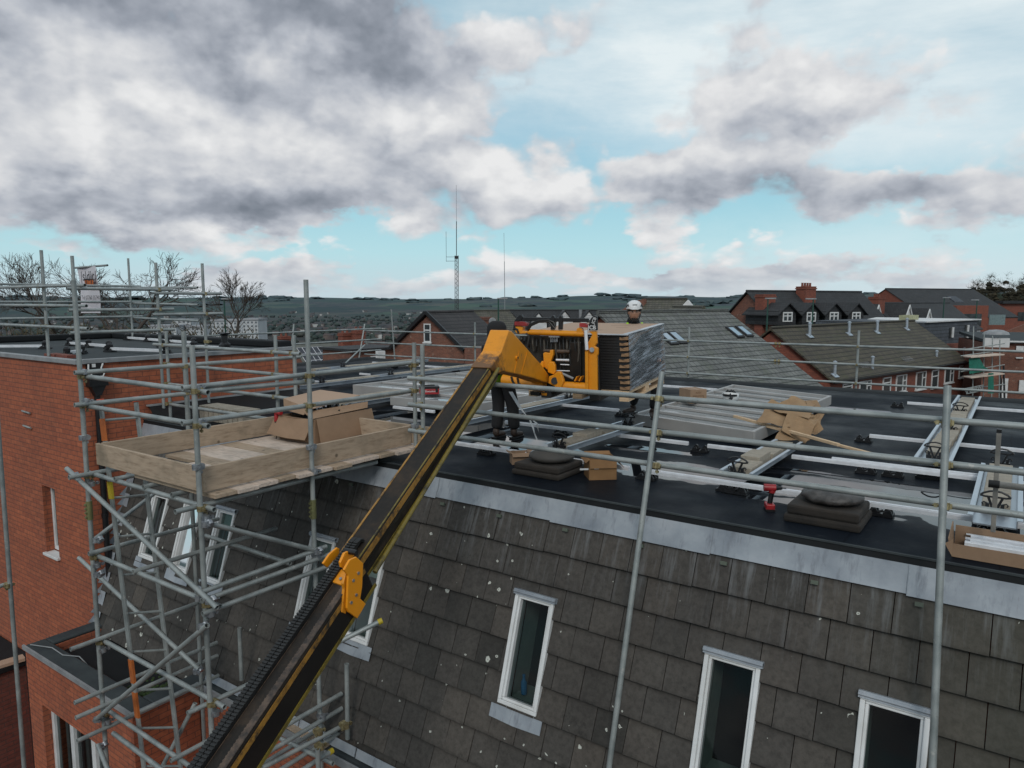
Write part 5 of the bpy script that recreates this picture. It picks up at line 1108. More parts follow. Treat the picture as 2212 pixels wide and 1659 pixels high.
for i in range(n):
    if i % 2: continue
    z = lh * i + .008 + rng.uniform(-.004, .004)
    c_ = MB(); hh = lh * rng.uniform(1.05, 1.5); jw = rng.uniform(.055, .09)
    c_.add([ld(jw, -.008, 0) + un * z, ld(-.006, -.012, 0) + un * (z + .003), ld(-.012, -.004, 0) + un * (z + .003), ld(-.010, .055, 0) + un * z, ld(jw + rng.uniform(-.01, .01), -.008, 0) + un * (z + hh * .85), ld(.035, -.014, 0) + un * (z + hh * .7), ld(-.006, -.012, 0) + un * (z + hh), ld(-.012, -.004, 0) + un * (z + hh), ld(-.010, .055, 0) + un * (z + hh * .9)],
           [(0, 1, 6, 5, 4), (1, 2, 7, 6), (2, 3, 8, 7)]); c_.build('corner_piece', M['corner'], stk, fixn=False, solid=.006)
    c2 = MB(); c2.obox(ld(-.010, .955, 0) + un * z, E1 * .06, E2 * .05, un * hh); c2.build('corner_piece', M['corner'], stk)
for i in range(2, 13):
    lb = MB(); a0 = .47 if i > 2 else .44; lb.obox(ld(a0, -.004, 0) + un * (lh * (i * .8) + .004), E1 * .055, E2 * .002, un * .011); lb.build('panel_label', M['whitepaint'], stk)
tp = MB(); tp.obox(ld(-.008, -.008, 0) + un * (H_ - .012), E1 * 1.016, E2 * 1.016, un * .014); tpo = tp.build('top_sheet', M['cardlight'], stk, bevel=.004)
for k, (a, b, w_) in enumerate(((.2, .55, .12), (.35, .3, .08), (.55, .2, .1), (.25, .75, .2), (.6, .5, .09))): MB().obox(ld(a, b, 0) + un * (H_ + .0024), E1 * w_, E2 * .012, un * .0006).build('top_print', plain('faint_print', (.22, .15, .11), .9), tpo)
def film_mat():
    m, nt, b = new_mat('stretch_film'); nt.nodes.remove(b); p = coords(nt)
    def dd(vec):
        q = nt.nodes.new('ShaderNodeVectorMath'); q.operation = 'DOT_PRODUCT'; L(nt, p, q.inputs[0]); q.inputs[1].default_value = tuple(vec); return q.outputs['Value']
    cb_ = nt.nodes.new('ShaderNodeCombineXYZ'); L(nt, dd(e2n), cb_.inputs[0]); L(nt, dd(un), cb_.inputs[1]); v = cb_.outputs[0]
    mp = nt.nodes.new('ShaderNodeMapping'); mp.inputs['Rotation'].default_value = (0, 0, R(-14)); L(nt, v, mp.inputs[0])
    mp2 = nt.nodes.new('ShaderNodeMapping'); mp2.inputs['Scale'].default_value = (1.3, 17, 1); L(nt, mp.outputs[0], mp2.inputs[0])
    s = noise(nt, mp2.outputs[0], 1.6, 6, .7); br = noise(nt, v, 3, 4, .6)
    tr = nt.nodes.new('ShaderNodeBsdfTransparent'); tr.inputs[0].default_value = (.75, .78, .8, 1)
    gl = nt.nodes.new('ShaderNodeBsdfGlossy'); gl.inputs['Roughness'].default_value = .22; gl.inputs[0].default_value = (.7, .72, .75, 1)
    df = nt.nodes.new('ShaderNodeBsdfDiffuse'); df.inputs[0].default_value = (.36, .40, .46, 1)
    k = ramp(nt, math_(nt, 'MULTIPLY_ADD', br, .25, math_(nt, 'MULTIPLY', s, .85)), [(.46, (.04, .04, .04)), (.56, (.22, .22, .22)), (.66, (.8, .8, .8))])
    m1 = nt.nodes.new('ShaderNodeMixShader'); L(nt, k, m1.inputs[0]); L(nt, tr.outputs[0], m1.inputs[1]); L(nt, df.outputs[0], m1.inputs[2])
    m2 = nt.nodes.new('ShaderNodeMixShader'); m2.inputs[0].default_value = .16; L(nt, m1.outputs[0], m2.inputs[1]); L(nt, gl.outputs[0], m2.inputs[2])
    bp = nt.nodes.new('ShaderNodeBump'); bp.inputs['Strength'].default_value = .5; bp.inputs['Distance'].default_value = .01; L(nt, s, bp.inputs['Height']); L(nt, bp.outputs[0], gl.inputs['Normal'])
    L(nt, m2.outputs[0], nt.nodes['Material Output'].inputs[0]); return m
M['wrap'] = film_mat()
wr = MB(); g1, g2 = 10, 14
vs = []
for j in range(g1 + 1):
    for i in range(g2 + 1):
        b, c = i / g2, j / g1; p = ld(-.014, b, 0) + un * (H_ * c); vs.append(p - e1n * (.006 + .008 * mnoise.noise(V((b * 3, c * 4, 1)))))
wr.add(vs, [(j * (g2 + 1) + i, j * (g2 + 1) + i + 1, (j + 1) * (g2 + 1) + i + 1, (j + 1) * (g2 + 1) + i) for j in range(g1) for i in range(g2)])
wr.build('wrap_film', M['wrap'], stk, fixn=False, smooth='full')

fo = MB(); fo.obox(ld(-.02, -.01, 0) + un * (H_ - .0), E1 * .05, E2 * 1.02, un * .006); fo.obox(ld(-.02, -.022, 0) + un * (H_ - .012), E1 * 1.03, E2 * .02, un * .014); fo.build('film_fold', plain('gathered_film', (.5, .53, .57), .35, 0, (.36, .37, .4), 20), stk, bevel=.004)
kb2 = MB(); kb2.prism([ld(-.011, .02, 0) + un * (H_ * .97), ld(-.011, .02, 0) + un * (H_ * .72), ld(-.011, .12, 0) + un * (H_ * .74), ld(-.011, .34, 0) + un * (H_ * .92), ld(-.011, .95, 0) + un * (H_ * .97)], e1n * .003); kb2.build('top_card_flap', M['corner'], stk)
# a spare carton behind the guard bar
# ================================================================ people
M['eye'] = plain('eye_white', (.25, .23, .21), .2)
def skin_body(name, pts, edges, mat, parent, root='pelvis', sub=2):
    keys = list(pts); me = bpy.data.meshes.new(name + '_cage'); me.from_pydata([tuple(pts[k][0]) for k in keys], [(keys.index(a), keys.index(b)) for a, b in edges], [])
    o = bpy.data.objects.new(name + '_cage', me); COL.objects.link(o)
    md = o.modifiers.new('skin', 'SKIN'); md.branch_smoothing = .6
    for k, sv_ in zip(keys, me.skin_vertices[0].data): r = pts[k][1]; sv_.radius = (r, r) if not isinstance(r, tuple) else r; sv_.use_root = (k == root)
    s = o.modifiers.new('sub', 'SUBSURF'); s.levels = sub; s.render_levels = sub
    dg = bpy.context.evaluated_depsgraph_get(); m2 = bpy.data.meshes.new_from_object(o.evaluated_get(dg)); bpy.data.objects.remove(o)
    m2.name = name; m2.materials.clear(); m2.materials.append(mat); m2.polygons.foreach_set('use_smooth', [True] * len(m2.polygons))
    n = bpy.data.objects.new(name, m2); COL.objects.link(n); adopt(n, parent); return n
def hand(parent, wrist, fwd, side, palm_n, curl=.5):
    f, s, n = V(fwd).normalized(), V(side).normalized(), V(palm_n).normalized(); m = MB()
    pts = {'wrist': (wrist, .024), 'palm': (V(wrist) + f * .05, .034)}; ed = [('wrist', 'palm')]
    for i, (o, ln) in enumerate(((-.034, .062), (-.012, .074), (.011, .068), (.032, .052))):
        b0 = V(wrist) + f * .095 + s * o; c1 = b0 + (f * math.cos(curl * .5) + n * math.sin(curl * .5)) * ln * .5; c2 = c1 + (f * math.cos(curl * 1.4) + n * math.sin(curl * 1.4)) * ln * .5
        pts.update({f'k{i}': (b0, .0125), f'm{i}': (c1, .0095), f't{i}': (c2, .008)}); ed += [('palm', f'k{i}'), (f'k{i}', f'm{i}'), (f'm{i}', f't{i}')]
    q = V(wrist) + f * .03 - s * .04; pts.update({'th1': (q, .013), 'th2': (q + (f * .7 - s * .5 + n * .35) * .045, .011), 'th3': (q + (f * .95 - s * .35 + n * .6) * .07, .009)}); ed += [('wrist', 'th1'), ('th1', 'th2'), ('th2', 'th3')]
    return skin_body('hand', pts, ed, M['skin'], parent, 'wrist', 1)
def head(parent, c, fwd, up=Z, hooded=False, beard=True, helmet=True, kk=1.0):
    f = V(fwd).normalized(); s = f.cross(V(up)).normalized(); u = s.cross(f).normalized(); c = V(c)
    m = MB(); nu, nv = 28, 20; vs = []
    for j in range(nv + 1):
        ph = math.pi * j / nv
        for i in range(nu):
            thh = 2 * math.pi * i / nu; x, y, z = math.sin(ph) * math.sin(thh), math.sin(ph) * math.cos(thh), math.cos(ph)   # x side, y front, z up
            wx, wy, wz = .076, .095, .118   # half width, depth, height of the skull
            if z < 0: k = 1 + .28 * z; wx *= k; wy *= (1 + .08 * z)
            px, py, pz = x * wx, y * wy, z * wz
            fr = max(0, y)
            if fr > .6:
                py += .016 * math.exp(-((px / .012) ** 2) - ((pz + .012) / .022) ** 2) + .008 * math.exp(-((px / .009) ** 2) - ((pz - .01) / .025) ** 2)      # nose
                py -= .009 * (math.exp(-(((px - .03) / .014) ** 2) - ((pz - .02) / .010) ** 2) + math.exp(-(((px + .03) / .014) ** 2) - ((pz - .02) / .010) ** 2))   # eye sockets
                py += .006 * math.exp(-((px / .02) ** 2) - ((pz + .055) / .010) ** 2) + .008 * math.exp(-((px / .02) ** 2) - ((pz + .095) / .014) ** 2)        # lips, chin
                py += .004 * math.exp(-((abs(px) - .025) / .016) ** 2 - ((pz - .036) / .008) ** 2)                                                            # brow
            vs.append(c + s * px + f * py + u * pz)
    m.add(vs, [(j * nu + i, j * nu + (i + 1) % nu, (j + 1) * nu + (i + 1) % nu, (j + 1) * nu + i) for j in range(nv) for i in range(nu)])
    for sg in (-1, 1): m.lathe([(.0, -.006), (.022, -.004), (.028, .003), (.02, .008), (0, .008)], c + s * sg * .076 - f * .01 + u * .005, 10, s * sg)
    ho = m.build('head', M['skin'], parent, smooth='full')
    for sg in (-1, 1):
        e = MB(); e.lathe([(.001, -.011), (.008, -.008), (.011, 0), (.008, .008), (.001, .011)], c + s * sg * .03 + f * .079 + u * .018, 10); e.build('eye', M['eye'], ho, smooth='full')
    e = MB()
    for sg in (-1, 1): e.tube(c + s * sg * .03 + f * .0885 + u * .018, c + s * sg * .03 + f * .0912 + u * .018, .0055, 8)
    for sg in (-1, 1): e.path([c + s * sg * .014 + f * .093 + u * .034, c + s * sg * .03 + f * .093 + u * .040, c + s * sg * .047 + f * .082 + u * .034], .0045, 6)
    e.build('brows', M['hair'], ho)
    MB().path([c + s * -.02 + f * .089 - u * .056, c + f * .098 - u * .054, c + s * .02 + f * .089 - u * .056], .003, 6).build('mouth', plain('lips', (.16, .07, .055), .5), ho)
    if beard:
        b = MB()
        for k in range(34):
            a = rng.uniform(-1.3, 1.3); zz = rng.uniform(-.112, -.074); 
            a *= .55
            b.lathe([(.009, -.004), (.012, 0), (.006, .006), (0, .007)], c + s * math.sin(a) * .052 + f * (math.cos(a) * .073 + .008) + u * zz, 6, f)
        b.build('beard', M['hair'], ho)
    return ho, c, f, s, u
# --- worker standing behind the pallet
fa_, fb_ = on_z(1366, 893, .205), on_z(1410, 903, .205)
hc_ = far(1370, 676, 9.7); hx = heading(12); base = (fa_ + fb_) / 2
w1 = thing('person', 'worker in white helmet and yellow hi vis vest standing behind the wrapped panel stack', 'person', (base.x, base.y, .2))
face = heading(172); sd_ = face.cross(Z).normalized()     # facing back towards the camera and slightly left
pel = V(((fa_.x + fb_.x) / 2 + .05, (fa_.y + fb_.y) / 2 + .12, 1.03)); sh = V((hc_.x, hc_.y, 0)); nk = V((hc_.x, hc_.y + .02, hc_.z - .16))
lsh, rsh = nk + sd_ * .19 - Z * .07, nk - sd_ * .19 - Z * .07
body = {'pelvis': (pel, (.155, .115)), 'waist': (pel.lerp(nk, .35), (.15, .11)), 'chest': (pel.lerp(nk, .72), (.17, .125)), 'neck': (nk, .06), 'skull': (nk + Z * .08, .05), 'ls': (lsh, .075), 'rs': (rsh, .075),
        'le': (lsh + sd_ * .08 - Z * .28 + face * .06, .055), 're': (rsh - sd_ * .08 - Z * .28 + face * .06, .055), 'lw': (lsh + sd_ * .0 - Z * .36 + face * .29, .038), 'rw': (rsh - sd_ * .0 - Z * .36 + face * .29, .038),
        'lh': (pel + sd_ * .09 - Z * .06, .105), 'rh': (pel - sd_ * .09 - Z * .06, .105)}
lft, rgt = (fb_, fa_) if (fb_ - fa_).dot(sd_) > 0 else (fa_, fb_)
for nme, ft, hp_ in (('l', lft, 'lh'), ('r', rgt, 'rh')):
    hpv = body[hp_][0]; an = V((ft.x, ft.y, ft.z + .12)); kn = hpv.lerp(an, .5) + face * .05
    body[nme + 'k'] = (kn, .072); body[nme + 'a'] = (an, .06)
ed = [('pelvis', 'waist'), ('waist', 'chest'), ('chest', 'neck'), ('neck', 'skull'), ('chest', 'ls'), ('chest', 'rs'), ('ls', 'le'), ('rs', 're'), ('le', 'lw'), ('re', 'rw'), ('pelvis', 'lh'), ('pelvis', 'rh'), ('lh', 'lk'), ('rh', 'rk'), ('lk', 'la'), ('rk', 'ra')]
skin_body('body', body, ed, M['blackcloth'], w1)
def boot(parent, ank, d, zf):
    d = V((d.x, d.y, 0)).normalized(); h_ = V((ank.x, ank.y, zf)); pts = {'a': (h_ + Z * .15, .056), 'h': (h_ + Z * .055 - d * .03, .05), 'b': (h_ + Z * .045 + d * .10, .046), 't': (h_ + Z * .036 + d * .19, .036)}
    o = skin_body('boot', pts, [('a', 'h'), ('h', 'b'), ('b', 't')], M['boot'], parent, 'a', 2)
    s = d.cross(Z); MB().prism([h_ + d * -.075 + s * -.04, h_ + d * .16 + s * -.05, h_ + d * .225 + s * .0, h_ + d * .16 + s * .05, h_ + d * -.075 + s * .04], Z * .024).build('sole', M['black'], o, bevel=.006); return o
boot(w1, fa_, heading(235), .205); boot(w1, fb_, heading(185), .205)
def shell(pts, ed, mat, name, parent, root): return skin_body(name, pts, ed, mat, parent, root)
shell({'a': (pel.lerp(nk, .1), (.165, .13)), 'b': (pel.lerp(nk, .45), (.168, .128)), 'c': (pel.lerp(nk, .78), (.185, .138)), 'd': (nk - Z * .055, (.10, .09)), 'l': (lsh - sd_ * .03 + Z * .012, .062), 'r': (rsh + sd_ * .03 + Z * .012, .062)}, [('a', 'b'), ('b', 'c'), ('c', 'd'), ('c', 'l'), ('c', 'r')], M['hivis'], 'vest', w1, 'a')
shell({'a': (nk - Z * .04 - face * .05, (.13, .07)), 'b': (nk + Z * .03 - face * .075, (.095, .06)), 'c': (nk + Z * .12 - face * .075, .08)}, [('a', 'b'), ('b', 'c')], M['blackcloth'], 'hood', w1, 'a')
lc = MB(); lc.lathe([(.085, -.06), (.09, -.03), (.082, .0), (.07, .01)], nk - Z * .02, 16); lc.build('collar', M['blackcloth'], w1, smooth='full')
for sg in (1, -1): a = nk + sd_ * .10 * sg - Z * .02; MB().path([a - face * .10 - Z * .05, a + Z * .035, a + face * .10 - Z * .06, a + face * .15 - Z * .2], .02, 8).build('vest_strap', M['hivis'], w1)
hd_ = head(w1, hc_ + Z * .0, heading(186))
ho, c, f, s, u = hd_
bn_ = MB(); bn_.lathe([(.082, .02), (.096, .035), (.101, .06), (.098, .085), (.07, .11)], c - f * .006, 24, u); bn_.v = [tuple(V(p)) for p in bn_.v]; bn_.build('headband', M['blackcloth'], ho, smooth='full')
ss = MB()
for sg in (-1, 1): ss.path([c + s * sg * .083 + u * .05 - f * .02, c + s * sg * .083 - u * .02 - f * .015, c + s * sg * .06 - u * .09 + f * .03, c - u * .118 + f * .05], .009, 6)
ss.build('chin_strap', M['black'], ho)
hm = MB(); hm.lathe([(.124, .052), (.126, .06), (.122, .09), (.108, .125), (.08, .152), (.04, .168), (.001, .172)], c - f * .004, 28, u); hm.v = [tuple(c + (V(p) - c) + s * ((V(p) - c).dot(s)) * -.14) for p in hm.v]
hl = hm.build('helmet', M['white'], ho, smooth='full')
MB().prism([c + f * .09 + u * .052 + s * -.07, c + f * .145 + u * .045 + s * -.04, c + f * .15 + u * .045 + s * .04, c + f * .09 + u * .052 + s * .07], u * .008).build('peak', M['white'], hl, bevel=.002)
for sg in (-1, 1):
    MB().prism([c + s * sg * .075 + f * .088 + u * .085, c + s * sg * .098 + f * .06 + u * .10, c + s * sg * .085 + f * .07 + u * .125], f * .004 + s * sg * .004).build('vent_mark', M['black'], hl)
MB().obox(c + f * .118 + u * .105 - s * .03, s * .06, f * .004 - u * .0, u * .012).build('name_strip', M['coping'], hl)
for sg in (-1, 1):
    q = c + s * sg * .098 + u * .09 + f * .03; MB().tube(q, q + s * sg * .012, .018, 10).build('side_clip', M['black'], hl)
hand(w1, body['lw'][0], face, sd_, -Z, .8); hand(w1, body['rw'][0], face, -sd_, -Z, .8)
# --- worker behind the boom, seen from behind
fc = on_z(1084, 948, 0); w2 = thing('person', 'worker in black hood and trousers, mostly hidden behind the yellow boom head', 'person', fc)
face2 = heading(35); s2 = face2.cross(Z).normalized()
hc2 = far(1076, 716, 8.95); pel2 = V((fc.x - .02, fc.y + .02, .86)); nk2 = V((hc2.x - face2.x * .03, hc2.y - face2.y * .03, hc2.z - .15))
l2, r2_ = nk2 - s2 * .19 - Z * .05, nk2 + s2 * .19 - Z * .05
b2 = {'pelvis': (pel2, (.16, .13)), 'waist': (pel2.lerp(nk2, .35), (.155, .125)), 'chest': (pel2.lerp(nk2, .72), (.175, .13)), 'neck': (nk2, .065), 'skull': (nk2 + Z * .06, .05), 'ls': (l2, .078), 'rs': (r2_, .078),
      'le': (l2 - Z * .27 + face2 * .08, .058), 're': (r2_ - Z * .25 + face2 * .12, .058), 'lw': (l2 - Z * .36 + face2 * .32, .04), 'rw': (r2_ - Z * .30 + face2 * .36, .04), 'lh': (pel2 - s2 * .08 - Z * .05, .115), 'rh': (pel2 + s2 * .08 - Z * .05, .115)}
for nme, off_ in (('l', -s2 * .10 + face2 * .02), ('r', s2 * .11 + face2 * .14)):
    an = V((fc.x, fc.y, .11)) + off_; b2[nme + 'k'] = (b2[nme + 'h'][0].lerp(an, .5) + face2 * .05, .088); b2[nme + 'a'] = (an, .085)
skin_body('body', b2, ed, M['blackcloth'], w2)
for off_ in (-s2 * .10 + face2 * .02, s2 * .11 + face2 * .14): boot(w2, V((fc.x, fc.y, 0)) + off_, face2, .0)
shell({'a': (pel2.lerp(nk2, -.10), (.185, .155)), 'b': (pel2.lerp(nk2, .45), (.172, .142)), 'c': (pel2.lerp(nk2, .78), (.19, .145)), 'd': (nk2 - Z * .05, (.10, .09)), 'l': (l2 + s2 * .03 + Z * .01, .065), 'r': (r2_ - s2 * .03 + Z * .01, .065)}, [('a', 'b'), ('b', 'c'), ('c', 'd'), ('c', 'l'), ('c', 'r')], M['hivis'], 'vest', w2, 'a')
ho2, c, f, s, u = head(w2, hc2, face2, beard=False)
hq = MB(); n = 20
hq.lathe([(.10, -.13), (.118, -.08), (.125, 0), (.122, .06), (.10, .105), (.06, .128), (.001, .135)], c - f * .028, n, u); hq.v = [tuple(p) for p in hq.v]; hq.build('hood', M['blackcloth'], ho2, smooth='full')
hand(w2, b2['lw'][0], face2, s2 * -1, -Z, .7); hand(w2, b2['rw'][0], face2, s2, -Z, .7)
# ================================================================ land, town and neighbouring houses
def sm(a, b, x): t = max(0, min(1, (x - a) / (b - a))); return t * t * (3 - 2 * t)
def land(x, y):
    r = math.hypot(x, y); a = math.degrees(math.atan2(x * CR.x + y * CR.y, x * FH.x + y * FH.y))
    h = -9.2 - 22 * sm(60, 260, r) * (1 - .75 * sm(14, 30, a)) - 34 * sm(260, 1100, r) * (1 - .5 * sm(18, 34, a))
    n = mnoise.fractal(V((x / 1500, y / 1500, .3)), .9, 2.1, 4)
    up = sm(2300, 5200, r)
    h += up * (86 + 26 * n) + 14 * (1 - up) * sm(500, 1500, r) * mnoise.noise(V((x / 420, y / 420, 2)))
    rid = sm(5200, 8000, r); h += rid * (-12 + 20 * mnoise.noise(V((a / 9, 3, 1))))
    if a > 20: h += 13 * sm(22, 31, a) * sm(120, 230, r) * (1 - sm(500, 900, r))
    return h
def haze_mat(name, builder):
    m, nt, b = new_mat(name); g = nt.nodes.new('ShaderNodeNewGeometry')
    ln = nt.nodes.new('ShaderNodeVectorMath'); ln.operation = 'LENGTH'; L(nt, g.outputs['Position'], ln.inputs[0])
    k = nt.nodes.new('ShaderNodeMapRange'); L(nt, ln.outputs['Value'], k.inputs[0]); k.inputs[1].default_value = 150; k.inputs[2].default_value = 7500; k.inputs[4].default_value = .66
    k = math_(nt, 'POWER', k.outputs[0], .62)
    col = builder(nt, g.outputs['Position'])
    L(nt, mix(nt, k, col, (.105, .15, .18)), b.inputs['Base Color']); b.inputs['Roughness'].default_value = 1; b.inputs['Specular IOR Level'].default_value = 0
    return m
def land_col(nt, p):
    s = nt.nodes.new('ShaderNodeMapping'); s.inputs['Scale'].default_value = (1, 1, 0); L(nt, p, s.inputs[0]); p = s.outputs[0]
    a = noise(nt, p, .0022, 7, .62); f = noise(nt, p, .02, 5, .7)
    col = ramp(nt, f, [(.35, (.024, .024, .019)), (.5, (.062, .05, .04)), (.6, (.10, .072, .058)), (.7, (.05, .058, .034))])
    vo = nt.nodes.new('ShaderNodeTexVoronoi'); vo.inputs['Scale'].default_value = .0035; L(nt, p, vo.inputs['Vector'])
    cs = nt.nodes.new('ShaderNodeSeparateColor'); L(nt, vo.outputs['Color'], cs.inputs[0])
    fld = ramp(nt, cs.outputs[0], [(.25, (.035, .055, .025)), (.5, (.075, .12, .055)), (.75, (.12, .105, .07)), (.95, (.055, .09, .04))])
    ln = nt.nodes.new('ShaderNodeVectorMath'); ln.operation = 'LENGTH'; L(nt, p, ln.inputs[0])
    fk = nt.nodes.new('ShaderNodeMapRange'); L(nt, ln.outputs['Value'], fk.inputs[0]); fk.inputs[1].default_value = 2400; fk.inputs[2].default_value = 3600
    col = mix(nt, math_(nt, 'MULTIPLY', fk.outputs[0], ramp(nt, a, [(.44, (0, 0, 0)), (.5, (1, 1, 1))])), col, fld)
    return mix(nt, math_(nt, 'MULTIPLY', fk.outputs[0], ramp(nt, noise(nt, p, .0016, 6, .7), [(.52, (0, 0, 0)), (.56, (1, 1, 1))])), col, (.022, .028, .018))
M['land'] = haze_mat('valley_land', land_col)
g = MB(); rs = [0]; r = 12.0
while r < 12000: rs.append(r); r *= 1.075
na = 240
vs = [(0, 0, -9.2)]
for r in rs[1:]:
    for i in range(na):
        t = 2 * math.pi * i / na; x, y = r * math.cos(t), r * math.sin(t); vs.append((x, y, land(x, y)))
fs = [(0, 1 + i, 1 + (i + 1) % na) for i in range(na)] + [(1 + k * na + i, 1 + (k + 1) * na + i, 1 + (k + 1) * na + (i + 1) % na, 1 + k * na + (i + 1) % na) for k in range(len(rs) - 2) for i in range(na)]
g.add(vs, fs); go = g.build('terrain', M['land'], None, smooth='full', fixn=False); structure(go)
# ---------------- far-off wood and hedges (one mass) and town houses
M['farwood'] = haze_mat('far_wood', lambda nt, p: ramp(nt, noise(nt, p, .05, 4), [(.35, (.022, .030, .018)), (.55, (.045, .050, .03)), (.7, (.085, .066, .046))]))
rw = random.Random(11)
def polar(adeg, r): v = heading(adeg) * r; return v.x, v.y
wood = MB()
def clump(mb, c, s, flat=.8, n=6):
    vs = [c + V((0, 0, s * flat))]
    for j, (rr, zz) in enumerate(((.75, .55), (1.0, .0), (.7, -.45))):
        for i in range(n): a = 2 * math.pi * (i + .5 * j) / n; k = s * rr * rw.uniform(.7, 1.25); vs.append(c + V((math.cos(a) * k, math.sin(a) * k, s * flat * zz + rw.uniform(-.15, .15) * s)))
    fs = [(0, 1 + i, 1 + (i + 1) % n) for i in range(n)] + [(1 + k * n + i, 1 + (k + 1) * n + i, 1 + (k + 1) * n + (i + 1) % n, 1 + k * n + (i + 1) % n) for k in range(2) for i in range(n)]
    mb.add(vs, fs)
for i in range(7500):
    a = rw.uniform(-40, 36); r = 260 * (11 ** rw.random()); x, y = polar(a, r)
    if mnoise.noise(V((x / 180, y / 180, 7))) < -.25: continue
    s = rw.uniform(2.5, 5.5) * (1 + r / 3000); clump(wood, V((x, y, land(x, y) + s * .5)), s)
for i in range(420):                                   # ridge-top woods
    a = rw.uniform(-42, 38); r = rw.uniform(3600, 6800); x, y = polar(a, r)
    if mnoise.noise(V((a / 4, r / 900, 5))) < 0: continue
    clump(wood, V((x, y, land(x, y) + 4)), rw.uniform(26, 60), .22, 9)
structure(wood.build('distant_wood', M['farwood'], None, fixn=False, smooth='full'), 'stuff')
# bare dark hill wood at the right edge
hw = MB()
for i in range(4200):
    a = rw.uniform(28.5, 44); r = rw.uniform(210, 330); x, y = polar(a, r); z = land(x, y) + rw.uniform(-3, 10) * sm(29.5, 33, a) - 3 * (1 - sm(29.5, 33.5, a)); c = V((x, y, z)); s = rw.uniform(.6, 1.3)
    for k in range(9): d = V((rw.gauss(0, 1), rw.gauss(0, 1), rw.gauss(.8, .7))).normalized(); e = c + d * s * 1.5; t = d.orthogonal().normalized() * s * .03; hw.add([c - t, c + t, e], [(0, 1, 2)])
    if i % 2 == 0: clump(hw, c - Z * 1.8, s * .75)
structure(hw.build('hillside_wood', haze_mat('winter_wood', lambda nt, p: ramp(nt, noise(nt, p, .3, 3), [(.35, (.02, .018, .012)), (.65, (.055, .045, .028))])), None, fixn=False), 'stuff')
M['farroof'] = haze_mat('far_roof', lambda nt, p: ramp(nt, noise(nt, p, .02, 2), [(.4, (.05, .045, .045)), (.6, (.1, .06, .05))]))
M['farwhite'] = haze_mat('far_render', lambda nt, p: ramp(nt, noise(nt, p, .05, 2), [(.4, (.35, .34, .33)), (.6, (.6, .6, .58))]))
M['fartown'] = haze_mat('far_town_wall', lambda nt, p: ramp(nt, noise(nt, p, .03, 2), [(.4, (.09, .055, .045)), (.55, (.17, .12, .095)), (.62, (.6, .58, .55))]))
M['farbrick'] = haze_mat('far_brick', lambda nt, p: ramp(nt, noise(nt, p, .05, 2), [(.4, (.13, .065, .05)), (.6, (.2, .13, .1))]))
def house_geo(mb_w, mb_r, c, a, l, w_, h):
    u = V((math.cos(a), math.sin(a), 0)); v_ = V((-u.y, u.x, 0)); o = c - u * l / 2 - v_ * w_ / 2
    mb_w.obox(o - Z * 3, u * l, v_ * w_, Z * (h + 3)); rz = Z * (w_ * .36)
    e = .3; p = [o + Z * h - v_ * e, o + u * l + Z * h - v_ * e, o + u * l + v_ * (w_ + e) + Z * h, o + v_ * (w_ + e) + Z * h]; q0, q1 = o + v_ * w_ / 2 + Z * h + rz, o + u * l + v_ * w_ / 2 + Z * h + rz
    mb_r.add(p + [q0, q1], [(0, 1, 5, 4), (2, 3, 4, 5), (0, 4, 3), (1, 2, 5)])
protos = []
for mt in ('farwhite', 'farbrick', 'farbrick'):
    t = bpy.data.objects.new('distant_house', None); COL.objects.link(t); a, b = MB(), MB(); house_geo(a, b, V((0, 0, 0)), 0, 12, 8, 5.5); wo = a.build('wall', M[mt], t); ro = b.build('roof', M['farroof'], t); protos.append((t, wo, ro))
used = [False] * 3; cnt = 0
LBL = ['tiny white rendered house far off in the wooded valley town', 'tiny brick house far off in the wooded valley town']
stuffw, stuffr = MB(), MB()
spots = []
for i in range(1500):
    a = rw.uniform(-40, 26); r = 380 * (8.5 ** rw.random()); x, y = polar(a, r)
    if mnoise.noise(V((x / 260, y / 260, 3))) < -.05: continue
    spots.append((r, x, y))
spots.sort()
for n_, (r, x, y) in enumerate(spots):
    k = 0 if rw.random() < .26 else rw.choice((1, 2)); z = land(x, y) + 1.5; rot = rw.uniform(0, 3.14)
    if n_ >= 230: house_geo(stuffw, stuffr, V((x, y, z)), rot, rw.uniform(9, 22), 8, 6); continue
    t, wo, ro = protos[k]
    if used[k]: h = t.copy(); COL.objects.link(h); w2_ = wo.copy(); r2__ = ro.copy(); [COL.objects.link(o) for o in (w2_, r2__)]; w2_.parent = h; r2__.parent = h
    else: h = t; used[k] = True
    h.location = (x, y, z); h.rotation_euler = (0, 0, rot); h.scale = (rw.uniform(.8, 1.8), 1, rw.uniform(.9, 1.15)); tag(h, LBL[0 if k == 0 else 1], 'house', 'white houses in the far valley' if k == 0 else 'brick houses in the far valley')
structure(stuffw.build('distant_town_wall', M['fartown'], None), 'stuff'); structure(stuffr.build('distant_town_roof', M['farroof'], None), 'stuff')
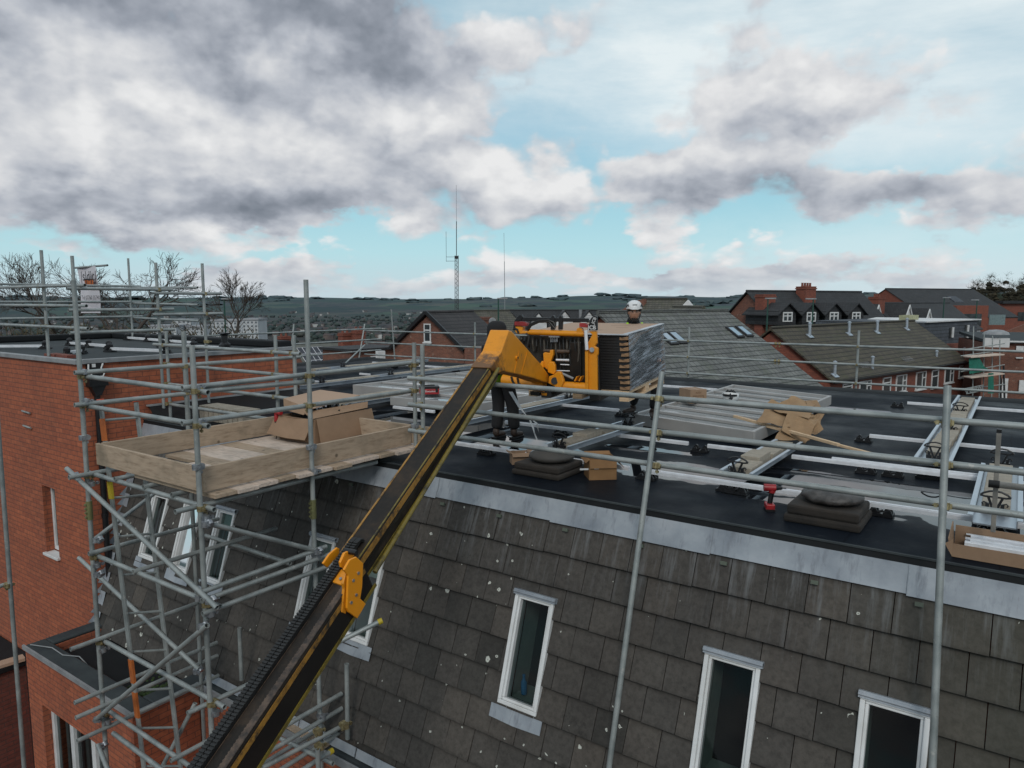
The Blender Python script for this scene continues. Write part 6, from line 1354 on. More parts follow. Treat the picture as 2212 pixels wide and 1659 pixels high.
# ---------------- white tower flats in the middle distance
M['flatwhite'] = plain('white_flats_render', (.5, .52, .54), .8, 0, (.4, .42, .44), .3, 0); M['flatwin'] = plain('dark_flat_window', (.16, .18, .2), .3); M['flatgrey'] = plain('grey_flats_render', (.3, .31, .33), .8, 0, (.25, .26, .28), .3, 0)
def flats(label, px0, px1, pyt, pyb, dist, rows, cols, face_deg=8, side=None):
    a, b = far(px0, pyt, dist), far(px1, pyt, dist); zb = far(px0, pyb, dist).z; u = V((b.x - a.x, b.y - a.y, 0)); wid = u.length; u.normalize(); dep = u.cross(Z) * -1
    if dep.dot(FH) < 0: dep = -dep
    t = thing('block_of_flats', label, 'flats', (a.x, a.y, zb)); o = V((a.x, a.y, zb - 6)); H2 = a.z - zb + 6
    MB().obox(o, u * wid, dep * 7, Z * H2).build('wall', M['flatwhite'], t); MB().obox(o + Z * H2 - u * .2 - dep * .2, u * (wid + .4), dep * 7.4, Z * .5).build('roof', M['flatgrey'], t)
    for r_ in range(rows):
        for c_ in range(cols):
            w0_ = wid / cols; MB().obox(V((a.x, a.y, a.z)) + u * (w0_ * (c_ + .28)) - dep * .08 - Z * ((r_ + .78) * (a.z - zb) / rows), u * w0_ * .44, dep * .05, Z * ((a.z - zb) / rows * .45)).build('window', M['flatwin'], t)
    return t
flats('white block of flats with small windows just right of the ivy clad tree', 523, 557, 692, 740, 190, 6, 4)
flats('widest white block of flats, behind the ivy clad tree', 456, 522, 694, 742, 200, 6, 7)
flats('low white block of flats left of the widest white block', 402, 440, 707, 735, 210, 4, 4)
flats('low white block of flats nearest the big bare tree', 322, 380, 706, 735, 205, 3, 3)
flats('distant white block of flats rising behind the low white blocks', 372, 412, 692, 712, 260, 3, 4)
# ---------------- generic pitched house from surveyed roof corners
M['slate'] = rowtile('dark_slate', (.036, .038, .043), (.026, .027, .03), .28, .3, 'slate'); M['brown'] = rowtile('brown_interlocking_tile', (.085, .072, .05), (.06, .05, .036), .34, .33, 'tile', (.05, .05, .022))
M['greytile'] = rowtile('grey_interlocking_tile', (.165, .17, .165), (.12, .123, .12), .36, .36, 'tile', (.10, .11, .085)); M['ribtile'] = rowtile('dark_ribbed_tile', (.05, .045, .046), (.038, .034, .036), .33, .33, 'tile'); M['tan'] = rowtile('tan_tile', (.12, .11, .09), (.085, .08, .065), .3, .3, 'tile', (.07, .07, .04)); M['blueslate'] = rowtile('blue_slate_wall', (.085, .098, .12), (.065, .075, .092), .3, .4, 'slate')
M['terraceb'] = brick('terrace_brick', (.3, .085, .05), (.2, .058, .038), (.13, .06, .045), stain=.3)
def pitched(t, rl, rr, eL, eR, wallmat, roofmat, zb=-9.5, over=.25, back=True):
    """rl-rr ridge, eL-eR the visible eaves; the far slope mirrors the visible one"""
    rl, rr, eL, eR = V(rl), V(rr), V(eL), V(eR); bL, bR = V((2 * rl.x - eL.x, 2 * rl.y - eL.y, eL.z)), V((2 * rr.x - eR.x, 2 * rr.y - eR.y, eR.z))
    m = MB(); th = Z * -.12
    m.prism([rl, rr, eR, eL], th); m.prism([rr, rl, bL, bR], th); m.build('roof', roofmat, t)
    u = (rr - rl).normalized() * over; s = (rl - eL); s = V((s.x, s.y, 0)); s = s.normalized() * over
    w_ = MB(); c = [eL + u + s, eR - u + s, bR - u - s, bL + u - s]; g0, g1 = rl + u - Z * .2, rr - u - Z * .2
    lo = [V((p.x, p.y, zb)) for p in c]; hi = [p - Z * .02 for p in c]
    w_.add(lo + hi + [g0, g1], [(0, 1, 5, 4), (1, 2, 6, 9, 5), (2, 3, 7, 6), (3, 0, 4, 8, 7)]); w_.build('wall', wallmat, t)
    rdg = MB(); rdg.tube(rl + Z * .02, rr + Z * .02, .1, 6); rdg.build('ridge', roofmat, t)
    return c
def wwin(t, p, q, zt, zb, out, lights=2, frame=.07, mat='white', vbar=None):
    """window on a wall between ground points p and q, outward normal out"""
    p, q = V(p), V(q); u = (q - p); u.z = 0; w_ = u.length; u.normalize(); o = V((p.x, p.y, zb)) + out * .02; h = zt - zb; m = MB(); d = out * .07
    m.obox(o, u * frame, d, Z * h); m.obox(o + u * (w_ - frame), u * frame, d, Z * h); m.obox(o + u * frame, u * (w_ - 2 * frame), d, Z * frame); m.obox(o + u * frame + Z * (h - frame), u * (w_ - 2 * frame), d, Z * frame)
    if lights > 1: m.obox(o + u * (w_ * .62), u * frame, d, Z * h); m.obox(o + u * (w_ * .62 + frame) + Z * h * .6, u * (w_ * .38 - 2 * frame), d, Z * frame)
    else: m.obox(o + u * frame + Z * h * .62, u * (w_ - 2 * frame), d, Z * frame)
    m.obox(o - u * .06 - Z * .08, u * (w_ + .12), out * .14, Z * .078)
    fo_ = m.build('window', M[mat], t); MB().quad(*[o + out * .03 + u * a + Z * b for a, b in ((.02, .02), (w_ - .02, .02), (w_ - .02, h - .02), (.02, h - .02))]).build('glass', M['housglass'], fo_); return fo_
M['housglass'] = plain('house_glass', (.06, .075, .08), .08, 0, (.025, .03, .034), .8, 0, spec=.8)
def chimney(t, c, w_, d, z0, z1, u, mat, pots=2):
    v_ = Z.cross(u); m = MB(); c = V((c.x, c.y, 0)); m.cbox(c + Z * (z0 + z1) / 2, u * w_, v_ * d, Z * (z1 - z0)); m.cbox(c + Z * (z1 - .12), u * (w_ + .14), v_ * (d + .14), Z * .12); m.cbox(c + Z * (z1 + .05), u * (w_ + .04), v_ * (d + .04), Z * .098)
    o = m.build('chimney', mat, t)
    for k in range(pots): q = c + u * (w_ * ((k + .5) / pots - .5)) + Z * (z1 + .1); MB().lathe([(.12, 0), (.10, .3), (.13, .32), (.11, .36), (.001, .34)], q, 10).build('pot', M['terraceb'], o)
# brown-tiled terrace on the right
t = thing('terrace_house', 'brick terrace with brown tiled roof, roof vents and white windows at the right', 'terrace', on_z(1950, 800, -2.7))
eL, eR, rl, rr = on_z(1800, 823.5, -2.7), on_z(2094, 779, -2.7), on_z(1664, 709, .25), on_z(1975, 693, .25)
pitched(t, rl, rr, eL, eR, M['terraceb'], M['brown']); wu = (eR - eL).normalized(); wo_ = wu.cross(Z); wo_ = wo_ if wo_.dot(FH) < 0 else -wo_
def onwall(px, py, base=eL, n=wo_): return on_plane(px, py, base - n * .25, n)
for x0, x1, y0, y1, l in ((1819, 1839, 829, 850, 1), (1855, 1880, 824, 856, 2), (1906, 1923, 816, 850, 1), (1935, 1957, 811, 848, 2), (1978, 1999, 804, 842, 2), (2012, 2026, 800, 838, 1), (2040, 2059, 797, 828, 2), (2071, 2083, 790, 816, 1)):
    p, q = onwall(x0, y0), onwall(x1, y0); wwin(t, p, q, p.z, onwall(x0, y1).z, wo_, l)
gt = MB(); gt.beam(eL + wo_ * .06 - Z * .1, eR + wo_ * .06 - Z * .1, .12, .12); gt.build('gutter', M['black'], t)
RS = (eL - rl); RN = (rr - rl).cross(RS).normalized(); RN = RN if RN.z > 0 else -RN
for px, py in ((1788, 746), (1887, 741), (1958, 738), (2031, 728), (1851, 848), (1944, 834), (2105 - 0, 812), (2176, 800)):
    pass
for cx_, cy_ in ((800, 425), (1060, 412), (1245, 400), (1440, 378), (965, 685), (1213, 645), (1635, 595), (1820, 570)):
    q = on_plane(1486 + .328 * cx_, 587.5 + .328 * cy_, rl, RN); m = MB(); m.cbox(q + RN * .05, wu * .5, RS.normalized() * .35, RN * .05); m.lathe([(.10, 0), (.09, .75), (.12, .76), (.12, .84), (.001, .9)], q, 10); m.build('roof_vent', M['tray'], t, smooth=True)
for cx_, cy_ in ((1430, 590), (1600, 578), (1150, 630)):    # fallen aerials on the tiles
    q = on_plane(1486 + .328 * cx_, 587.5 + .328 * cy_, rl, RN) + RN * .25; m = MB(); m.beam(q - wu * .8, q + wu * .8, .03, .03)
    for k in range(7): c = q + wu * (-.7 + k * .23); m.beam(c - RS.normalized() * .25, c + RS.normalized() * .25, .02, .02)
    m.beam(q, q - RN * .3, .03, .03); m.build('aerial', M['coping'], t)
# grey interlocking tile roof in front of it
t = thing('grey_roofed_house', 'house with large pale grey tiled roof and two roof windows behind the wrapped panel stack', 'house', far(1560, 800, 37))
rr = far(1571, 671.5, 40); eR = far(1770, 828, 36.2); rd = (CR * .76 + FH * .65).normalized(); rd.z = 0; rl = rr - rd * 10.5; eL = eR - rd * 10.5; ext = (eR - rr) * .25
pitched(t, rl, rr, eL + ext, eR + ext, M['terraceb'], M['greytile']); RN = (rr - rl).cross(eL - rl).normalized(); RN = RN if RN.z > 0 else -RN; ds_ = (eR - rr).normalized(); ru = rd
for px, py in ((1587, 719), (1607, 717), (1443, 733), (1462, 731)):
    q = on_plane(px, py, rl, RN); m = MB(); m.cbox(q + RN * .04, ru * .62, ds_ * .95, RN * .1); fo_ = m.build('roof_window', M['slate'], t); MB().cbox(q + RN * .1, ru * .42, ds_ * .72, RN * .012).build('glass', plain('sky_glass', (.35, .43, .5), .05, 0, (.3, .38, .45), 2, 0, spec=1), fo_)
# long Victorian house with dormers on the skyline
t = thing('dormer_house', 'long dark roofed brick house with four dormers and big chimney on the right skyline', 'house', far(1700, 700, 70))
rl = far(1612, 628.5, 70); ud = heading(62); rr = rl + ud * 17.0; nd = heading(152); eL = rl + nd * 5.2 - Z * 4.6; eR = rr + nd * 5.2 - Z * 4.6
pitched(t, rl, rr, eL, eR, M['oldbrick'], M['slate']); RN = (rr - rl).cross(eL - rl).normalized(); RN = RN if RN.z > 0 else -RN
q = on_plane(1740, 650, rl + nd * .8, nd); chimney(t, q, 1.5, 1.2, -1, far(1740, 614, 74).z - .35, ud, M['terraceb'], 4)
q = on_plane(1652, 680, rl + nd * 1.8, nd); chimney(t, q, 1.6, 1.0, -6, far(1652, 634, 71).z - .2, ud, M['terraceb'], 0)
DF = eL - nd * .9
for px in (1700, 1751, 1800, 1848):
    c = on_plane(px, 695, DF, nd); zt = on_plane(px, 674, DF, nd).z; zr = on_plane(px, 656, DF, nd).z; hw_ = 1.15; zb_ = c.z
    m = MB(); o = V((c.x, c.y, zb_ - .3)); m.prism([o - ud * hw_, o + ud * hw_, V((c.x, c.y, zt + .1)) + ud * hw_, V((c.x, c.y, zr - .15)), V((c.x, c.y, zt + .1)) - ud * hw_], -nd * 4); dm = m.build('dormer', M['slate'], t)
    m = MB(); ap = V((c.x, c.y, zr)) + nd * .3
    for sg in (-1, 1): m.prism([ap, ap - nd * 4.4, ap - nd * 4.4 + ud * sg * 1.55 - Z * (zr - zt + .35), ap + ud * sg * 1.55 - Z * (zr - zt + .35)], Z * .1)
    m.build('dormer_roof', M['slate'], dm)
    p = c - ud * .62 + nd * .02; qq = c + ud * .62 + nd * .02; m = MB(); fr_ = .13; hh = zt - zb_
    for a0, a1, b0, b1 in ((-.62, -.5, 0, hh), (.5, .62, 0, hh), (-.06, .06, 0, hh), (-.5, .5, 0, .1), (-.5, .5, hh - .12, hh), (-.5, .5, hh * .55, hh * .55 + .09)): m.obox(V((c.x, c.y, zb_)) + ud * a0 + Z * b0 + nd * .02, ud * (a1 - a0), nd * (.06 + .004 * (a0 + b0)), Z * (b1 - b0))
    fo_ = m.build('dormer_window', M['white'], dm); MB().quad(*[V((c.x, c.y, zb_)) + ud * a + Z * b + nd * .03 for a, b in ((-.6, .02), (.6, .02), (.6, hh - .02), (-.6, hh - .02))]).build('glass', M['housglass'], fo_)
# white gabled dormer row to its right and the big slate roof
t = thing('white_gabled_house', 'dark slate house with three white gabled dormers on the right skyline', 'house', far(1960, 690, 85))
rl = far(1880, 655, 88); rr = far(2050, 668, 104); u2 = (rr - rl); u2.z = 0; u2.normalize(); n2 = u2.cross(Z); n2 = n2 if n2.dot(FH) < 0 else -n2
rr.z = rl.z; eL, eR = rl + n2 * 4.5 - Z * 3.6, rr + n2 * 4.5 - Z * 3.6; pitched(t, rl, rr, eL, eR, M['whitepaint'], M['slate'])
q = far(1893, 660, 87); chimney(t, q, 1.8, 1.2, -2, far(1893, 643, 87).z, u2, M['terraceb'], 3)
for px, py, hw_ in ((1896, 660, 1.0), (1963, 660, 1.0), (2006, 669, 1.0)):
    c = on_plane(px, py, eL - n2 * .8, n2); m = MB(); m.prism([c, c + u2 * hw_ - Z * 1.5, c - u2 * hw_ - Z * 1.5], -n2 * 3); m.prism([c - Z * 1.5 + u2 * .8, c - Z * 3 + u2 * .8, c - Z * 3 - u2 * .8, c - Z * 1.5 - u2 * .8], -n2 * 3); dm = m.build('dormer', M['whitepaint'], t)
    m = MB(); ap = c + n2 * .2 + Z * .1
    for sg in (-1, 1): m.prism([ap, ap + u2 * sg * 1.3 - Z * 1.95, ap + u2 * sg * 1.3 - Z * 2.2, ap - Z * .25], -n2 * .12)
    m.build('bargeboard', M['white'], dm); m = MB()
    for sg in (-1, 1): m.prism([ap - n2 * .13, ap - n2 * 3.4, ap - n2 * 3.4 + u2 * sg * 1.32 - Z * 1.95, ap - n2 * .13 + u2 * sg * 1.32 - Z * 1.95], Z * .08)
    m.build('dormer_roof', M['slate'], dm); MB().prism([c + n2 * .03 - Z * 1.75 + u2 * .6, c + n2 * .03 - Z * 2.85 + u2 * .6, c + n2 * .03 - Z * 2.85 - u2 * .6, c + n2 * .03 - Z * 1.75 - u2 * .6], n2 * .02).build('dormer_window', M['housglass'], dm)
t = thing('slate_hall', 'large modern building with broad slate roof and brick window block on the right skyline', 'building', far(2010, 680, 120))
rl = far(1912.6, 623.6, 118); rr = far(2104, 625, 126); u3 = (rr - rl); u3.z = 0; u3.normalize(); rr.z = rl.z; n3 = u3.cross(Z); n3 = n3 if n3.dot(FH) < 0 else -n3
eL, eR = rl + n3 * 8 - Z * 4.6, rr + n3 * 8 - Z * 4.6; pitched(t, rl, rr, eL, eR, M['terraceb'], M['slate'], over=.1)
a = far(2067, 660, 112); b = far(2136, 660, 112); uu = (b - a); uu.z = 0; m = MB(); m.obox(V((a.x, a.y, -9)), uu, -n3 * 8, Z * (a.z + 9)); bl_ = m.build('window_block', M['terraceb'], t)
MB().obox(V((a.x, a.y, far(2067, 704, 112).z)) + uu * .2 + n3 * .06, uu * .58, n3 * .05, Z * (far(2067, 678, 112).z - far(2067, 704, 112).z)).build('window', M['housglass'], bl_)
a = far(2137, 677, 113); MB().obox(V((a.x, a.y, far(2137, 702, 113).z)), uu * .5, n3 * .1, Z * 1.6).build('balcony', plain('balcony_glass', (.2, .27, .28), .2), t)
MB().obox(far(2046, 640, 115) - Z * .2, u3 * 2.0, n3 * 1.4 - Z * .9, Z * .25).build('roof_light', M['blueslate'], t)
t = thing('brick_block', 'flat topped modern brick block below the hillside wood at the right edge', 'building', far(2190, 690, 125)); a = far(2160, 656, 125); b = far(2330, 656, 135); uu = b - a; uu.z = 0
MB().obox(V((a.x, a.y, -9)), uu, -n3 * 10, Z * (a.z + 9)).build('wall', M['terraceb'], t); MB().obox(V((a.x, a.y, a.z)) + n3 * .5, uu, -n3 * 11, Z * .5).build('roof', M['slate'], t)
for k in (.22, .42): MB().obox(V((a.x, a.y, a.z - 3)) + uu * k + n3 * .05, uu * .12, n3 * .05, Z * 1.5).build('window', M['housglass'], t)
# slate-hung flat-roofed block
t = thing('slate_hung_block', 'flat white topped extension hung with blue grey slate between the terrace and the brick block', 'building', far(2050, 720, 62))
a, b = far(1996, 697, 58), far(2112, 689, 66); zt = a.z; b.z = zt; uu = b - a; nn = uu.cross(Z).normalized(); nn = nn if nn.dot(FH) < 0 else -nn
a0 = V((a.x, a.y, -9)); MB().obox(a0, uu, -nn * 9, Z * (zt + 9)).build('wall', M['blueslate'], t); c = far(1874, 692, 66); c.z = zt   # rear corner
MB().prism([a + nn * .2, b + nn * .2 + uu.normalized() * .4, b - nn * 9, c], Z * .1).build('roof', M['whitepaint'], t); q = far(1963, 690, 61); MB().cbox(V((q.x, q.y, zt + .35)), uu.normalized() * 2.0, nn * .8, Z * .4).build('roof_upstand', plain('pale_timber_upstand', (.42, .42, .26), .8), t)
for px, y0, y1 in ((2055, 707, 729), (2088, 702, 732)): p = on_plane(px, y0, a, nn); q = on_plane(px, y1, a, nn); m = MB(); m.obox(V((p.x, p.y, q.z)) + nn * .03, uu.normalized() * .35, nn * .1, Z * (p.z - q.z)); wo2 = m.build('window', M['white'], t); MB().obox(V((p.x, p.y, q.z)) + nn * .02 - uu.normalized() * .45, uu.normalized() * .44, nn * .06, Z * (p.z - q.z)).build('glass', M['housglass'], wo2)
p, q = on_plane(1990, 745, a, nn), on_plane(2125, 736, a, nn); MB().obox(V((p.x, p.y, -9)) + nn * .3, (q - p), nn * .3, Z * (p.z + 9)).build('lower_wall', M['terraceb'], t)
# cluttered yard block at far right: rear brick building, white dormer, scaffold with green net
t = thing('rear_brick_house', 'brick house with felt roof and white box dormer at the right edge beyond the roof', 'house', far(2190, 790, 50))
a = far(2124, 770, 52); b = far(2330, 760, 50); uu = (b - a); uu.z = 0; nn2 = uu.cross(Z).normalized(); nn2 = nn2 if nn2.dot(FH) < 0 else -nn2; zt = far(2150, 742, 51).z
MB().obox(V((a.x, a.y, -9)), uu, -nn2 * 8, Z * (zt + 9)).build('wall', M['oldbrick'], t); MB().prism([V((a.x, a.y, zt + .02)) + nn2 * .3, V((b.x, b.y, zt + .02)) + nn2 * .3, V((b.x, b.y, zt + .3)) - nn2 * 8, V((a.x, a.y, zt + .3)) - nn2 * 8], Z * .2).build('roof', M['feltdry'], t)
q = far(2152, 740, 49.5); MB().cbox(q, uu.normalized() * 1.45, nn2 * .5, Z * .62).build('dormer', M['whitepaint'], t); m = MB(); m.lathe([(.8, 0), (.72, .16), (.4, .3), (.001, .34)], q + Z * .55 - nn2 * .2, 14); m.build('dome_light', M['coping'], t, smooth=True)
MB().cbox(far(2203, 738, 49.6), uu.normalized() * 2.2, nn2 * .2, Z * .1).build('fascia', M['white'], t)
for px, py, w_, h in ((2203, 752, .45, .3), (2202, 773, .42, .1), (2208, 835, .4, .9), (2170, 840, .35, 1.5)): MB().cbox(on_plane(px, py, V((a.x, a.y, 0)) + nn2 * .1, nn2), uu.normalized() * w_, nn2 * .12, Z * h).build('window', M['white'], t)
for px in (2160, 2168): p, q = far(px, 790, 49), far(px + 2, 865, 49); MB().tube(p, q, .06, 8).build('soil_pipe', M['black'], t)
t = thing('gable_end', 'sloping brick gable end with a patchy white render patch at the right edge', 'wall', far(2190, 715, 72)); MB().prism([far(2118, 738, 72), far(2240, 690, 70), far(2240, 740, 70)], -nn2 * .4).build('wall', M['oldbrick'], t)
t = thing('yard_scaffold', 'distant scaffold with green debris netting and boarded lift beside the terrace end', 'scaffold', far(2120, 820, 47))
for px in (2103, 2126, 2144, 2160): p, q = far(px, 705 + (px - 2103) * .5, 48), far(px - 2, 862, 48); MB().tube(p, q, .035, 8).build('pole', M['steel'], t)
for y0, y1 in ((756, 742), (803, 788), (769, 756), (842, 830)): MB().tube(far(2075, y0, 48), far(2170, y1, 48), .035, 8).build('rail', M['steel'], t)
for y0, y1 in ((815, 806), (771, 765)): MB().beam(far(2088, y0, 47.6), far(2160, y1, 47.6), .9, .07).build('deck_board', M['deckwood'], t)
m = MB(); m.add([far(2093, 775, 47.4), far(2113, 768, 47.4), far(2126, 792, 47.2), far(2140, 800, 47.2), far(2094, 808, 47.4)], [(0, 1, 2, 3, 4)]); m.build('debris_net', M['net'], t, fixn=False, solid=.02)
m = MB(); m.add([far(2135, 806, 47.2), far(2146, 806, 47.2), far(2147, 850, 47.2), far(2134, 850, 47.2)], [(0, 1, 2, 3)]); m.build('debris_net', M['net'], t, fixn=False, solid=.02)
m = MB()
for k in range(5): p = far(2083 + k * 8, 840 - k * 1.5, 47); q = far(2089 + k * 8, 850 - k * 1.5, 47); m.tube(p, q, .03, 6); m.tube(q, far(2091 + k * 8, 838.5 - k * 1.5, 47), .03, 6)
m.tube(far(2083, 840, 47), far(2124, 832, 47), .035, 6); m.tube(far(2087, 851, 47), far(2127, 843, 47), .035, 6); m.build('lattice_beam', M['steel'], t)
t = thing('rear_wall', 'plain red brick wall behind the netted scaffold', 'wall', far(2120, 800, 56)); MB().obox(V((*far(2085, 750, 55).xy, -10)), uu * .6, -nn2 * .4, Z * (far(2085, 752, 55).z + 10)).build('wall', brick('deep_red_brick', (.14, .045, .03), (.1, .035, .025)), t)  # brick in a deeper red than the terrace
# ---------------- houses left of centre
t = thing('gabled_brick_house', 'brick house with dark ribbed tile roof and one white gable window left of the boom', 'house', far(925, 750, 45))
pk = far(921, 675, 45); u = heading(25); v_ = heading(115); rr = pk + u * 6.2; hw_ = 2.4; zE = far(995, 752, 44.5).z
eR0 = pk + v_ * hw_ * 1.12; eR0.z = zE - .1; eR1 = rr + v_ * hw_ * 1.3; eR1.z = zE - .3
pitched(t, pk, rr, eR0, eR1, M['oldbrick'], M['ribtile'], over=.12)
a, b = on_plane(916.5, 699, pk + u * .12, u), on_plane(931.5, 699, pk + u * .12, u); wwin(t, a, b, a.z, on_plane(916, 739, pk, u).z, -u, 1, .07)
m = MB(); m.obox(V((*far(1003, 748, 44).xy, -9)), v_ * 7, u * 5, Z * (far(1003, 752, 44).z + 9)); m.build('side_wing', M['oldbrick'], t)
MB().beam(pk + Z * .04 - u * .1, eR0 - u * .1, .14, .2).build('verge', M['black'], t); bb = V((2 * pk.x - eR0.x, 2 * pk.y - eR0.y, eR0.z)); MB().beam(pk + Z * .04 - u * .1, bb - u * .1, .14, .2).build('verge', M['black'], t)
t = thing('solar_roofed_house', 'grey tiled terrace with framed solar panels on its roof left of the gabled house', 'house', far(700, 770, 60))
rl, rr = far(630, 744, 66), far(790, 742, 72); uu4 = rr - rl; uu4.z = 0; uu4.normalize(); rr.z = rl.z; n4 = uu4.cross(Z); n4 = n4 if n4.dot(FH) < 0 else -n4; eL, eR = rl + n4 * 4.2 - Z * 3.4, rr + n4 * 4.2 - Z * 3.4
pitched(t, rl, rr, eL, eR, M['oldbrick'], plain('grey_tile_roof', (.15, .155, .14), .8, 0, (.10, .105, .095), 2, .2)); RN = uu4.cross(eL - rl).normalized(); RN = RN if RN.z > 0 else -RN; ds_ = (eL - rl).normalized()
o = on_plane(640, 753, rl, RN); w_ = (on_plane(696, 752, rl, RN) - o).length / 5; h_ = (on_plane(703, 797, rl, RN) - on_plane(693, 753, rl, RN)).length / 3 * .92
for i in range(5):
    for j in range(3):
        c = o + uu4 * (w_ * (i + .5)) + ds_ * (h_ * (j + .5)) + RN * .08; f_ = MB(); f_.cbox(c, uu4 * w_ * .98, ds_ * h_ * .98, RN * .05); fo_ = f_.build('solar_panel', M['alu'], t); MB().cbox(c + RN * .03, uu4 * w_ * .88, ds_ * h_ * .92, RN * .012).build('cell_sheet', plain('solar_cells', (.035, .04, .055), .25), fo_)
for px, py in ((614, 728), (746, 721), (775, 716)): q = far(px, 760, 68); chimney(t, q, 1.0, .8, -4, far(px, py, 68).z, uu4, M['terraceb'], 2)
q = on_plane(716, 775, rl, RN); MB().cbox(q + RN * .08, uu4 * .7, ds_ * .5, RN * .14).build('roof_vent', M['black'], t)
t = thing('low_brick_house', 'low brick house with white window between the solar roof and the gabled house', 'house', far(800, 770, 58)); a = far(757, 765, 58); MB().obox(V((*a.xy, -9)), uu4 * 5, -n4 * 4, Z * (a.z + 9.2)).build('wall', M['oldbrick'], t)
MB().obox(V((*a.xy, a.z + .2)) - uu4 * .2 + n4 * .3, uu4 * 5.4, -n4 * 4.5, Z * .2).build('roof', M['slate'], t)
p = far(800, 775, 57.6); wwin(t, p, p + uu4 * .9, p.z + .2, p.z - .9, n4, 1)
for px in (822, 868): q = far(px, 772, 56); MB().cbox(q, uu4 * .7, n4 * .3, Z * 1.0).build('window', M['white'], t)
# ---------------- dormer terrace behind the stack
t = thing('dormer_terrace', 'slate terrace with four white painted gabled dormers seen behind the fork carriage', 'terrace', far(1190, 690, 75))
rl, rr = far(1082, 670.5, 78), far(1340, 671, 78); u5 = rr - rl; u5.z = 0; u5.normalize(); rr.z = rl.z; n5 = -FH; eL, eR = rl + n5 * 4.5 - Z * 3.3, rr + n5 * 4.5 - Z * 3.3; pitched(t, rl, rr, eL, eR, M['whitepaint'], M['slate'])
for px, py in ((1104.5, 676), (1163.5, 677), (1220, 673), (1272.5, 674)):
    c = on_plane(px, py, eL - n5 * .9, n5); m = MB(); m.prism([c, c + u5 * .85 - Z * 1.0, c + u5 * .85 - Z * 2.6, c - u5 * .85 - Z * 2.6, c - u5 * .85 - Z * 1.0], -n5 * 3); dm = m.build('dormer', M['whitepaint'], t); m = MB()
    for sg in (-1, 1): ap = c + n5 * .15 + Z * .08; m.prism([ap, ap - n5 * 3.2, ap - n5 * 3.2 + u5 * sg * 1.05 - Z * 1.25, ap + u5 * sg * 1.05 - Z * 1.25], Z * .08)
    m.build('dormer_roof', M['slate'], dm); m = MB()
    for k in range(4): zz = .35 + k * .16; m.cbox(c + n5 * .02 - Z * zz, u5 * (zz * 1.6), n5 * .03, Z * .03)
    m.build('cladding', M['coping'], dm)
q = far(1254, 671, 77); MB().tube(q - Z * 2, q + Z * .1, .18, 8).build('flue', M['coping'], t)
t = thing('tan_roofed_house', 'small house with mossy tan roof, brick chimney and round dish left of the boom head', 'house', far(1040, 690, 66))
rl, rr = far(1000, 672, 68), far(1100, 670, 72); u6 = rr - rl; u6.z = 0; u6.normalize(); rr.z = rl.z; n6 = u6.cross(Z); n6 = n6 if n6.dot(FH) < 0 else -n6; eL, eR = rl + n6 * 3.4 - Z * 2.6, rr + n6 * 3.4 - Z * 2.6; pitched(t, rl, rr, eL, eR, M['whitepaint'], M['tan'])
q = far(1043, 700, 62); chimney(t, q, 1.15, 1.0, -6, far(1043, 687, 62).z, u6, M['oldbrick'], 0); q = far(1064, 694, 61); m = MB(); m.lathe([(.0, -.05), (.2, -.03), (.32, .06), (.3, .07), (.0, -.02)], q, 16, heading(190)); dsh = m.build('dish', M['coping'], t, smooth='full'); MB().tube(q, q - Z * .5 + FH * .4, .03, 6).build('dish_arm', M['coping'], dsh)
t = thing('tan_gabled_house', 'house with mossy grey brown roof and white gable behind the standing worker', 'house', far(1430, 670, 56)); rl, rr = far(1388, 646.5, 58), far(1484, 647, 55); u7 = rr - rl; u7.z = 0; u7.normalize(); rr.z = rl.z; n7 = u7.cross(Z); n7 = n7 if n7.dot(FH) < 0 else -n7
eL, eR = rl + n7 * 2.6 - Z * 1.7, rr + n7 * 2.6 - Z * 1.7; pitched(t, rl, rr, eL, eR, M['whitepaint'], M['tan']); MB().prism([far(1340, 672, 57), far(1372, 650, 57), far(1390, 646, 57), far(1392, 690, 57), far(1340, 690, 57)], -n7 * .4).build('brick_gable', M['oldbrick'], t)
MB().prism([far(1485, 648, 54.4), far(1505, 672, 54.4), far(1480, 674, 54.4), far(1466, 668, 54.4)], -n7 * .2).build('white_gable', M['whitepaint'], t)
t = thing('small_gabled_house', 'small brown tiled house with brick gable just right of the standing worker', 'house', far(1500, 690, 45)); pk = far(1521, 664, 46); u8 = heading(-10); v8 = heading(80); e0 = pk - v8 * 1.9 - Z * 1.0; pitched(t, pk, pk + u8 * 5, e0, e0 + u8 * 5, M['terraceb'], M['tan'], over=.2)
t = thing('low_tiled_roof', 'low mossy tiled roof strip at the foot of the grey tiled roof', 'roof', far(1800, 835, 30)); MB().prism([far(1735, 834, 29), far(1840, 838, 31), far(1835, 860, 29), far(1730, 850, 27)], Z * -.1).build('roof', M['tan'], t)
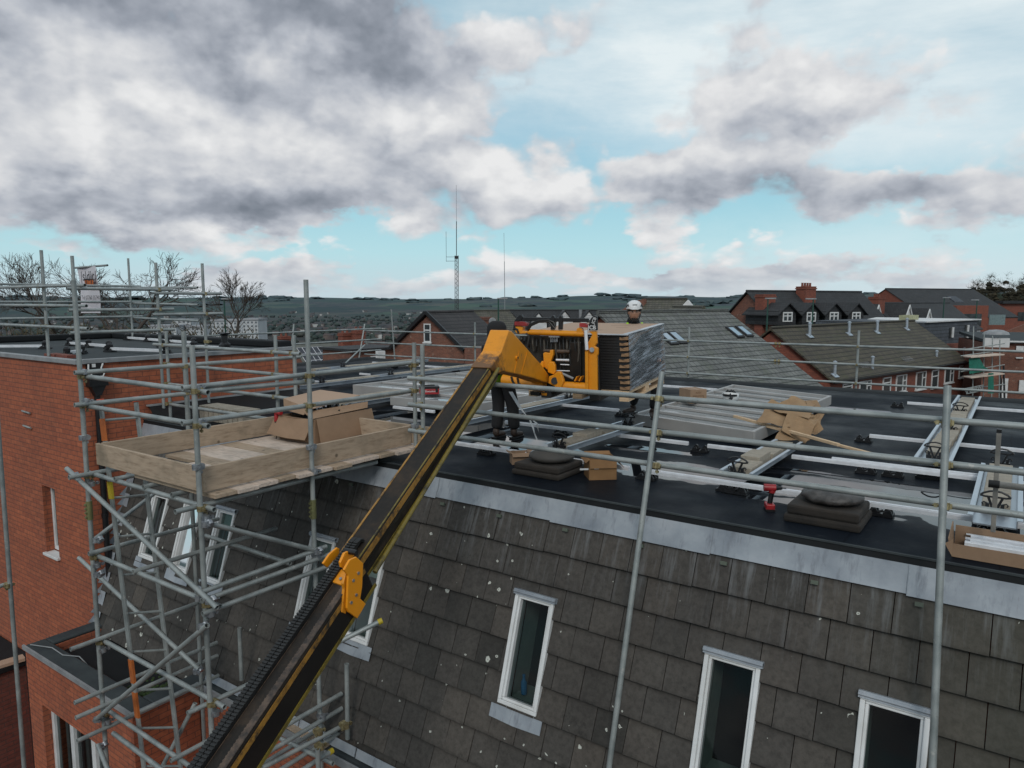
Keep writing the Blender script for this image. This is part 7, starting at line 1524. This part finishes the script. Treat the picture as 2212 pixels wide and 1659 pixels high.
# ---------------- lamp posts and masts
def lamp(label, px, pt, pb, dist, armdir=1):
    a, b = far(px, pt, dist), far(px, pb, dist); t = thing('street_lamp', label, 'street lamp', b, 'green street lamps'); b.x, b.y = a.x, a.y
    MB().tube(V((a.x, a.y, -9.5 if dist < 110 else land(a.x, a.y))), a, .11, 8, r2=.06).build('pole', M['green'], t, smooth=True); m = MB(); m.cbox(a + Z * .05 + CR * armdir * .35, CR * .9, FH * .25, Z * .12); m.build('lantern', M['coping'], t, bevel=.03)
lamp('green street lamp rising just left of the boom head', 1076.5, 646, 700, 62); lamp('green street lamp beside the end gable of the dormer house', 1659, 646, 715, 62, .6); lamp('green street lamp standing in front of the dormer row', 1757, 647, 705, 62, -.6); lamp('left of two green street lamps before the big slate roof', 2040, 644, 690, 88, .8); lamp('right of two green street lamps before the big slate roof', 2111, 649, 690, 88, -.8); lamp('green street lamp beside the ivy clad bare tree on the left', 484, 647, 722, 60, .7)
def mast(label, px, pt, pl, pb, dist, lattice):
    b = far(px, pb, dist); t = thing('radio_mast', label, 'radio mast', V((b.x, b.y, land(b.x, b.y)))); q = lambda x, y: far(x, y, dist)
    k = dist / FOC
    if lattice:
        for dx in (-3, 1, 4): MB().tube(q(px + dx, pl), q(px + dx, pb), .7 * k, 6).build('leg', M['black'], t)
        m = MB(); y = pl
        while y < pb: m.tube(q(px - 3, y), q(px + 4, y + 5), .35 * k, 4); m.tube(q(px + 4, y + 5), q(px - 3, y + 10), .35 * k, 4); y += 10
        m.build('bracing', M['black'], t); m = MB(); m.tube(q(px - 22, pl + 3), q(px, pl + 3), .4 * k, 5); m.tube(q(px - 22, pl + 12), q(px, pl + 12), .4 * k, 5); m.tube(q(px - 22, pl + 13), q(px - 22.5, pl - 52), .4 * k, 5); m.build('side_aerial', M['black'], t); MB().cbox(q(px, pl + 4), CR * 8 * k, FH * 5 * k, Z * 6 * k).build('antenna_head', M['black'], t)
        MB().tube(q(px, pl), q(px, pt + 78), .8 * k, 6).build('pole', M['black'], t); MB().tube(q(px, pt + 80), q(px - .5, pt), .3 * k, 5).build('whip', M['black'], t)
    else: MB().tube(q(px, pb), q(px - 1, pl), .7 * k, 6).build('pole', M['coping'], t); MB().tube(q(px - 1, pl), q(px - 2, pt), .35 * k, 5).build('whip', M['coping'], t)
mast('tall dark lattice radio mast with side aerials on the skyline above the gabled house', 986, 400, 552, 672, 150, True); mast('thin single pole radio mast right of the lattice mast', 1090.5, 503, 565, 668, 150, False)
# ---------------- bare winter trees on the left
M['bark'] = plain('bare_bark', (.05, .04, .032), .9, 0, (.03, .024, .02), 3, 0); M['ivy'] = plain('ivy_leaf', (.035, .05, .014), .8, 0, (.016, .024, .008), 2, 0); M['twig'] = plain('twig', (.07, .055, .045), .9, 0, (.045, .036, .03), 2, 0)
def tree(label, pxb, pyb, dist, height, spread, seed, ivy=False, lean=0, depth=6):
    rt = random.Random(seed); base = far(pxb, pyb, dist); base.z = base.z; t = thing('bare_tree', label, 'tree', base); tk, br, tw_ = MB(), MB(), MB()
    def grow(p, d, ln, r, lv):
        d = (d + V((rt.gauss(0, .06), rt.gauss(0, .06), .03))).normalized(); mid = p + d * ln * .5 + V((rt.gauss(0, .03), rt.gauss(0, .03), 0)) * ln; e = p + d * ln
        mb = tk if lv == 0 else (br if lv < 4 else tw_); mb.path([p, mid, e], max(r, .0095), 6 if lv < 2 else (4 if lv < 4 else 3), taper=.68)
        if lv >= depth: return
        n = 3 if lv < 2 else rt.choice((2, 3, 3) if lv < 4 else (3, 2, 3))
        for k in range(n):
            ax = d.orthogonal().normalized(); ax.rotate(Matrix.Rotation(rt.uniform(0, 6.28), 3, d)); an = rt.uniform(.22, .62) * spread * (1.15 if lv < 2 else .9); nd_ = (d * math.cos(an) + ax * math.sin(an)); nd_.z += .06
            st_ = p + d * ln * (rt.uniform(.5, 1.0) if lv > 0 else rt.uniform(.85, 1.0)); grow(st_ if k else e, nd_, (height * .26 if lv == 0 else ln) * rt.uniform(.68, .86), r * .62, lv + 1)
    grow(base - Z * 4, (Z + CR * lean).normalized(), height * .06 + 4, height * .017, 0)
    br.add(tw_.v, tw_.f); tk.build('trunk', M['bark'], t); br.build('crown', M['twig'], t)
    if ivy is not False:
        lv = MB()
        for k in range(1600):
            h = rt.random(); w_ = height * .055 * (1.5 - h); c = base + Z * (-3 + h * height * .55) + V((rt.gauss(0, w_), rt.gauss(0, w_), 0)); d = V((rt.gauss(0, 1), rt.gauss(0, 1), rt.gauss(0, 1))).normalized(); e = d.orthogonal().normalized(); s = .2; lv.add([c, c + (d + e) * s * .5, c + d * s, c + (d - e) * s * .5], [(0, 1, 2, 3)])
        lv.build('ivy', M['ivy'], t, fixn=False)
tree('bare spreading tree at the far left behind the guardrail poles', 112, 735, 42, 7.6, 1.25, 5, lean=.16, depth=7); tree('biggest bare tree, many stemmed, behind the white banner', 296, 740, 40, 8.8, 1.6, 9, lean=.0, depth=7); tree('bare tree with an ivy clad trunk in front of the white flats', 497, 735, 46, 5.6, 1.1, 14, True, depth=7)
bs = MB()                                               # brown scrub below the bare trees
rt = random.Random(4)
for i in range(900): a = far(rt.uniform(-60, 560), rt.uniform(700, 760), rt.uniform(42, 60)); c = V(a) - Z * rt.uniform(0, 1.0); d = V((rt.gauss(0, 1), rt.gauss(0, 1), rt.gauss(.9, .6))).normalized(); tt = d.orthogonal().normalized() * .04; bs.add([c - tt, c + tt, c + d * rt.uniform(.5, 1.5)], [(0, 1, 2)])
structure(bs.build('scrub', plain('brown_scrub', (.075, .06, .032), .9, 0, (.04, .036, .02), 1, 0), None, fixn=False), 'stuff')
# ================================================================ camera, sky, light
cam = bpy.data.cameras.new('camera'); co = bpy.data.objects.new('camera', cam); COL.objects.link(co)
co.location = EYE; co.rotation_euler = (math.pi / 2 - PITCH, 0, YAW); cam.sensor_width = 36; cam.lens = 36 * FOC / 2212; cam.clip_start = .05; cam.clip_end = 40000
SC.camera = co
SC.view_settings.view_transform = 'Standard'; SC.view_settings.look = 'None'; SC.view_settings.exposure = 0
SUN_EL, SUN_AZ = R(38), R(150)                        # azimuth clockwise from +y
sl = bpy.data.lights.new('sun', 'SUN'); sl.energy = 1.15; sl.angle = R(18); sl.color = (1, .95, .88)
so = bpy.data.objects.new('sun', sl); COL.objects.link(so)
sd = V((math.sin(SUN_AZ) * math.cos(SUN_EL), math.cos(SUN_AZ) * math.cos(SUN_EL), math.sin(SUN_EL)))
so.rotation_euler = sd.to_track_quat('Z', 'Y').to_euler(); so.location = sd * 60
def noise(nt, vec, scale, detail=4, rough=.55, out=0):        # planar noise is enough for the cloud sheet
    n = nt.nodes.new('ShaderNodeTexNoise'); n.noise_dimensions = '2D'; n.inputs['Scale'].default_value = scale; n.inputs['Detail'].default_value = min(detail, 6)
    n.inputs['Roughness'].default_value = rough; L(nt, vec, n.inputs['Vector']); return n.outputs[out]
w = bpy.data.worlds.new('World'); SC.world = w; w.use_nodes = True; nt = w.node_tree
bg = nt.nodes['Background']
sk = nt.nodes.new('ShaderNodeTexSky'); sk.sky_type = 'NISHITA'; sk.sun_disc = False; sk.sun_elevation = SUN_EL; sk.sun_rotation = SUN_AZ; sk.air_density = 1.0; sk.dust_density = 1.0; sk.ozone_density = 1.0
skc = mix(nt, 1.0, sk.outputs[0], (.62, .98, 1.08), 'MULTIPLY')
tc = nt.nodes.new('ShaderNodeTexCoord').outputs['Generated']
nrm = nt.nodes.new('ShaderNodeVectorMath'); nrm.operation = 'NORMALIZE'; L(nt, tc, nrm.inputs[0]); dv = nrm.outputs[0]
def dot(vec):
    n = nt.nodes.new('ShaderNodeVectorMath'); n.operation = 'DOT_PRODUCT'; L(nt, dv, n.inputs[0]); n.inputs[1].default_value = tuple(vec); return n.outputs['Value']
az = math_(nt, 'ARCTAN2', dot(CR), dot(FH)); el = math_(nt, 'ARCSINE', dot(Z))
def comb(a, b, c=0.0):
    n = nt.nodes.new('ShaderNodeCombineXYZ')
    for i, s in enumerate((a, b, c)):
        if hasattr(s, 'links'): L(nt, s, n.inputs[i])
        else: n.inputs[i].default_value = s
    return n.outputs[0]
# flatter cloud forms towards the horizon
hx = math_(nt, 'MULTIPLY', az, 1.0); hy = math_(nt, 'MULTIPLY', math_(nt, 'POWER', math_(nt, 'MAXIMUM', el, .0005), .75), 1.35)
P = comb(hx, hy, 3.1)
def off(dx, dy):
    n = nt.nodes.new('ShaderNodeVectorMath'); n.operation = 'ADD'; L(nt, P, n.inputs[0]); n.inputs[1].default_value = (dx, dy, 0); return n.outputs[0]
def azel(px, py):
    d = ray(px, py).normalized(); return math.atan2(d.dot(CR), d.dot(FH)), math.asin(d.z)
wn = nt.nodes.new('ShaderNodeVectorMath'); wn.operation = 'MULTIPLY_ADD'; L(nt, noise(nt, P, 4.0, 6, .6, 1), wn.inputs[0]); wn.inputs[1].default_value = (.22, .13, 0)
L(nt, comb(math_(nt, 'ADD', az, -.11), math_(nt, 'ADD', el, -.065)), wn.inputs[2]); AE = wn.outputs[0]
def blobs(lst, src=None):
    tot = None
    for px, py, rx, ry, wgt in lst:
        a, e = azel(px, py)
        s = nt.nodes.new('ShaderNodeVectorMath'); s.operation = 'SUBTRACT'; L(nt, src or AE, s.inputs[0]); s.inputs[1].default_value = (a, e, 0)
        m_ = nt.nodes.new('ShaderNodeVectorMath'); m_.operation = 'MULTIPLY'; L(nt, s.outputs[0], m_.inputs[0]); m_.inputs[1].default_value = (FOC / rx, FOC / ry, 0)
        l = nt.nodes.new('ShaderNodeVectorMath'); l.operation = 'LENGTH'; L(nt, m_.outputs[0], l.inputs[0])
        r = nt.nodes.new('ShaderNodeMapRange'); r.interpolation_type = 'SMOOTHSTEP'; L(nt, l.outputs['Value'], r.inputs[0]); r.inputs[1].default_value = 1.35; r.inputs[2].default_value = .25; r.inputs[3].default_value = 0; r.inputs[4].default_value = wgt; r.clamp = False
        tot = r.outputs[0] if tot is None else math_(nt, 'ADD', tot, r.outputs[0])
    return tot
def smooth(v, a, b, lo=0.0, hi=1.0):
    r = nt.nodes.new('ShaderNodeMapRange'); r.interpolation_type = 'SMOOTHSTEP'; L(nt, v, r.inputs[0])
    for i, x in enumerate((a, b, lo, hi)): r.inputs[i + 1].default_value = x
    return r.outputs[0]
cover = blobs([(150, 310, 640, 190, 1.1), (620, 290, 480, 170, .95), (400, 440, 470, 62, .85), (300, 60, 760, 190, 1.1), (760, 90, 340, 160, .75), (1220, 375, 230, 105, .72), (1080, 470, 240, 55, .55), (640, 480, 190, 50, .5), (1140, 235, 70, 40, .25),
               (1650, 240, 230, 150, 1.1), (1470, 385, 200, 75, .85), (1960, 230, 170, 60, .45), (1800, 455, 440, 50, 1.0), (2190, 480, 90, 45, .6), (620, 540, 140, 16, .4), (1000, 612, 900, 14, .5), (1750, 592, 620, 22, .6), (1850, 630, 500, 14, .5), (700, 590, 300, 12, .4), (1250, 588, 260, 16, .45), (420, 600, 260, 14, .4), (60, 535, 120, 20, .4), (1130, 200, 100, 70, -.4), (1400, 285, 120, 60, -.5), (780, 490, 110, 40, -.55), (1960, 345, 170, 60, -.6), (1330, 470, 70, 60, -.5), (1060, 260, 60, 50, -.3)])
behind = math_(nt, 'GREATER_THAN', math_(nt, 'ABSOLUTE', az), .95); high = smooth(el, .42, .7, 0, .6)
cover = math_(nt, 'ADD', cover, math_(nt, 'MAXIMUM', math_(nt, 'MULTIPLY', behind, .55), high))
n1 = noise(nt, P, 4.2, 9, .56); n2 = noise(nt, P, 9.0, 8, .6); nbig = noise(nt, P, 2.0, 4, .5)
def puff(vec, sc, det):
    vv = nt.nodes.new('ShaderNodeTexVoronoi'); vv.voronoi_dimensions = '2D'; vv.feature = 'SMOOTH_F1'; vv.inputs['Scale'].default_value = sc; vv.inputs['Detail'].default_value = det; vv.inputs['Roughness'].default_value = .55; vv.inputs['Smoothness'].default_value = .6
    ww = nt.nodes.new('ShaderNodeVectorMath'); ww.operation = 'MULTIPLY_ADD'; L(nt, noise(nt, vec, 9.0, 4, .6, 1), ww.inputs[0]); ww.inputs[1].default_value = (.07, .07, 0); L(nt, vec, ww.inputs[2]); L(nt, ww.outputs[0], vv.inputs['Vector'])
    return math_(nt, 'SUBTRACT', 1.0, vv.outputs['Distance'])
pf = puff(P, 6.5, 3.0); pfo = puff(off(.012, .035), 6.5, 3.0)
def soft(dx, dy): return math_(nt, 'ADD', math_(nt, 'MULTIPLY', noise(nt, off(dx, dy), 4.2, 6, .55), .8), math_(nt, 'MULTIPLY', noise(nt, off(dx, dy), 13.0, 7, .6), .2))
dens = math_(nt, 'ADD', math_(nt, 'MULTIPLY_ADD', pf, 1.4, -.24), math_(nt, 'ADD', cover, math_(nt, 'ADD', math_(nt, 'MULTIPLY_ADD', n1, 1.15, -.78), math_(nt, 'MULTIPLY_ADD', n2, .5, -.25))))
alpha = smooth(dens, -.05, .55)
relief = math_(nt, 'MULTIPLY', math_(nt, 'SUBTRACT', soft(0, 0), soft(.02, .05)), 1.6); relief = math_(nt, 'ADD', relief, math_(nt, 'MULTIPLY', math_(nt, 'SUBTRACT', pf, pfo), .75))
dark = blobs([(240, 0, 560, 120, .46), (60, 50, 360, 110, .16), (400, 455, 450, 55, .5), (660, 490, 160, 40, .3), (1000, 480, 220, 45, .3), (800, 50, 330, 130, .30), (640, 140, 260, 90, .30), (720, 400, 330, 60, .2), (1560, 425, 170, 45, .3), (1740, 300, 130, 80, .16), (1620, 390, 260, 50, .16), (1980, 440, 260, 40, .2), (1150, 215, 80, 60, .3), (1700, 525, 200, 26, .2), (90, 460, 200, 40, .2)])
bright = blobs([(130, 260, 360, 110, .16), (330, 400, 420, 50, .12), (560, 110, 110, 60, .22), (330, 130, 150, 60, .14), (1140, 390, 120, 60, .16), (1300, 340, 140, 60, .12), (1540, 240, 90, 90, .18), (900, 190, 90, 50, .12), (1700, 450, 170, 25, .12)])
light = math_(nt, 'ADD', math_(nt, 'MULTIPLY_ADD', math_(nt, 'MINIMUM', dens, 1.2), -.08, .74), relief)
dmod = math_(nt, 'MULTIPLY_ADD', noise(nt, P, 6.5, 7, .6), 1.5, .2); dark = math_(nt, 'MULTIPLY', dark, math_(nt, 'MULTIPLY', dmod, .85))
light = math_(nt, 'ADD', math_(nt, 'SUBTRACT', light, dark), bright); light = math_(nt, 'ADD', light, math_(nt, 'MULTIPLY_ADD', nbig, .35, -.18))
light = math_(nt, 'MULTIPLY_ADD', light, .56, .38)
ccol = ramp(nt, light, [(0.0, (.13, .155, .19)), (.18, (.19, .218, .262)), (.40, (.305, .335, .39)), (.58, (.455, .485, .54)), (.74, (.60, .62, .655)), (.88, (.725, .735, .75)), (1.0, (.82, .825, .83))])
# thin high veil on the right and pale haze low down
veil = blobs([(1780, 80, 1050, 230, .95), (2050, 330, 360, 90, .4), (1450, 170, 400, 70, .3), (2100, 560, 600, 90, .4)])
vn = noise(nt, comb(math_(nt, 'MULTIPLY_ADD', az, .6, math_(nt, 'MULTIPLY', el, .5)), math_(nt, 'MULTIPLY', el, 2.4)), 4.0, 9, .6)
veil = math_(nt, 'MULTIPLY', veil, math_(nt, 'MULTIPLY_ADD', vn, 1.5, .1, True))
hz = smooth(el, .24, .0, .45, .9)
K = .085
base = mix(nt, 1.0, skc, (K, K, K), 'MULTIPLY')
base = mix(nt, hz, base, ramp(nt, smooth(el, .0, .16), [(0, (.57, .70, .77)), (.35, (.50, .75, .82)), (1, (.42, .71, .79))])); base = mix(nt, veil, base, (.78, .86, .885))
low = smooth(el, .05, .0, 0, .5); ccol = mix(nt, low, ccol, (.50, .60, .66))
sky = mix(nt, alpha, base, ccol)
L(nt, sky, bg.inputs[0]); bg.inputs[1].default_value = 1.0
SC.render.engine = 'CYCLES'

w.cycles.sampling_method = 'MANUAL'; w.cycles.sample_map_resolution = 256
